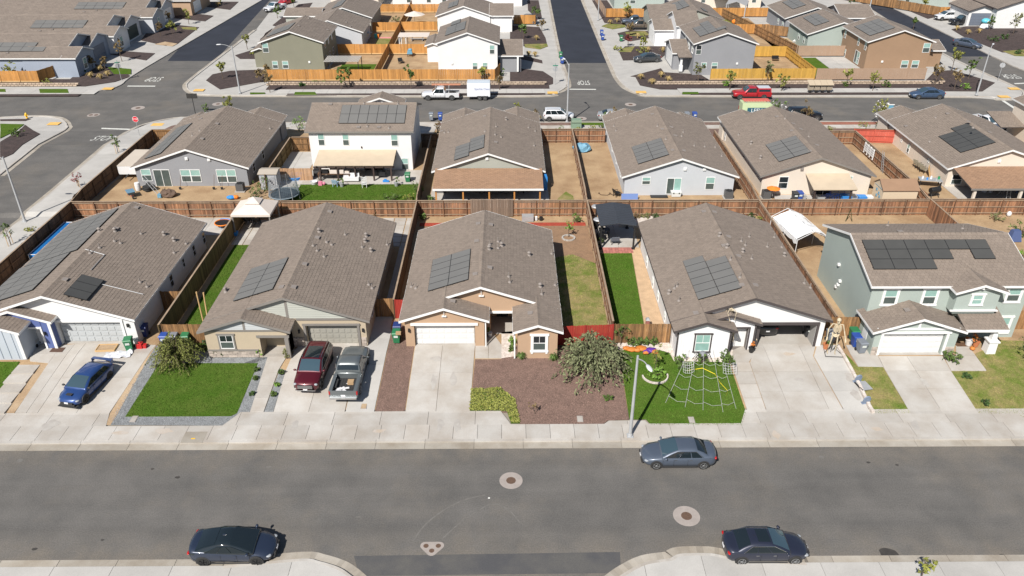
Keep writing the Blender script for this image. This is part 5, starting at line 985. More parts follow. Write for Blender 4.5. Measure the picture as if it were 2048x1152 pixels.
def car(label, kind, pm, loc, head, name='car', cat='car', rim=None, roof_m=None, glass=None, scale=1.0, sun=False, rails=False, wing=False, mirror=None, plate=True, chrome=False, bed_load=False, group='cars', plastic=False, spokes=5):
    K = KIND[kind]; L, W, H = K['L'], K['W'], K['H']; w = W/2; t = T(name, label, cat, loc, head, group); t.scale = (scale,)*3; gl = glass or m_cglass; rim = rim or m_rim; mir = mirror or pm
    X = lambda u: (u-.5)*L
    fb, rb_ = (.14,0) if kind == 'pickup' else (.30,.20)
    def ring(x, hw, zl, zd): 
        half = [(0,zl),(.82*hw,zl),(.96*hw,zl+.10),(hw,zl+.42*(zd-zl)),(hw*.99,zl+.66*(zd-zl)),(hw*.965,zd-.09),(hw*.90,zd-.02),(hw*.5,zd+.02),(0,zd+.03)]
        bend = lambda y: x-(y/w)**2*(fb*max(0,(x/L+.5-.72)/.28)**1.3-rb_*max(0,(.2-x/L-.5)/.2)**1.3)
        return [(bend(y),y,z) for y,z in half]+[(bend(y),-y,z) for y,z in half[-2:0:-1]]
    st = K['st']; us = [s[0] for s in st]; bed0 = K['g'][0]-.01
    uu = sorted(set(us+[.08,.11,.25,.42,.57,.71,.85,.935])) if kind != 'pickup' else [u for u in sorted(set(us+[.42,.57,.7,.85,.935])) if u >= bed0-.003]
    b = B(); b.loft([ring(X(u), w*lerp(us,[s[1] for s in st],u), lerp(us,[s[2] for s in st],u), lerp(us,[s[3] for s in st],u)) for u in uu], closed=True); bo = b.obj('body', pm, t, smooth=True)
    # cabin shell
    r0, r1, f1, f0 = K['g']; belt = K['belt']; n = 5; wb, wt = .955*w, .72*w if kind not in ('pickup','suv','compact') else .80*w
    ks = [(r0,0),(r0+(r1-r0)*.5,.56 if kind in('sedan','fast','hatch') else .6),(r1,.93),((r1*.6+f1*.4),1.0),(f1,.95),(f1+(f0-f1)*.5,.55),(f0,0)]
    fine = np.linspace(r0, f0, 23); xs_, hs_ = [k[0] for k in ks], [k[1] for k in ks]
    def hz(u):
        return sum(lerp(xs_, hs_, u+d) for d in (-.024,-.012,0,.012,.024))/5
    zt = lambda u: belt+.02+(H-belt-.02)*hz(u); wtop = lambda u: wb*.93+(wt-wb*.93)*hz(u)
    rings = []
    for u in fine:
        z_, wv = zt(u), wtop(u); half = [(wb,belt-.10),(wb*.995,belt),(wb+(wv-wb)*.85,belt+(z_-belt)*.80),(wv*.93,z_-.02*hz(u)),(wv*.6,z_+.012),(0,z_+.022)]
        rings.append([(X(u),y,z) for y,z in half]+[(X(u),-y,z) for y,z in half[-2::-1]])
    b = B(); b.loft(rings); co = b.obj('cabin', roof_m or pm, t, smooth=True)
    def pane(name, ua, ub, m, kx=.90, off=.014, bl=0):
        b = B(); rr = []
        for u in np.linspace(ua, ub, 6):
            d = (zt(u+.004)-zt(u-.004))/(.008*L); nn = Vector((-d,0,1)).normalized()*off; wv = wtop(u)*kx
            rr.append([(X(u)+nn.x, y*wv, zt(u)+.022-.03*abs(y)**2.2+nn.z) for y in np.linspace(-1,1,7)])
        b.loft(rr, caps=False); return b.obj(name, m, t, smooth=True)
    dz = lambda a, b_, k: a+(b_-a)*k
    pane('windshield', dz(f1,f0,.06), dz(f1,f0,.94), glass or m_cglass2)
    pane('rear_window', dz(r0,r1,.22 if kind in('sedan','fast') else .12), dz(r0,r1,.93), gl)
    if sun: pane('sunroof', dz(r1,f1,.35), dz(r1,f1,.97), m_cglass, .72, .016)
    # side windows: three panes between sloping ends
    zb_, zt_ = belt+.03, H-.13
    def ye(z): return wb*.995+(wtop((r1+f1)/2)-wb*.995)*(z-belt)/(H-belt)*.92+.022
    fr = lambda u, k: dz(u[0], u[1], k)
    fx0, fx1 = f0-.015-(f0-f1)*.12, f1+(f0-f1)*.12; rx0, rx1 = r0+(r1-r0)*.42+.025, r1+.005
    if kind in ('suv','compact'): rx0, rx1 = r0+.05, r1+.02
    if kind == 'pickup': rx0, rx1 = r1+.005, r1+.01
    cuts = [0,.30,.64,1] if kind in ('suv','compact','sedan','fast','hatch') else [0,.46,1]
    for sgn in (1,-1):
        for i in range(len(cuts)-1):
            a, c = cuts[i]+.012, cuts[i+1]-.012; q = [(dz(rx0,fx0,a),zb_),(dz(rx0,fx0,c),zb_),(dz(rx1,fx1,c),zt_),(dz(rx1,fx1,a),zt_)]
            b = B(); b.add([(X(u),sgn*ye(z),z) for u,z in q]+[(X(u),sgn*(ye(z)-.03),z) for u,z in q], [(0,1,2,3),(7,6,5,4),(0,4,5,1),(1,5,6,2),(2,6,7,3),(3,7,4,0)]); b.obj('side_window', gl, t)
    if chrome:
        b = B()
        for sgn in (1,-1): b.tube([(X(rx0)-.05,sgn*(ye(zb_)+.002),zb_),(X(rx1),sgn*(ye(zt_)+.004),zt_+.03),(X(fx1),sgn*(ye(zt_)+.004),zt_+.03),(X(fx0)+.05,sgn*(ye(zb_)+.002),zb_)], .015, 5)
        b.obj('window_trim', m_chrome, t)
    # wheels
    wu0, wu1, wr = K['wh']; tm_, rm_, hm_ = wheel_mesh(wr, rim, spokes)
    for u in (wu0, wu1):
        for sgn in (1,-1):
            wo = mo('wheel', tm_, t, (X(u), sgn*(w-.09), wr), 0 if sgn < 0 else math.pi); mo('rim', rm_, wo); mo('hub', hm_, wo)
    b = B()
    for u in (wu0, wu1):
        for sgn in (1,-1):
            pts = [(X(u)+wr*1.16*math.cos(a), sgn*(w*1.0), wr+wr*1.14*math.sin(a)) for a in np.linspace(-.35, math.pi+.35, 14)]
            p2 = [(x, y-sgn*.05, z) for x,y,z in pts]; q = [(x, y+sgn*.004, z) for x,y,z in pts]; k = len(pts); b.add(q+p2, [tuple(range(k)), tuple(range(2*k-1,k-1,-1))]+[(i,i+1,k+i+1,k+i) for i in range(k-1)])
    b.obj('wheel_arch', m_plastic, t)
    # lamps, mirrors, plates, grille, sills
    zf = lerp(us,[s[3] for s in st],.955); hwf = w*lerp(us,[s[1] for s in st],.95)
    for sgn in (1,-1):
        tall = kind in ('pickup','suv','compact')
        B().ell((X(.935 if not tall else .955), sgn*hwf*.84, zf-(.10 if not tall else .13)), (.17 if not tall else .10,.14,.055 if not tall else .085), 10, 6).obj('headlight', m_hl, t, smooth=True)
        if kind == 'pickup': b = B(); b.box(X(0)-.015,X(0)+.10,sgn*w*.965-.07,sgn*w*.965+.03,.78,1.06); b.obj('taillight', m_tl, t)
        else: B().ell((X(.032), sgn*w*.80, st[1][3]-.12), (.09,.17,.07 if not tall else .16), 10, 6).obj('taillight', m_tl, t, smooth=True)
        b = B(); mx = X(dz(f1,f0,.80)); b.ell((mx, sgn*(w+.11), belt+.07), (.09,.12,.075), 8, 6); b.bar((mx,sgn*w*.9,belt+.02),(mx,sgn*(w+.06),belt+.05),.05); b.obj('door_mirror', mir, t, smooth=True)
        b = B()
        for u in ((.36,.56) if kind != 'pickup' else (.46,.60)): b.box(X(u)-.09,X(u)+.09,sgn*w*.985-.012,sgn*w*.985+.025,belt-.17,belt-.135)
        b.obj('door_handle', m_chrome if chrome else mir, t)
        b = B()
        for u in ((.40,.585,.73) if kind != 'pickup' else (.49,.62,.73)): b.box(X(u)-.006,X(u)+.006,sgn*(w*1.0-.012),sgn*(w*1.0+.003),.33,belt-.12)
        b.obj('door_gap', m_black, t, stuff=True)
        b = B(); b.box(X(wu0)+wr*1.2,X(wu1)-wr*1.2,sgn*w*.93-.05,sgn*w*.985,st[4][2]-.02,st[4][2]+.10); b.obj('sill', m_plastic, t)
    gz = st[-1][3]; b = B(); b.box(X(1)-.10,X(1)+.012,-w*.5,w*.5,gz-.13,gz-.02) if kind not in('pickup','suv','compact') else b.box(X(1)-.08,X(1)+.02,-w*.55,w*.55,gz-.2,gz+.06); b.box(X(1)-.12,X(1)-.005,-w*.62,w*.62,st[-1][2]-.04,st[-1][2]+.07); gr = b.obj('grille', m_plastic, t)
    if kind in ('suv','pickup') and chrome: 
        b = B(); 
        for z_ in (gz-.2,gz-.10,gz+.0): b.box(X(1)-.02,X(1)+.03,-w*.55,w*.55,z_,z_+.035)
        b.box(X(1)-.10,X(1)+.02,-w*.75,w*.75,st[-1][2]+.02,st[-1][2]+.07); b.obj('chrome_bar', m_chrome, t)
    if plate:
        B().box(X(0)-.012,X(0)+.05,-.15,.15,.62,.76).obj('licence_plate', m_plate, t); B().box(X(1)-.03,X(1)+.02,-.15,.15,.42,.54).obj('licence_plate', m_plate, t)
    if rails:
        for sgn in (1,-1):
            B().tube([(X(r1)+.15,sgn*wt*.88,H-.03),(X(r1)+.3,sgn*wt*.9,H+.06),(X(f1)-.3,sgn*wt*.9,H+.06),(X(f1)-.1,sgn*wt*.88,H-.03)], .022, 6).obj('roof_rail', rails, t)
    if kind == 'sedan' or kind == 'fast': B().prism([(X(r1)+.18,-.02),(X(r1)+.36,-.025),(X(r1)+.36,.025),(X(r1)+.18,.02)], H+.005, H+.05).obj('antenna', mir, t)
    if wing:
        b = B(); b.box(X(-.01),X(.05),-w*.84,w*.84,H-.20,H-.17); b.obj('rear_wing', pm, t); 
        for sgn in (1,-1): b = B(); b.prism([(X(.0),sgn*w*.86-.02),(X(.06),sgn*w*.86-.02),(X(.06),sgn*w*.86+.02),(X(.0),sgn*w*.86+.02)], .98, H-.16); b.obj('wing_support', pm, t)
        b = B(); b.box(X(.89)-.14,X(.89)+.1,-.22,.22,.86,.90); b.obj('hood_scoop', m_plastic, t); b = B(); b.box(X(1)-.25,X(1)+.05,-w*.8,w*.8,.14,.18); b.obj('front_splitter', m_plastic, t)
    if kind == 'pickup':
        x0, x1 = X(0), X(bed0)+.02; b = B(); zb2, zt2 = .72, 1.10
        for sgn in (1,-1): b.box(x0+.03,x1,sgn*w-.055 if sgn > 0 else -w,w if sgn > 0 else -w+.055,.50,zt2); b.box(x0+.03,x1,sgn*(w-.15)-.10,sgn*(w-.15)+.10,zt2-.05,zt2+.012)
        b.box(x1-.06,x1-.002,-w+.05,w-.05,.6,zt2); b.obj('bed_side', pm, t)
        b = B(); b.box(x0+.05,x1-.06,-w+.25,w-.25,zb2-.04,zb2); 
        for i in range(9): y = -w+.35+i*(2*w-.7)/8; b.box(x0+.06,x1-.07,y-.03,y+.03,zb2,zb2+.02)
        for u in (wu0,):
            for sgn in (1,-1): b.box(X(u)-.45,X(u)+.45,sgn*(w-.3)-.12,sgn*(w-.3)+.12,zb2,zb2+.25)
        b.obj('bed_liner', m_plastic, t); b = B(); b.box(x0,x0+.055,-w*.94,w*.94,.56,zt2); b.box(x0-.01,x0,-.3,.3,.92,1.0); b.obj('tailgate', pm, t); b = B(); b.box(x0-.14,x0+.04,-w*.95,w*.95,.44,.58); b.obj('rear_bumper', m_chrome if chrome else m_plastic, t)
        if plastic: B().box(x0+.02,x1,-w*.98,w*.98,zt2+.013,zt2+.05).obj('bed_cover', m_plastic, t)
    return t
def at(px, py, dz=.7): v = G(px, py, dz); return (v.x, v.y, Z(v.y)+.0)
p_navy = paint('navy', (.012,.022,.055)); p_slate = paint('slate_blue', (.075,.095,.135)); p_steel = paint('steel_blue', (.08,.10,.135)); p_blue = paint('racing_blue', (.022,.058,.19)); p_maroon = paint('maroon', (.085,.006,.012)); p_grey = paint('granite', (.12,.135,.14)); p_white = paint('white', (.70,.71,.73)); p_red = paint('red', (.42,.018,.025)); p_dblue = paint('dusk_blue', (.05,.085,.15)); p_black = paint('black', (.010,.011,.014)); p_char = paint('charcoal', (.045,.05,.055)); p_bronze = paint('bronze', (.13,.105,.085)); p_teal = paint('teal_blue', (.10,.24,.30))
HR, HL = 0.0, math.pi
car('dark navy fastback sedan parked at the near kerb, bottom left', 'fast', paint('ink', (.022,.032,.058)), (at(466,1095)[0], 31.95, 0), HR, rim=m_rimk, roof_m=m_cglass, glass=m_cglass, chrome=False, scale=1.04)
car('black navy sedan with a large sunroof parked at the near kerb, bottom right', 'sedan', paint('midnight', (.022,.026,.045)), (at(1533,1095)[0], 31.75, 0), HR, sun=True, chrome=True)
car('steel blue sedan parked beneath the street lamp on the far side of the near street', 'sedan', p_steel, (at(1356,905)[0], 39.55, 0), HL, chrome=True, scale=1.01)
v = G(172,765,.7); car('bright blue sport hatchback with a rear wing in the left driveway', 'hatch', p_blue, (v.x, v.y, Z(v.y)+.08), R(-101), rim=m_rimk, wing=True, mirror=m_plastic)
v = G(627,732,.9); car('maroon SUV parked nose out in the driveway beside the grey pickup', 'suv', p_maroon, (v.x, v.y, Z(v.y)+.08), R(-93), rim=m_rimk, sun=True, rails=m_chrome, chrome=True)
v = G(701,740,.9); RAM = car('grey pickup truck parked tail out with boxes and papers in its bed', 'pickup', p_grey, (v.x, v.y, Z(v.y)+.08), R(89), name='pickup_truck', cat='pickup truck', chrome=True, scale=1.02)
car('white pickup truck with a ladder rack towing a white trailer', 'pickup', p_white, (at(881,189)[0], 119.3, 0), HL, name='pickup_truck', cat='pickup truck')
car('red pickup truck with a red camper shell on the far kerb', 'pickup', p_red, (at(1501,186)[0], 119.3, 0), HL, name='pickup_truck', cat='pickup truck', chrome=True)
car('dusk blue sedan parked on the far kerb near the right corner', 'sedan', p_dblue, (at(1856,188)[0], 119.3, 0), HL, scale=1.06)
car('white compact SUV with roof cargo parked behind the street lamp', 'compact', p_white, (at(1117,228)[0], 109.2, 0), HR, rails=m_plastic)
car('silver grey sedan half hidden behind the light grey house roof', 'sedan', paint('silver', (.33,.34,.35)), (at(1228,227)[0], 109.2, 0), HR)
car('black SUV half hidden behind the pale beige house roof', 'suv', p_black, (at(1606,226)[0], 109.3, 0), HR)
v = G(1990,246,1.2); car('white pickup truck in the driveway right of the cream house', 'pickup', p_white, (v.x, v.y+1.5, Z(v.y+1.5)+.1), R(-75), name='pickup_truck', cat='pickup truck')
v = G(1294,116,.7); car('charcoal sedan in the driveway of the grey two storey house', 'sedan', p_char, (v.x, v.y, .15), R(188))
v = G(1280,50,.9); car('bronze pickup truck in the driveway right of the middle street, nearer one', 'pickup', p_bronze, (v.x, v.y, .15), HL, name='pickup_truck', cat='pickup truck'); v = G(1272,43,.9); car('blue grey pickup truck behind the bronze one', 'pickup', p_slate, (v.x, v.y+.8, .15), HL, name='pickup_truck', cat='pickup truck')
v = G(1051,39,.9); car('black SUV in the driveway left of the middle street', 'suv', p_black, (v.x, v.y, .15), R(176), rails=m_chrome)
v = G(1936,86,.7); car('slate sedan parked on the right side street below the mulch bed', 'sedan', p_slate, (v.x, v.y, 0), R(-50), scale=1.05)
v = G(1926,41,.9); car('black pickup truck in front of the white house with dark garage', 'pickup', p_black, (v.x, v.y, .15), R(190), name='pickup_truck', cat='pickup truck'); v = G(1898,34,.9); car('white SUV beside the black pickup truck at the upper right', 'suv', p_white, (v.x, v.y+1.2, .15), R(190))
v = G(549,13,.9); car('white pickup truck parked on the left side street at the top', 'pickup', p_white, (v.x, v.y, 0), R(-118), name='pickup_truck', cat='pickup truck'); v = G(572,2,.7); car('red sedan cut by the top edge of the frame on the left side street', 'sedan', p_red, (v.x, v.y, 0), R(-118))
car('black car standing in the open garage of the white house', 'hatch', p_black, (20.85, 55.0, .76), R(90))
# load of the grey pickup, ladder rack, camper shell
t = T('cargo', 'cardboard box and scattered white papers lying in the bed of the grey pickup', 'cargo', RAM.matrix_world.translation); t.location = RAM.location; t.rotation_euler = RAM.rotation_euler
b = B(); b.box(-1.75,-1.35,-.55,-.1,.76,1.0); b.obj('cardboard_box', plain('cardboard', (.36,.24,.13), .9), t)
for i in range(9): x, y = random.uniform(-2.5,-1.2), random.uniform(-.2,.5); b = B(); b.m = Matrix.Translation((x,y,.765+i*.004)) @ Matrix.Rotation(random.uniform(0,3),4,'Z'); b.box(-.14,.14,-.1,.1,0,.008); b.obj('paper', m_plate, t)
def rack(x, y, label, red=True):
    t = T('ladder', label, 'ladder', (x,y,0)); b = B()
    for yy in (-.25,.25): b.box(-2.2,2.2,yy-.03,yy+.03,2.16,2.24)
    for i in range(13): b.box(-2.1+i*.35,-2.06+i*.35,-.25,.25,2.18,2.22)
    b.obj('ladder_frame', plain('ladder_orange', (.55,.22,.12)), t); b = B()
    for xx in (-1.6,.4):
        for yy in (-.8,.8): b.box(xx-.03,xx+.03,yy-.03,yy+.03,1.1,2.12)
        b.box(xx-.03,xx+.03,-.8,.8,2.09,2.15)
    b.obj('rack_frame', m_galv, t)
rack(at(893,189)[0], 119.3, 'orange ladders lying on a steel rack over the white pickup bed')
sx = at(1501,186)[0]; b = B(); b.frus(sx+1.75,119.3,1.12,1.72,1.05,.93,1.0,.80); b.obj('camper_shell', p_red); tag(bpy.data.objects['camper_shell'], 'red camper shell with dark side windows on the red pickup bed', 'camper shell'); cs = bpy.data.objects['camper_shell']
b = B(); b.frus(sx+1.75,119.3,1.25,1.55,.85,.935,.85,.86); b.obj('shell_window', m_cglass, cs); b = B(); b.box(sx+.85,sx+2.7,118.6,120,1.721,1.75); b.obj('shell_roof', p_white, cs)
# white enclosed trailer
t = T('trailer', 'white enclosed box trailer with faint script lettering on its side', 'trailer', (at(956,186)[0]+.15, 119.35, 0))
B().box(-1.75,1.75,-1.02,1.02,.55,2.65).obj('body', mat('trailer_white', (.66,.68,.70), .45, var=.04), t, bevel=.06)
b = B(); b.add([(-1.72,-1.0,2.652),(1.72,-1.0,2.652),(1.72,0,2.74),(-1.72,0,2.74),(1.72,1.0,2.652),(-1.72,1.0,2.652)], [(0,1,2,3),(3,2,4,5),(1,4,2),(0,3,5)]); b.obj('roof', plain('trailer_roof', (.45,.50,.55), .4), t)
tm_, rm_, hm_ = wheel_mesh(.34, m_rim)
for x in (.15,.95): 
    for s_ in (1,-1): wo = mo('wheel', tm_, t, (x, s_*1.0, .34), 0 if s_ < 0 else math.pi); mo('rim', rm_, wo); mo('hub', hm_, wo)
b = B(); b.box(-.3,1.4,-1.13,-1.03,.70,.76); b.obj('fender', m_galv, t); b = B(); b.bar((-1.75,0,.5),(-2.9,0,.5),.1); b.obj('tow_bar', m_black, t)
def text(s_, size, m, parent, M, name='lettering', ext=.004):
    cu = bpy.data.curves.new(name, 'FONT'); cu.body = s_; cu.size = size; cu.extrude = ext; cu.align_x = 'CENTER'; cu.align_y = 'CENTER'
    o = bpy.data.objects.new(name, cu); COL.objects.link(o); dg = bpy.context.evaluated_depsgraph_get(); me = bpy.data.meshes.new_from_object(o.evaluated_get(dg)); bpy.data.objects.remove(o)
    me.materials.clear(); me.materials.append(m); q = bpy.data.objects.new(name, me); COL.objects.link(q)
    if parent: q.parent = parent
    q.matrix_local = M; return q
FRONT = Matrix.Rotation(R(90),4,'X')
text('Sparkle Clean', .42, plain('script_blue', (.12,.16,.38)), t, Matrix.Translation((.55,-1.03,1.75)) @ FRONT @ Matrix.Shear('XZ',4,(.35,0)) if False else Matrix.Translation((.55,-1.03,1.75)) @ FRONT)
# wrapped box van half hidden by the pale beige house
vx = at(1506,222)[0]; t = T('van', 'pale green wrapped service van with a dark logo panel and red roof ladders', 'van', (vx+.6, 109.4, 0))
b = B(); K = [(-2.9,.95,.5,2.5),(-2.85,1.0,.4,2.56),(1.0,1.0,.4,2.56),(1.9,1.0,.4,1.75),(2.6,.95,.42,1.25),(2.8,.82,.5,1.0)]
b.loft([[(x,-w_,z0),(x,w_,z0),(x,w_*.99,z0+(z1-z0)*.6),(x,w_*.86,z1),(x,-w_*.86,z1),(x,-w_*.99,z0+(z1-z0)*.6)] for x,w_,z0,z1 in K], closed=True); b.obj('body', plain('van_green', (.42,.50,.30), .4), t)
b = B(); b.box(-2.8,1.6,-1.02,-.99,.42,.95); b.obj('side_stripe', plain('van_blue', (.03,.08,.16), .4), t); B().box(-2.2,.4,-1.03,-1.0,1.15,1.95).obj('logo_panel', plain('van_logo', (.02,.09,.13), .4), t)
text('LEEV', .75, m_white, t, Matrix.Translation((-.9,-1.045,1.55)) @ FRONT); b = B(); b.box(-2.93,-2.86,-.9,-.75,1.2,1.7); b.box(-2.93,-2.86,.75,.9,1.2,1.7); b.obj('taillight', m_tl, t)
for x in (-1.9,1.9):
    for s_ in (1,-1): wo = mo('wheel', tm_, t, (x, s_*.93, .34), 0 if s_ < 0 else math.pi); mo('rim', rm_, wo); mo('hub', hm_, wo)
t = T('ladder', 'red ladders strapped on the roof of the wrapped van', 'ladder', (vx+.6,109.4,0)); b = B()
for yy in (-.5,-.1,.3,.6): b.box(-2.7,1.0,yy-.035,yy+.035,2.72,2.8)
for i in range(10): b.box(-2.6+i*.38,-2.55+i*.38,-.5,.6,2.74,2.78)
b.obj('ladder_frame', plain('ladder_red', (.55,.12,.1)), t); b = B(); [b.box(x,x+.06,-.8,.8,2.56,2.72) for x in (-2.4,.6)]; b.obj('rack_frame', m_galv, t)
# ================================================================ STREET FURNITURE, MARKINGS
m_lamp = mat('lamp_pole_grey', (.42,.43,.44), .55, var=.1, vs=.8, metal=.2); m_iron = mat('cast_iron_rust', (.125,.075,.05), .8, var=.3, vs=.1, bump=.4, bs=60); m_ring = mat('manhole_concrete', (.33,.29,.265), .95, var=.15, vs=.5, fine=.1)
def lamp(px, label, arm, h=7.0, L=1.5, dz=.15):
    v = G(*px, dz); t = T('street_lamp', label, 'street lamp', v, 0, 'street lamps'); a = Vector((arm[0],arm[1],0)).normalized()
    B().tube([(0,0,0),(0,0,h*.5),(0,0,h)], [.125,.10,.075], 12).obj('pole', m_lamp, t, smooth=False); b = B(); b.box(-.22,.22,-.22,.22,0,.06); b.lathe([(.17,.05),(.16,.2),(.12,.22)], n=12); b.obj('base_plate', m_lamp, t)
    pts = [Vector((0,0,h-.25))+a*L*k+Vector((0,0,.55*math.sin(k*math.pi*.5))) for k in (0,.2,.45,.7,1)]; B().tube(pts, [.05,.045,.04,.035,.03], 8).obj('arm', m_lamp, t)
    e = pts[-1]; ax = Matrix.Rotation(math.atan2(a.y,a.x),3,'Z'); b = B(); b.ell((0,0,0),(.42,.16,.09),12,6); b.v = [tuple(e+a*.3+ax@Vector(q)) for q in b.v]; hd = b.obj('lamp_head', plain('lamp_head_grey', (.55,.56,.58), .4), t, smooth=True)
    b = B(); b.ell((0,0,-.05),(.28,.12,.06),10,5); b.v = [tuple(e+a*.34+ax@Vector(q)) for q in b.v]; b.obj('lens', m_hl, hd); return t
lamp((1260,872),'tall grey street lamp on the near sidewalk beside the steel blue sedan',(.25,-1),h=6.75)
lamp((50,443),'grey street lamp on the side street sidewalk at the far left',(-1,.1),h=7.1); lamp((1953,190),'grey street lamp at the right corner of the back street',(.6,.8),h=7.1); lamp((1134,244),'grey street lamp behind the white compact SUV',(-.35,1),h=8.1)
lamp((480,186),'grey street lamp on the corner before the olive green house',(-1,-.2),h=7.2); lamp((1196,40),'street lamp beside the middle side street, its head above the frame',(-1,0),h=8); lamp((1736,32),'street lamp by the right side street behind the brown house',(1,0),h=8)
def disc(x, y, r, z0, z1, n=32, sx=1): return [(x+r*sx*math.cos(a), y+r*math.sin(a)) for a in (2*math.pi*i/n for i in range(n))]
def manhole(px, label, R_=.75, r=.31):
    v = G(*px, 0); t = T('manhole', label, 'manhole cover', (v.x,v.y,Z(v.y)), 0, 'manholes'); B().prism(disc(0,0,R_,0,0), -.05, .006).obj('collar', m_ring, t)
    if r: b = B(); b.lathe([(r,-.02),(r,.009),(r*.93,.013),(r*.9,.010),(r*.3,.010),(r*.25,.014),(.02,.014)], n=24); b.obj('iron_lid', m_iron, t)
    return t
manhole((1022,961),'round manhole with a pale concrete collar in the middle of the near street'); manhole((1373,1032),'manhole with a wide concrete collar near the parked midnight sedan', .82,.33); manhole((276,216),'manhole at the left crossing, between the two stop lines',.95,.35); manhole((436,208),'manhole at the left crossing by the dark sign board',.85,.3); manhole((1261,209),'manhole in the back street right of the middle crossing',.85,.33); manhole((1163,237),'concrete collared lid right of the white compact SUV',.75,.25)
v = G(864,1095,0); t = T('valve_cluster', 'three rusty valve lids set in one rounded triangular concrete pad', 'valve cover', (v.x,v.y,0)); q = []
for cx_, cy_ in ((-.42,.14),(.42,.14),(0,-.34)): q += [(cx_+.28*math.cos(a), cy_+.28*math.sin(a)) for a in np.linspace(0,2*math.pi,16)[:-1]]
def hull(P):
    P = sorted(set((round(x,4),round(y,4)) for x,y in P)); 
    def half(Q):
        h = []
        for p in Q:
            while len(h) > 1 and (h[-1][0]-h[-2][0])*(p[1]-h[-2][1])-(h[-1][1]-h[-2][1])*(p[0]-h[-2][0]) <= 0: h.pop()
            h.append(p)
        return h[:-1]
    return half(P)+half(P[::-1])
B().prism(hull(q), -.05, .008).obj('collar', m_ring, t)
for cx_, cy_ in ((-.36,.12),(.36,.12),(0,-.24)): b = B(); b.lathe([(.155,0),(.155,.012),(.14,.016),(.02,.014)], (cx_,cy_,0), 18); b.obj('iron_lid', m_iron, t); 
v = G(187,230,0); t = T('valve_cluster', 'small ringed valve lids at the left crossing before the stop word', 'valve cover', (v.x,v.y,Z(v.y)))
B().prism(hull([(dx+.5*math.cos(a),.75*math.sin(a)) for dx in (-.35,.35) for a in np.linspace(0,6.28,16)]), -.03, .006).obj('collar', m_ring, t)
for dx in (-.38,.38): b = B(); b.lathe([(.3,0),(.3,.01),(.02,.012)], (dx,0,0), 14); b.obj('iron_lid', m_iron, t)
v = G(1405,1127,0); t = T('storm_grate', 'steel storm drain grate set into the near gutter', 'drain grate', (v.x,v.y-.1,.03)); b = B()
for i in range(13): b.box(-.55+i*.09,-.52+i*.09,-.27,.27,0,.03)
for j in range(5): b.box(-.56,.57,-.27+j*.13,-.25+j*.13,.0,.025)
b.obj('bars', m_galv, t); B().box(-.56,.57,-.28,.28,-.02,.004).obj('sump', m_black, t)
def flat_text(s_, px, w, h, rot, nm='road_word'):
    v = G(*px, 0); M = Matrix.Translation((v.x,v.y,Z(v.y)+.006)) @ Matrix.Rotation(rot,4,'Z') @ Matrix.Diagonal((w,h,1,1)); o = text(s_, 1.0, m_mark, None, Matrix(), nm, .0); o['kind'] = 'structure'
    for q in o.data.vertices: c = M @ q.co; q.co = (c.x, c.y, Z(c.y)+.006)
flat_text('STOP', (206,277), 1.12, 3.7, 0); flat_text('STOP', (309,158), 1.05, 3.6, math.pi); flat_text('STOP', (1167,165), .85, 3.4, math.pi); flat_text('STOP', (2021,152.5), 1.15, 3.4, math.pi)
for p in ([(203,255.6),(271,258),(270,260.2),(203,257.8)],[(256,171.3),(311,171.5),(310,173.2),(254,173)],[(1139,177.6),(1192,178),(1192,179.6),(1139,179.2)],[(1998,198),(2004,198),(2052,229),(2046,230)],[(2028,166.5),(2060,165),(2060,167),(2030,168.2)]): sheet('stop_line', GX(p,0), .005, m_mark, thick=.004)
m_skid = mat('tyre_scuff', (.155,.147,.135), .9, var=.35, vs=.5)
# painted scuffs and stains on the near street
for p, r, m in (((978,996),.07,m_mark),((40,921),.2,m_skid),((1643,914),.17,m_skid)): v = G(*p,0); tag(B().prism(disc(v.x,v.y,r,0,0,12), 0, .004).obj('paint_spot', m), kind='structure')
def blob(px, rs, m, nm, dz=.004, n=22, base=0):
    v = G(*px, base); k = [random.uniform(.7,1.25) for _ in range(n)]; k = [(k[i-1]+k[i]*2+k[(i+1)%n])/4 for i in range(n)]
    return tag(B().prism([(v.x+rs[0]*k[i]*math.cos(2*math.pi*i/n), v.y+rs[1]*k[i]*math.sin(2*math.pi*i/n)) for i in range(n)], Z(v.y)+dz-.003+base, Z(v.y)+dz+base).obj(nm, m), kind='structure')
m_oil = mat('oil_stain', (.05,.045,.04), .7, var=.3, vs=.3); blob((1778,1108),(.55,.45),m_oil,'oil_stain'); blob((2004,1111),(.18,.12),m_oil,'oil_stain')
for p, s in (((355,955),.18),((1794,930),.12),((70,1098),.16),((205,1080),.1),((305,938),.12),((1737,925),.15)): blob(p,(s,s*.6),m_oil,'oil_stain')
for p in (((1830,970)),(718,1034),(538,934)): blob(p,(.2,.06),m_skid,'paint_scuff')
def arc(px, w, m):
    P = [G(*p,0) for p in px]; s = smooth_path([(v.x,v.y) for v in P], 6); L_ = []; R2_ = []
    for i, (x,y) in enumerate(s):
        a, b_ = s[max(i-1,0)], s[min(i+1,len(s)-1)]; d = Vector((b_[0]-a[0],b_[1]-a[1],0)).normalized(); L_.append((x-d.y*w,y+d.x*w)); R2_.append((x+d.y*w,y-d.x*w))
    tag(B().prism(L_+R2_[::-1], .001, .004).obj('tyre_scuff', m), kind='structure')
arc([(826,1082),(850,1050),(885,1022),(925,1001),(970,990)], .05, m_skid); arc([(884,1078),(915,1050),(955,1022),(985,1008),(1015,1018),(1040,1045)], .04, m_skid)
m_st = mat('concrete_stain', (.33,.305,.28), .9, col2=(.40,.38,.35), vs=.5, fine=.06); m_st2 = mat('concrete_rust_stain', (.40,.33,.26), .9, col2=(.43,.39,.35), vs=.6, fine=.06)
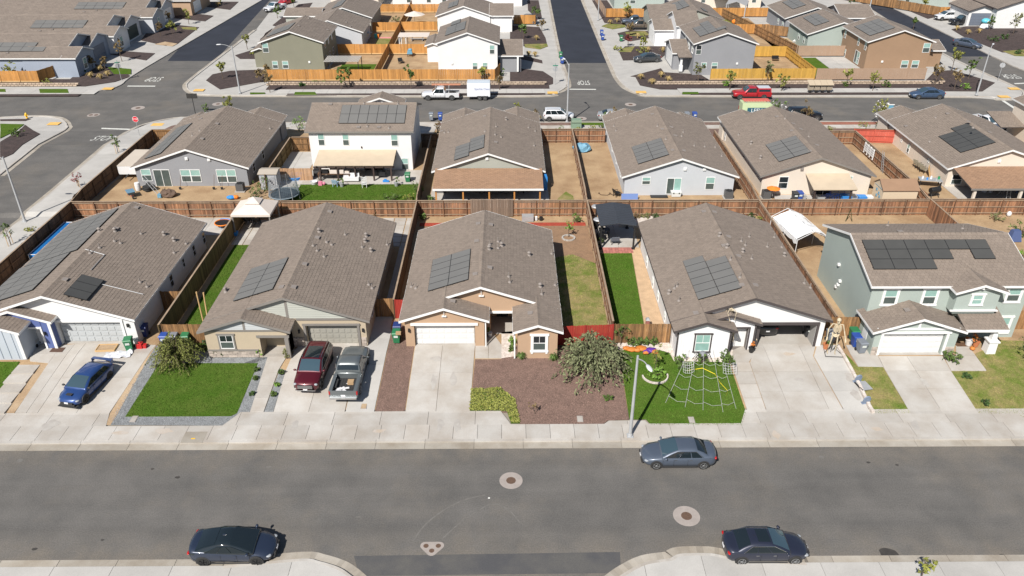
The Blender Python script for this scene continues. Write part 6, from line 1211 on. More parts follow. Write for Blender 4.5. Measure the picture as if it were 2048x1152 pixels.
def stain(px, rx, ry, m, n=20):
    v = G(*px,.15); k = [random.uniform(.5,1.4) for _ in range(n)]; k = [(k[i-1]+k[i]*2+k[(i+1)%n])/4 for i in range(n)]
    sheet('stain', [(v.x+rx*k[i]*math.cos(2*math.pi*i/n), v.y+ry*k[i]*math.sin(2*math.pi*i/n)) for i in range(n)], .1575, m, thick=.002)
for p, rx, ry, m in (((872,718),.5,.3,m_st),((912,722),.55,.35,m_st),((868,762),.25,.9,m_st),((906,758),.25,.7,m_st),((1600,760),.35,.25,m_st),((1578,708),.5,.2,m_st2),((1700,755),.35,.55,m_st),((1712,790),.35,.5,m_st),((655,800),.3,.2,m_st),((1850,765),.25,.5,m_st),((330,862),.7,.25,m_st2),((240,866),.6,.2,m_st2),((1552,870),.25,.5,m_st2),((1755,858),.4,.2,m_st2),((590,850),.25,.5,m_st),((880,850),.3,.6,m_st),((915,852),.25,.6,m_st),((760,862),.5,.2,m_st2),((100,850),.5,.5,m_st),((1830,850),.3,.6,m_st)): stain(p, rx, ry, m)
# signs
def signpost(px, label, h, face, name='stop_sign', blade=False, word=True, rz=0):
    v = G(*px,.15); t = T(name, label, 'stop sign', v, rz, 'stop signs'); B().tube([(0,0,0),(0,0,h+.35)], .035, 8).obj('pole', m_galv, t)
    oc = [(.42*math.cos(a), .42*math.sin(a)) for a in (math.pi/8+i*math.pi/4 for i in range(8))]; s = face
    def plate(k, y0, y1, m, nm): b = B(); b.add([(x*k, y, h+z*k) for y in (y0,y1) for x, z in oc], [tuple(range(8)), tuple(range(15,7,-1))]+[(i,(i+1)%8,8+(i+1)%8,8+i) for i in range(8)]); return b.obj(nm, m, t)
    plate(1, -.045*s, -.06*s, m_galv, 'plate'); plate(.985, -.061*s, -.063*s, m_white, 'border'); f = plate(.91, -.0635*s, -.0655*s, plain('sign_red', (.55,.012,.03), .45), 'red_face')
    if word: text('STOP', .30, m_white, t, Matrix.Translation((0,-.067*s,h)) @ FRONT)
    if blade:
        for r_ in (0, 90): b = B(); b.box(-.42,.42,-.012,.012,h+.46+r_*.0025,h+.62+r_*.0025); o = b.obj('name_blade', plain('sign_green', (.02,.20,.13), .5), t); o.rotation_euler = (0,0,R(r_))
signpost((279,271),'red stop sign facing us at the left crossing',2.25,1); signpost((243,160),'back of a stop sign at the blue grey corner house',2.3,-1,blade=True,word=False,rz=R(30)); signpost((1110,168),'back of a stop sign left of the middle side street',2.4,-1,blade=True,word=False); signpost((1996,160),'back of a stop sign by the right crossing',2.4,-1,word=False,rz=R(-30))
v = G(391,228,.1); t = T('notice_board', 'dark panel on a black post at the left crossing kerb', 'sign', v); B().tube([(0,0,0),(0,0,2.9)],.05,8).obj('post', m_black, t); b = B(); b.box(-.75,.75,-.04,.04,2.3,3.0); b.obj('board', plain('board_dark', (.05,.045,.04), .6), t); b = B(); [b.box(-.75,.75,-.06,-.041,2.35+i*.12,2.39+i*.12) for i in range(6)]; b.obj('slat', m_black, t)
v = G(1770,236,.1); t = T('realty_sign', 'white real estate post with hanging signs behind the cream house', 'sign', v); b = B(); b.box(-.06,.06,-.06,.06,0,2.1); b.box(-.06,.9,-.05,.05,1.9,2.0); b.obj('post', m_white, t); b = B(); b.box(.15,.8,-.02,.02,1.1,1.85); b.obj('panel', plain('sign_blue', (.10,.28,.40)), t); b = B(); b.box(-.3,.1,-.03,.03,2.1,2.2); b.obj('finial', m_white, t)
v = G(1638,185,.15); t = T('mailbox_cluster', 'tan cluster of four mailboxes with sloping roof panels on the far kerb', 'mailbox', (v.x,v.y,.15))
for i in range(4):
    x = -1.45+i*.97; B().box(x-.40,x+.40,-.25,.25,.45,1.25).obj('mailbox', mat('mailbox_tan', (.42,.36,.28), .6, var=.1), t); b = B(); b.box(x-.18,x+.18,-.15,.15,0,.45); b.obj('pedestal', m_black, t)
    b = B(); b.add([(x-.47,-.55,1.28),(x+.47,-.55,1.28),(x+.47,.75,1.75),(x-.47,.75,1.75),(x-.47,-.55,1.33),(x+.47,-.55,1.33),(x+.47,.75,1.80),(x-.47,.75,1.80)], [(0,3,2,1),(4,5,6,7),(0,1,5,4),(1,2,6,5),(2,3,7,6),(3,0,4,7)]); b.obj('roof_panel', mat('roof_panel_tan', (.45,.37,.27), .7, var=.1), t)
    b = B(); [b.box(x-.36+c*.25,x-.15+c*.25,-.262,-.25,.5+r*.24,.7+r*.24) for c in range(3) for r in range(3)]; b.obj('mail_door', plain('mail_slot', (.25,.21,.16), .6), t)
v = G(54,236,.15); t = T('fire_hydrant', 'yellow fire hydrant on the corner at the far left', 'fire hydrant', v); m_hyd = plain('hydrant_yellow', (.75,.45,.03), .4); b = B(); b.lathe([(.17,0),(.17,.06),(.12,.08),(.12,.5),(.16,.52),(.16,.58),(.13,.66),(.05,.76),(.03,.8)], n=12); b.obj('barrel', m_hyd, t); b = B(); b.box(-.26,.26,-.06,.06,.34,.46); b.box(-.07,.07,-.24,0,.32,.46); b.obj('nozzle', m_hyd, t)
v = G(1152,256,.12); t = T('transformer_box', 'green utility transformer box on a concrete pad behind the back street sidewalk', 'utility box', (v.x,v.y,v.z)); B().box(-.85,.85,-.75,.75,-.1,.1).obj('pad', m_conc, t); b = B(); b.frus(0,0,.1,1.25,.7,.55,.66,.45); b.obj('cabinet', plain('utility_green', (.17,.25,.18), .6), t); B().box(-.68,.68,-.6,-.52,.95,1.28).obj('lid', plain('utility_green_l', (.22,.30,.22), .6), t)
for p, l in (((1160,838),'pale concrete meter lid in the mulch bed'),((1383,840),'pale concrete meter lid in the front lawn'),((268,838),'pale paver lying in the grey gravel'),((728,812),'tan valve lid in the driveway strip')): v = G(*p,.14); t = T('meter_box', l, 'meter lid', (v.x,v.y,Z(v.y)+.13)); B().box(-.21,.21,-.33,.33,-.05,.035).obj('rim', m_ring, t); B().box(-.18,.18,-.3,.3,0,.042).obj('lid', m_dirt2 if 'tan' in l else m_conc, t)
v = G(388,874,.15); t = T('vault_lid', 'brown tinted vault lid with a yellow tag in the near sidewalk', 'vault lid', (v.x,v.y,.15)); B().box(-.75,.75,-.55,.55,-.03,.006).obj('lid', m_gutter, t); B().box(-.14,.14,-.22,-.12,.006,.012).obj('tag', m_hyd, t)
def tactile(px):
    v = G(*px,.15); tag(B().box(v.x-.8,v.x+.8,v.y-.55,v.y+.55,Z(v.y)+.13,Z(v.y)+.162).obj('tactile_paving', m_yellow), kind='structure')
for p in ((108,247),(315,249),(216,177),(398,180),(1105,185),(1282,184),(2008,193),(2028,177)): tactile(p)
# ================================================================ BINS
mb = {k: mat('bin_'+k, c, .5, var=.08, vs=.4) for k, c in dict(green=(.025,.17,.07), blue=(.025,.07,.30), grey=(.19,.21,.24), navy=(.02,.04,.16), dark=(.03,.032,.035)).items()}
BINP = {}
def bin_(px, c, label, rz=0, dz=.15, xyz=None, lid=None):
    loc = xyz or G(*px, dz); 
    if c in BINP: return dup(BINP[c], loc, rz, label)
    t = T('wheelie_bin', label, 'wheelie bin', loc, rz, 'wheelie bins'); m = mb[c]
    b = B(); b.frus(0,0,.08,.98,.23,.26,.30,.36); b.box(-.32,.32,-.38,.38,.94,1.0); b.obj('body', m, t); b = B(); b.frus(0,-.02,1.003,1.08,.33,.40,.28,.34); b.obj('lid', m, t); b = B(); b.tube([(-.26,.42,1.0),(.26,.42,1.0)], .025, 6); b.box(-.28,-.24,.34,.43,.95,1.02); b.box(.24,.28,.34,.43,.95,1.02); b.obj('handle', m, t)
    for x in (-.27,.27): b = B(); b.lathe([(.13,-.03),(.13,.03)], (0,0,0), 12, ax=Matrix.Rotation(R(90),3,'Y')); o = b.obj('wheel', m_tyre, t); o.location = (x,.27,.13)
    b = B(); b.box(-.16,.16,-.40,-.37,.66,.84); b.obj('emblem', plain('bin_print', (.5,.53,.5), .6), t); BINP[c] = t; return t
for p, c, l, r in (((261,699),'green','green bin with lid beside the grey garage door of the white and blue house',.2),((291,672),'navy','navy bin against the side wall of the white and blue house',.1),((333,690),'blue','blue bin left of three by the cedar fence',0),((352,690),'grey','grey bin in the middle of three by the cedar fence',.1),((375,690),'green','green bin right of three by the cedar fence',.1),
  ((796,670),'navy','navy bin with a brown box on its lid by the red gate',0),((794,684),'green','green bin in front of the navy bin by the tan house',0),((1659,683),'grey','grey bin behind the giant skeleton by the open garage',0),((1705,680),'green','green bin rearmost of three beside the pale green house',0),((1709,692),'blue','blue bin in the middle of three beside the pale green house',0),((1720,704),'grey','slate grey bin foremost of three beside the pale green house',.1),
  ((816,363),'green','green bin with open lid on the patio of the white two storey house',0),((863,240),'grey','grey bin left of a pair at the back street kerb behind the white house',0),((881,240),'blue','blue bin right of a pair at the back street kerb behind the white house',0),((1373,239),'grey','grey bin left of a pair behind the light grey house',0),((1388,239),'blue','blue bin right of a pair behind the light grey house',0),
  ((1203,71),'blue','blue bin farther one of two by the middle side street',0),((1205,80),'blue','blue bin nearer one of two by the middle side street',0),((1242,82),'green','green bin on the strip by the ornamental grasses',0),((1124,127),'blue','blue bin on the kerb left of the middle side street',0),((1121,116),'green','green bin behind the blue one left of the middle side street',0),((245,98),'blue','blue bin in front of the dark green garage door',0),((234,96),'dark','dark bin beside the blue one at the dark green garage door',0),((1927,24),'blue','blue bin beside the white house at the upper right',0),((1614,672),'dark','dark bin inside the open garage',0),((1597,401),'blue','blue tub beside the patio of the pale beige house',0),((1588,402),'dark','dark barrel beside the blue tub at the pale beige house',0)): bin_(p, c, l, r)
b = B(); v = G(797,668,1.2); tag(B().box(v.x-.2,v.x+.2,v.y-.15,v.y+.15,v.z,v.z+.18).obj('cardboard_box', MATS['cardboard']), 'brown cardboard box on the navy bin by the red gate', 'box')
# ================================================================ HALLOWEEN
m_bone = mat('bone_cream', (.52,.44,.31), .8, var=.2, vs=.25); m_pk = plain('pumpkin_orange', (.50,.17,.03), .6); m_purple = plain('inflatable_purple', (.10,.03,.28), .4)
def skeleton(label, loc, H, pose, rz=0, tilt=None):
    """joints in units of standing height; pose: dict of joint -> (x,y,z)"""
    t = T('skeleton', label, 'skeleton decoration', loc, rz); s = H; J = {k: Vector(v)*s for k, v in pose.items()}; r = .011*s
    b = B(); b.tube([J['pelvis'],(J['pelvis']+J['chest'])/2,J['chest'],J['neck'],J['head']], r*1.3, 6); b.obj('spine', m_bone, t)
    up = (J['neck']-J['pelvis']).normalized(); sd = (J['shl']-J['shr']).normalized(); fw_ = up.cross(sd).normalized(); fw_ = fw_ if (fw_.y < 0 or fw_.z < -.5) else -fw_
    b = B()
    for i in range(7):
        c = J['neck']-up*(.03+i*.026)*s; w_ = (.062+.03*math.sin((i+1)/8*math.pi))*s
        b.tube([c+sd*w_*math.sin(a)+fw_*(.05*s-.05*s*math.cos(a)) for a in np.linspace(-math.pi*.92, math.pi*.92, 11)], r*.75, 5)
    b.tube([J['neck']-up*.03*s+fw_*.095*s, J['neck']-up*.17*s+fw_*.095*s], r, 5); b.obj('ribcage', m_bone, t)
    b = B(); c = J['pelvis']; b.tube([c+sd*.075*s+up*.05*s, c+sd*.06*s-up*.02*s+fw_*.02*s, c-up*.04*s+fw_*.03*s, c-sd*.06*s-up*.02*s+fw_*.02*s, c-sd*.075*s+up*.05*s], r*2, 6); b.ell(c, (.045*s,.035*s,.035*s), 8, 5); b.obj('pelvis', m_bone, t)
    b = B(); h = J['head']; b.ell(h+up*.035*s, (.050*s,.058*s,.058*s), 12, 8); b.ell(h-up*.015*s+fw_*.03*s, (.034*s,.035*s,.036*s), 10, 6); b.tube([h-up*.045*s+sd*.028*s, h-up*.05*s+fw_*.05*s, h-up*.045*s-sd*.028*s], r, 5); sk = b.obj('skull', m_bone, t)
    b = B()
    for q in (1,-1): b.ell(h+up*.018*s+fw_*.055*s+sd*q*.021*s, .0125*s, 6, 4)
    b.ell(h-up*.008*s+fw_*.062*s, .007*s, 6, 4); b.obj('eye_socket', m_black, sk)
    for sd_ in 'lr':
        b = B(); b.tube([J['neck']-up*.02*s, J['sh'+sd_]], r, 6); b.tube([J['sh'+sd_], J['el'+sd_]], [r*1.5,r*1.1], 6); b.tube([J['el'+sd_], J['ha'+sd_]], [r*1.3,r*.9], 6); d = (J['ha'+sd_]-J['el'+sd_]).normalized(); o = d.orthogonal().normalized()
        for k in range(5): b.tube([J['ha'+sd_]+o*(k-2)*.009*s, J['ha'+sd_]+d*.045*s+o*(k-2)*.014*s, J['ha'+sd_]+d*(.085 if k else .06)*s+o*(k-2)*.016*s-Vector((0,0,.012*s))], r*.5, 4)
        b.obj('arm', m_bone, t); b = B(); b.tube([J['pelvis'], J['hi'+sd_]], r*1.3, 6); b.tube([J['hi'+sd_], J['kn'+sd_]], [r*1.7,r*1.3], 6); b.ell(J['kn'+sd_], r*1.9, 6, 4); b.tube([J['kn'+sd_], J['fo'+sd_]], [r*1.4,r], 6); f = J['fo'+sd_]; b.tube([f, f+fw_*.09*s-Vector((0,0,.01*s))], [r*1.6,r*.8], 5); b.obj('leg', m_bone, t)
    return t
STAND = dict(pelvis=(0,0,.53), chest=(0,.005,.68), neck=(0,0,.83), head=(0,-.01,.90), shl=(.115,0,.815), shr=(-.115,0,.815), ell=(.17,-.02,.65), elr=(-.18,0,.66), hal=(.20,-.12,.52), har=(-.19,-.08,.50), hil=(.055,0,.51), hir=(-.055,0,.51), knl=(.07,-.03,.28), knr=(-.075,-.01,.28), fol=(.08,.02,.03), **{'for':(-.09,.02,.03)})
CRAWL = dict(pelvis=(0,.30,.22), chest=(0,.12,.27), neck=(0,-.02,.28), head=(0,-.10,.31), shl=(.115,-.01,.26), shr=(-.115,-.01,.26), ell=(.19,-.08,.14), elr=(-.19,-.10,.12), hal=(.13,-.20,-.06), har=(-.12,-.22,-.10), hil=(.055,.31,.2), hir=(-.055,.31,.2), knl=(.16,.22,.04), knr=(-.17,.24,.03), fol=(.12,.46,.08), **{'for':(-.12,.48,.08)})
v = G(1662,706,.15); skeleton('giant cream skeleton standing by the bins between the two right driveways', v, 3.3, STAND, R(-12))
t = T('skeleton_stand', 'black steel frame stand at the feet of the giant skeleton', 'stand', v); b = B()
for p, q in (((-.6,-.5,.03),(.9,-.6,.03)),((-.6,-.5,.03),(-.4,.5,.03)),((.9,-.6,.03),(.5,.5,.03)),((-.4,.5,.03),(.5,.5,.03)),((0,.1,.03),(0,.12,1.6)),((.2,.3,.03),(.55,.1,1.3)),((-.5,0,.03),(0,.1,1.0))): b.tube([p,q], .025, 6)
b.obj('frame', m_black, t)
v = G(1463,622,0,4.05); skeleton('cream skeleton crawling over the roof peak of the white boarded house', (17.15, 51.15, 4.05), 1.75, CRAWL, 0)
skeleton('white skeleton hanging beside the dark entry door', (17.45, 50.85, 1.7), 1.2, STAND, .2); v = G(1502,690,.15); skeleton('small yellowish skeleton standing over a flower pot by the entry', v, 1.5, STAND, -.2)
# lawn web
v0 = G(1404,708,.15); t = T('spider_web', 'white rope spider web stretched from the house over the front lawn', 'web decoration', v0); ends = [(1331,806),(1370,815),(1406,821),(1446,825),(1472,818)]; tops = [(1378,712),(1392,708),(1405,707),(1422,707),(1436,709)]; E_ = []; 
m_rope = plain('web_rope', (.46,.46,.44), .8)
for e, tp in zip(ends, tops): a = G(*tp,.15); a.z += .75; c = G(*e,.15); c.z += .03; E_.append((a-v0, c-v0)); B().tube([a-v0, (a-v0)*.5+(c-v0)*.5-Vector((0,0,.02)), c-v0], .012, 5).obj('strand', m_rope, t)
for k in (.28,.48,.68,.88):
    for i in range(4):
        p = E_[i][0].lerp(E_[i][1],k); q = E_[i+1][0].lerp(E_[i+1][1],k+(.02 if i else .04)); m_ = (p+q)/2+(E_[2][1]-E_[2][0]).normalized()*.22; m_.z = min(p.z,q.z)-.03; B().tube([p,p*.4+m_*.6,m_,q*.4+m_*.6,q], .010, 5).obj('strand', m_rope, t)
y_ = [G(*p,.25) for p in ((1374,741),(1405,736),(1430,748),(1440,765),(1456,782),(1452,791))]; t = T('caution_tape', 'yellow caution tape trailing across the rope web', 'tape', y_[0]); b = B(); b.loft([[p-y_[0]+Vector((0,0,.02)), p-y_[0]-Vector((0,.02,.02))] for p in y_], caps=False); b.obj('tape_strip', plain('tape_yellow', (.75,.60,.03), .5), t)
v = G(1404,718,.15); t = T('spider', 'dark spider prop with round grey belly at the top of the rope web', 'spider decoration', v); B().ell((0,0,.42),(.30,.34,.30),12,8).obj('belly', mat('spider_grey', (.20,.21,.23), .7, var=.3, vs=.1), t, smooth=True); B().ell((0,-.36,.35),(.17,.17,.15),10,6).obj('head', m_black, t)
for i in range(8): s_ = 1 if i%2 else -1; k = (i//2-1.5)*.22; B().tube([(s_*.1,-.25+k*.3,.4),(s_*.45,-.2+k,.62),(s_*.75,-.2+k*1.6,.02)], .022, 5).obj('leg', m_black, t)
v = G(1283,702,.15); t = T('inflatable', 'deflated orange pumpkin and purple inflatable lying at the back of the front lawn', 'inflatable decoration', v)
for i, (x,y,r,m,n_) in enumerate(((-1.7,.3,.45,m_pk,'pumpkin'),(-1.1,.1,.6,m_pk,'pumpkin'),(-.5,.0,.45,m_pk,'pumpkin'),(0.0,.3,.7,m_pk,'pumpkin'),(.5,-.35,.45,m_purple,'hat'),(1.1,0,.6,m_purple,'hat'),(1.5,-.3,.45,m_pk,'pumpkin'),(.4,-.5,.35,m_pk,'pumpkin'))): b = B(); b.ell((x,y,.12),(r,r*.6,.2),14,8); b.v = [(a+random.uniform(-.05,.05),c+random.uniform(-.05,.05),max(.0,z+random.uniform(-.04,.04))) for a,c,z in b.v]; b.v = [(a*.68,c*.8,z*.8) for a,c,z in b.v]; b.obj(n_, m, t, smooth=True)
def tomb(px, label, rz=0, lean=.2, c=(.20,.25,.34)):
    v = G(*px,.15); t = T('tombstone', label, 'tombstone decoration', v, rz); b = B(); b.add([(x,y,z) for y in (-.05,.05) for x,z in ((-.25,0),(.25,0),(.25,.5),(.16,.66),(0,.72),(-.16,.66),(-.25,.5))], [tuple(range(7)), tuple(range(13,6,-1))]+[(i,(i+1)%7,7+(i+1)%7,7+i) for i in range(7)]); o = b.obj('slab', mat('foam_slate', c, .8, var=.25, vs=.2), t); o.rotation_euler = (lean,0,0); B().box(-.32,.32,-.12,.12,0,.06).obj('foot', MATS['foam_slate'], t)
tomb((1714,763),'blue grey foam tombstone by the white edging, nearer the house',.2); tomb((1731,806),'blue grey foam tombstone by the white edging, nearer the street',.1)
v = G(1727,773,.2); t = T('board', 'pale grey square board lying on the white edging', 'board', v, .2); b = B(); b.box(-.42,.42,-.5,.5,.05,.10); b.obj('panel', m_galv, t); b = B(); b.box(-.44,-.38,-.52,.52,.02,.12); b.obj('edge_strip', m_black, t)
P = [G(*p,.15) for p in ((1674,692),(1688,715),(1706,748),(1722,780),(1737,812),(1746,827))]; t = T('edging_wall', 'low white painted edging along the wide driveway', 'edging', P[0])
for a, c in zip(P, P[1:]): d = c-a; B().bar(a-P[0]+Vector((0,0,.06)), c-P[0]-d*.03+Vector((0,0,.06)), .22, .26).obj('block', m_rock, t)
for p, l, s in (((1456,728),'white gauze web draped on the right foundation shrub',1),((1374,726),'white gauze web draped on the left foundation shrub',.8)):
    v = G(*p,.9); t = T('gauze', l, 'web decoration', v); b = B(); q = [[Vector((-.5*s+i*.2*s, -.3-.12*j+random.uniform(-.03,.03), .35-.15*j-.12*math.sin(i/5*math.pi)+random.uniform(-.05,.05))) for i in range(6)] for j in range(5)]
    for j in range(5): b.tube(q[j], .012, 4)
    for i in range(6): b.tube([r_[i] for r_ in q], .012, 4)
    b.obj('net', plain('gauze_white', (.5,.5,.5), .9), t)
for p, hh, l in (((1976,32),2.4,'teal topped white ghost figure standing by the white house at the upper right'),((1968,55),1.3,'small teal topped ghost in the mulch at the upper right')):
    v = G(*p,.15); t = T('ghost', l, 'ghost decoration', v); b = B(); b.lathe([(.9,0),(.7,hh*.4),(.45,hh*.7),(.3,hh*.9)], n=10); b.v = [(x+random.uniform(-.1,.1),y+random.uniform(-.1,.1),z) for x,y,z in b.v]; b.obj('sheet', m_white, t); B().ell((0,0,hh),(.9,.8,.55),12,6).obj('dome', plain('teal_plastic', (.10,.45,.55), .4), t, smooth=True); B().ell((.1,-.75,hh),(.2,.1,.2),8,5).obj('face', m_white, t)
# ================================================================ GARDEN THINGS
def wood(name='timber'): return m_cedar
m_tarp = mat('tarp_blue', (.13,.30,.42), .6, var=.2, vs=.4); m_plasw = plain('plastic_white', (.62,.62,.62), .5); m_toyblue = plain('plastic_blue', (.03,.22,.58), .4); m_ora = plain('fabric_orange', (.72,.20,.02), .8); m_canvas = mat('canvas_beige', (.60,.53,.47), .85, var=.08, vs=.8); m_cvwhite = mat('canvas_white', (.72,.72,.71), .8, var=.05, vs=.6); m_grn = plain('plastic_green', (.02,.22,.09), .5); m_red = plain('plastic_red', (.45,.02,.02), .4)
def thing(px, name, label, cat=None, rz=0, dz=.15, z=None, group=None):
    v = G(*px, dz, z); return T(name, label, cat or name.replace('_',' '), v, rz, group)
# frame pool, left side yard
t = T('swimming_pool', 'long blue frame pool along the fence beside the white and blue house', 'pool', (-44.2,69.6,.75)); b = B(); b.frus(0,0,0,.70,.8,3.5,.8,3.5); b.obj('pool_wall', m_toyblue, t); B().box(-.74,.74,-3.4,3.4,.66,.715).obj('water', plain('pool_cover_blue', (.015,.13,.36), .25), t); b = B(); [b.tube([(x,-3.5,.74),(x,3.5,.74)], .03, 6) for x in (-.8,.8)]; [b.tube([(-.8,y,.74),(.8,y,.74)], .03, 6) for y in (-3.5,3.5)]; [b.tube([(x,y,0),(x,y,.76)], .03, 6) for x in (-.84,.84) for y in (-3.5,0,3.5)]; b.obj('pool_frame', m_plasw, t)
# mini trampoline, canopy, patio sets
t = thing((447,452),'mini_trampoline','small trampoline with orange and blue rim behind the white and blue house','trampoline'); B().prism(disc(0,0,.75,0,0,20),.36,.38).obj('mat', m_black, t); b = B(); b.tube([(.8*math.cos(a),.8*math.sin(a),.4) for a in np.linspace(0,2*math.pi,21)], .06, 6); b.obj('rim', m_ora, t); b = B(); [b.tube([(.75*math.cos(a),.75*math.sin(a),0),(.78*math.cos(a),.78*math.sin(a),.4)], .025, 6) for a in (0,1.57,3.14,4.71)]; b.tube([(.8*math.cos(a),.8*math.sin(a),.45) for a in np.linspace(.5,2.2,8)], .055, 6); b.obj('leg_frame', m_toyblue, t)
def canopy(label, c, w, d, h, rise, m, pm, vent=True):
    t = T('gazebo', label, 'gazebo', c); x, y = w/2, d/2
    b = B(); b.add([(-x,-y,h),(x,-y,h),(x,y,h),(-x,y,h),(-.5,-.5,h+rise),(.5,-.5,h+rise),(.5,.5,h+rise),(-.5,.5,h+rise),(-x,-y,h-.22),(x,-y,h-.22),(x,y,h-.22),(-x,y,h-.22)], [(0,1,5,4),(1,2,6,5),(2,3,7,6),(3,0,4,7),(4,5,6,7),(8,9,1,0),(9,10,2,1),(10,11,3,2),(11,8,0,3)]); b.obj('canopy', m, t, fix=False)
    if vent: b = B(); b.add([(-.75,-.75,h+rise-.02),(.75,-.75,h+rise-.02),(.75,.75,h+rise-.02),(-.75,.75,h+rise-.02),(0,0,h+rise+.45)], [(0,1,4),(1,2,4),(2,3,4),(3,0,4)]); b.obj('vent_cap', m, t, fix=False)
    for a in (-1,1):
        for c_ in (-1,1): B().box(a*(x-.12)-.06,a*(x-.12)+.06,c_*(y-.12)-.06,c_*(y-.12)+.06,0,h-.02).obj('post', pm, t)
    return t
canopy('pale beige soft top gazebo behind the beige house', (-25.4,73.1,.75), 3.9, 3.5, 2.3, .75, m_canvas, m_grey_trim)
t = T('pergola', 'charcoal metal pergola with ridged roof on a white patio', 'pergola', (10.65,70.65,.75)); b = B()
for s_ in (-1,1): b.add([(0,-2.5,2.75),(0,2.3,2.75),(s_*1.75,2.3,2.5),(s_*1.75,-2.5,2.5),(0,-2.5,2.81),(0,2.3,2.81),(s_*1.75,2.3,2.56),(s_*1.75,-2.5,2.56)], [(0,1,2,3),(4,5,6,7),(0,4,7,3),(1,2,6,5),(2,3,7,6),(0,1,5,4)])
b.obj('roof', mat('metal_charcoal', (.045,.05,.06), .5, var=.1), t); b = B(); [b.box(-1.75,1.75,-2.5+i*.4,-2.47+i*.4,2.56,2.60) for i in range(0)]; [b.bar((0,-2.5+i*.4,2.83),(s_*1.75,-2.5+i*.4,2.58),.04,.03) for i in range(13) for s_ in (-1,1)]; b.obj('roof_rib', MATS['metal_charcoal'], t, stuff=True)
for x in (-1.6,1.6):
    for y in (-2.35,2.15): b = B(); b.box(x-.08,x+.08,y-.08,y+.08,0,2.5); b.box(x-.16,x+.16,y-.16,y+.16,0,.08); b.obj('post', m_black, t)
def heater(px, label):
    t = thing(px,'patio_heater',label,'patio heater',z=.75); b = B(); b.lathe([(.25,0),(.25,.5),(.05,.55),(.035,.6),(.035,1.9),(.12,1.95),(.14,2.15),(.1,2.2)], n=12); b.obj('column', m_black, t); B().lathe([(.48,2.2),(.40,2.28),(.1,2.36),(.02,2.36)], n=20).obj('reflector', m_galv, t)
heater((1190,452),'patio heater with a round metal hood farther back by the pergola'); heater((1194,479),'patio heater with a round metal hood in front of the pergola post')
def chair(px, label, rz, m, w=.6, arms=True, slats=0, dz=.15, h=.9, name='chair', group='garden chairs', fr=None):
    t = thing(px, name, label, 'chair', rz, dz, group=group); b = B(); b.box(-w/2,w/2,-.28,.28,.38,.48); b.obj('seat', m, t); b = B()
    if slats: [b.box(-w/2+.06,w/2-.06,.27,.31,.55+i*(h-.5)/slats,.55+(i+.55)*(h-.5)/slats) for i in range(slats)]; [b.box(s_*w/2-.03,s_*w/2+.03,.26,.32,.4,h+.05) for s_ in (-1,1)]
    else: b.add([(-w/2,.24,.45),(w/2,.24,.45),(w/2,.42,h),(-w/2,.42,h),(-w/2,.32,.45),(w/2,.32,.45),(w/2,.5,h),(-w/2,.5,h)], [(0,1,2,3),(7,6,5,4),(0,4,5,1),(1,5,6,2),(2,6,7,3),(3,7,4,0)])
    b.obj('backrest', m, t); f = fr or m
    for x in (-w/2+.04,w/2-.04):
        for y in (-.24,.26): B().box(x-.025,x+.025,y-.025,y+.025,0,.385).obj('leg', f, t)
        if arms: B().tube([(x,-.26,.38),(x,-.26,.64),(x,.3,.66)], .025, 5).obj('armrest', f, t)
    return t
m_cush = plain('cushion_slate', (.13,.15,.18), .9)
chair((1229,487),'slate cushioned rocking chair in the sun before the pergola',R(185),m_cush,.75,fr=m_black); chair((1205,480),'dark patio chair under the pergola edge',R(150),m_black,.6); chair((1212,466),'dark patio chair inside the pergola shade',R(100),m_black,.6)
t = thing((1207,470),'patio_table','dark patio table with glass top by the heaters','table'); B().box(-.5,.5,-.4,.4,.62,.66).obj('tabletop', m_black, t); [B().box(x-.03,x+.03,y-.03,y+.03,0,.62).obj('leg', m_black, t) for x in (-.42,.42) for y in (-.32,.32)]
# white fabric carport
t = T('canopy_tent', 'sagging white fabric carport with bare poles by the fence', 'canopy tent', (28.4,68.9,.75), R(10)); b = B(); W_, L_ = 1.6, 2.4; rows_ = []
for j in range(13):
    y = -L_+j*2*L_/12; rows_.append([(x, y+random.uniform(-.08,.08), z-(.10 if j%2 else 0)+random.uniform(-.09,.09)) for x,z in ((-W_,1.55),(-W_,1.95),(-.9,2.35),(0,2.7),(.9,2.35),(W_,1.9),(W_+.5,1.2))])
b.loft(rows_, caps=False); b.obj('fabric_roof', m_cvwhite, t, fix=False); b = B()
for y in (-L_-.1,0,L_+.4):
    b.tube([(-W_,y,0),(-W_,y,1.98),(0,y,2.72),(W_,y,1.92),(W_,y,0)], .035, 6)
for x,z in ((-W_,1.98),(0,2.72),(W_,1.92)): b.tube([(x,-L_-.1,z),(x,L_+.4,z)], .03, 6)
b.obj('pole_frame', m_plasw, t)
# red mulch yard odds, ring tree, lamp in lawn
t = thing((1294,655),'garden_post','small brick pillar light with a grey cap on the green side lawn','garden light'); B().box(-.14,.14,-.14,.14,0,.75).obj('pillar', MATS['paver_pink'], t); b = B(); b.frus(0,0,.75,.95,.18,.18,.08,.08); b.obj('cap', m_galv, t)
t = thing((407,645),'wood_pole','two pale bare poles leaning against the beige house eave','pole'); B().tube([(0,0,0),(-.05,.1,2.9)], .06, 8).obj('pole', m_f_base, t); B().tube([(.35,.1,0),(.45,.25,2.75)], .06, 8).obj('pole', m_f_base, t)
t = thing((214,697),'sand_tray','shallow wooden tray of sand on the driveway before the grey garage door','tray',.05); b = B(); [b.box(*q) for q in ((-.75,.75,-.45,-.4,0,.14),(-.75,.75,.4,.45,0,.14),(-.75,-.7,-.4,.4,0,.14),(.7,.75,-.4,.4,0,.14))]; b.obj('frame', m_f_base, t); B().box(-.7,.7,-.4,.4,0,.09).obj('sand', m_dirt2, t)
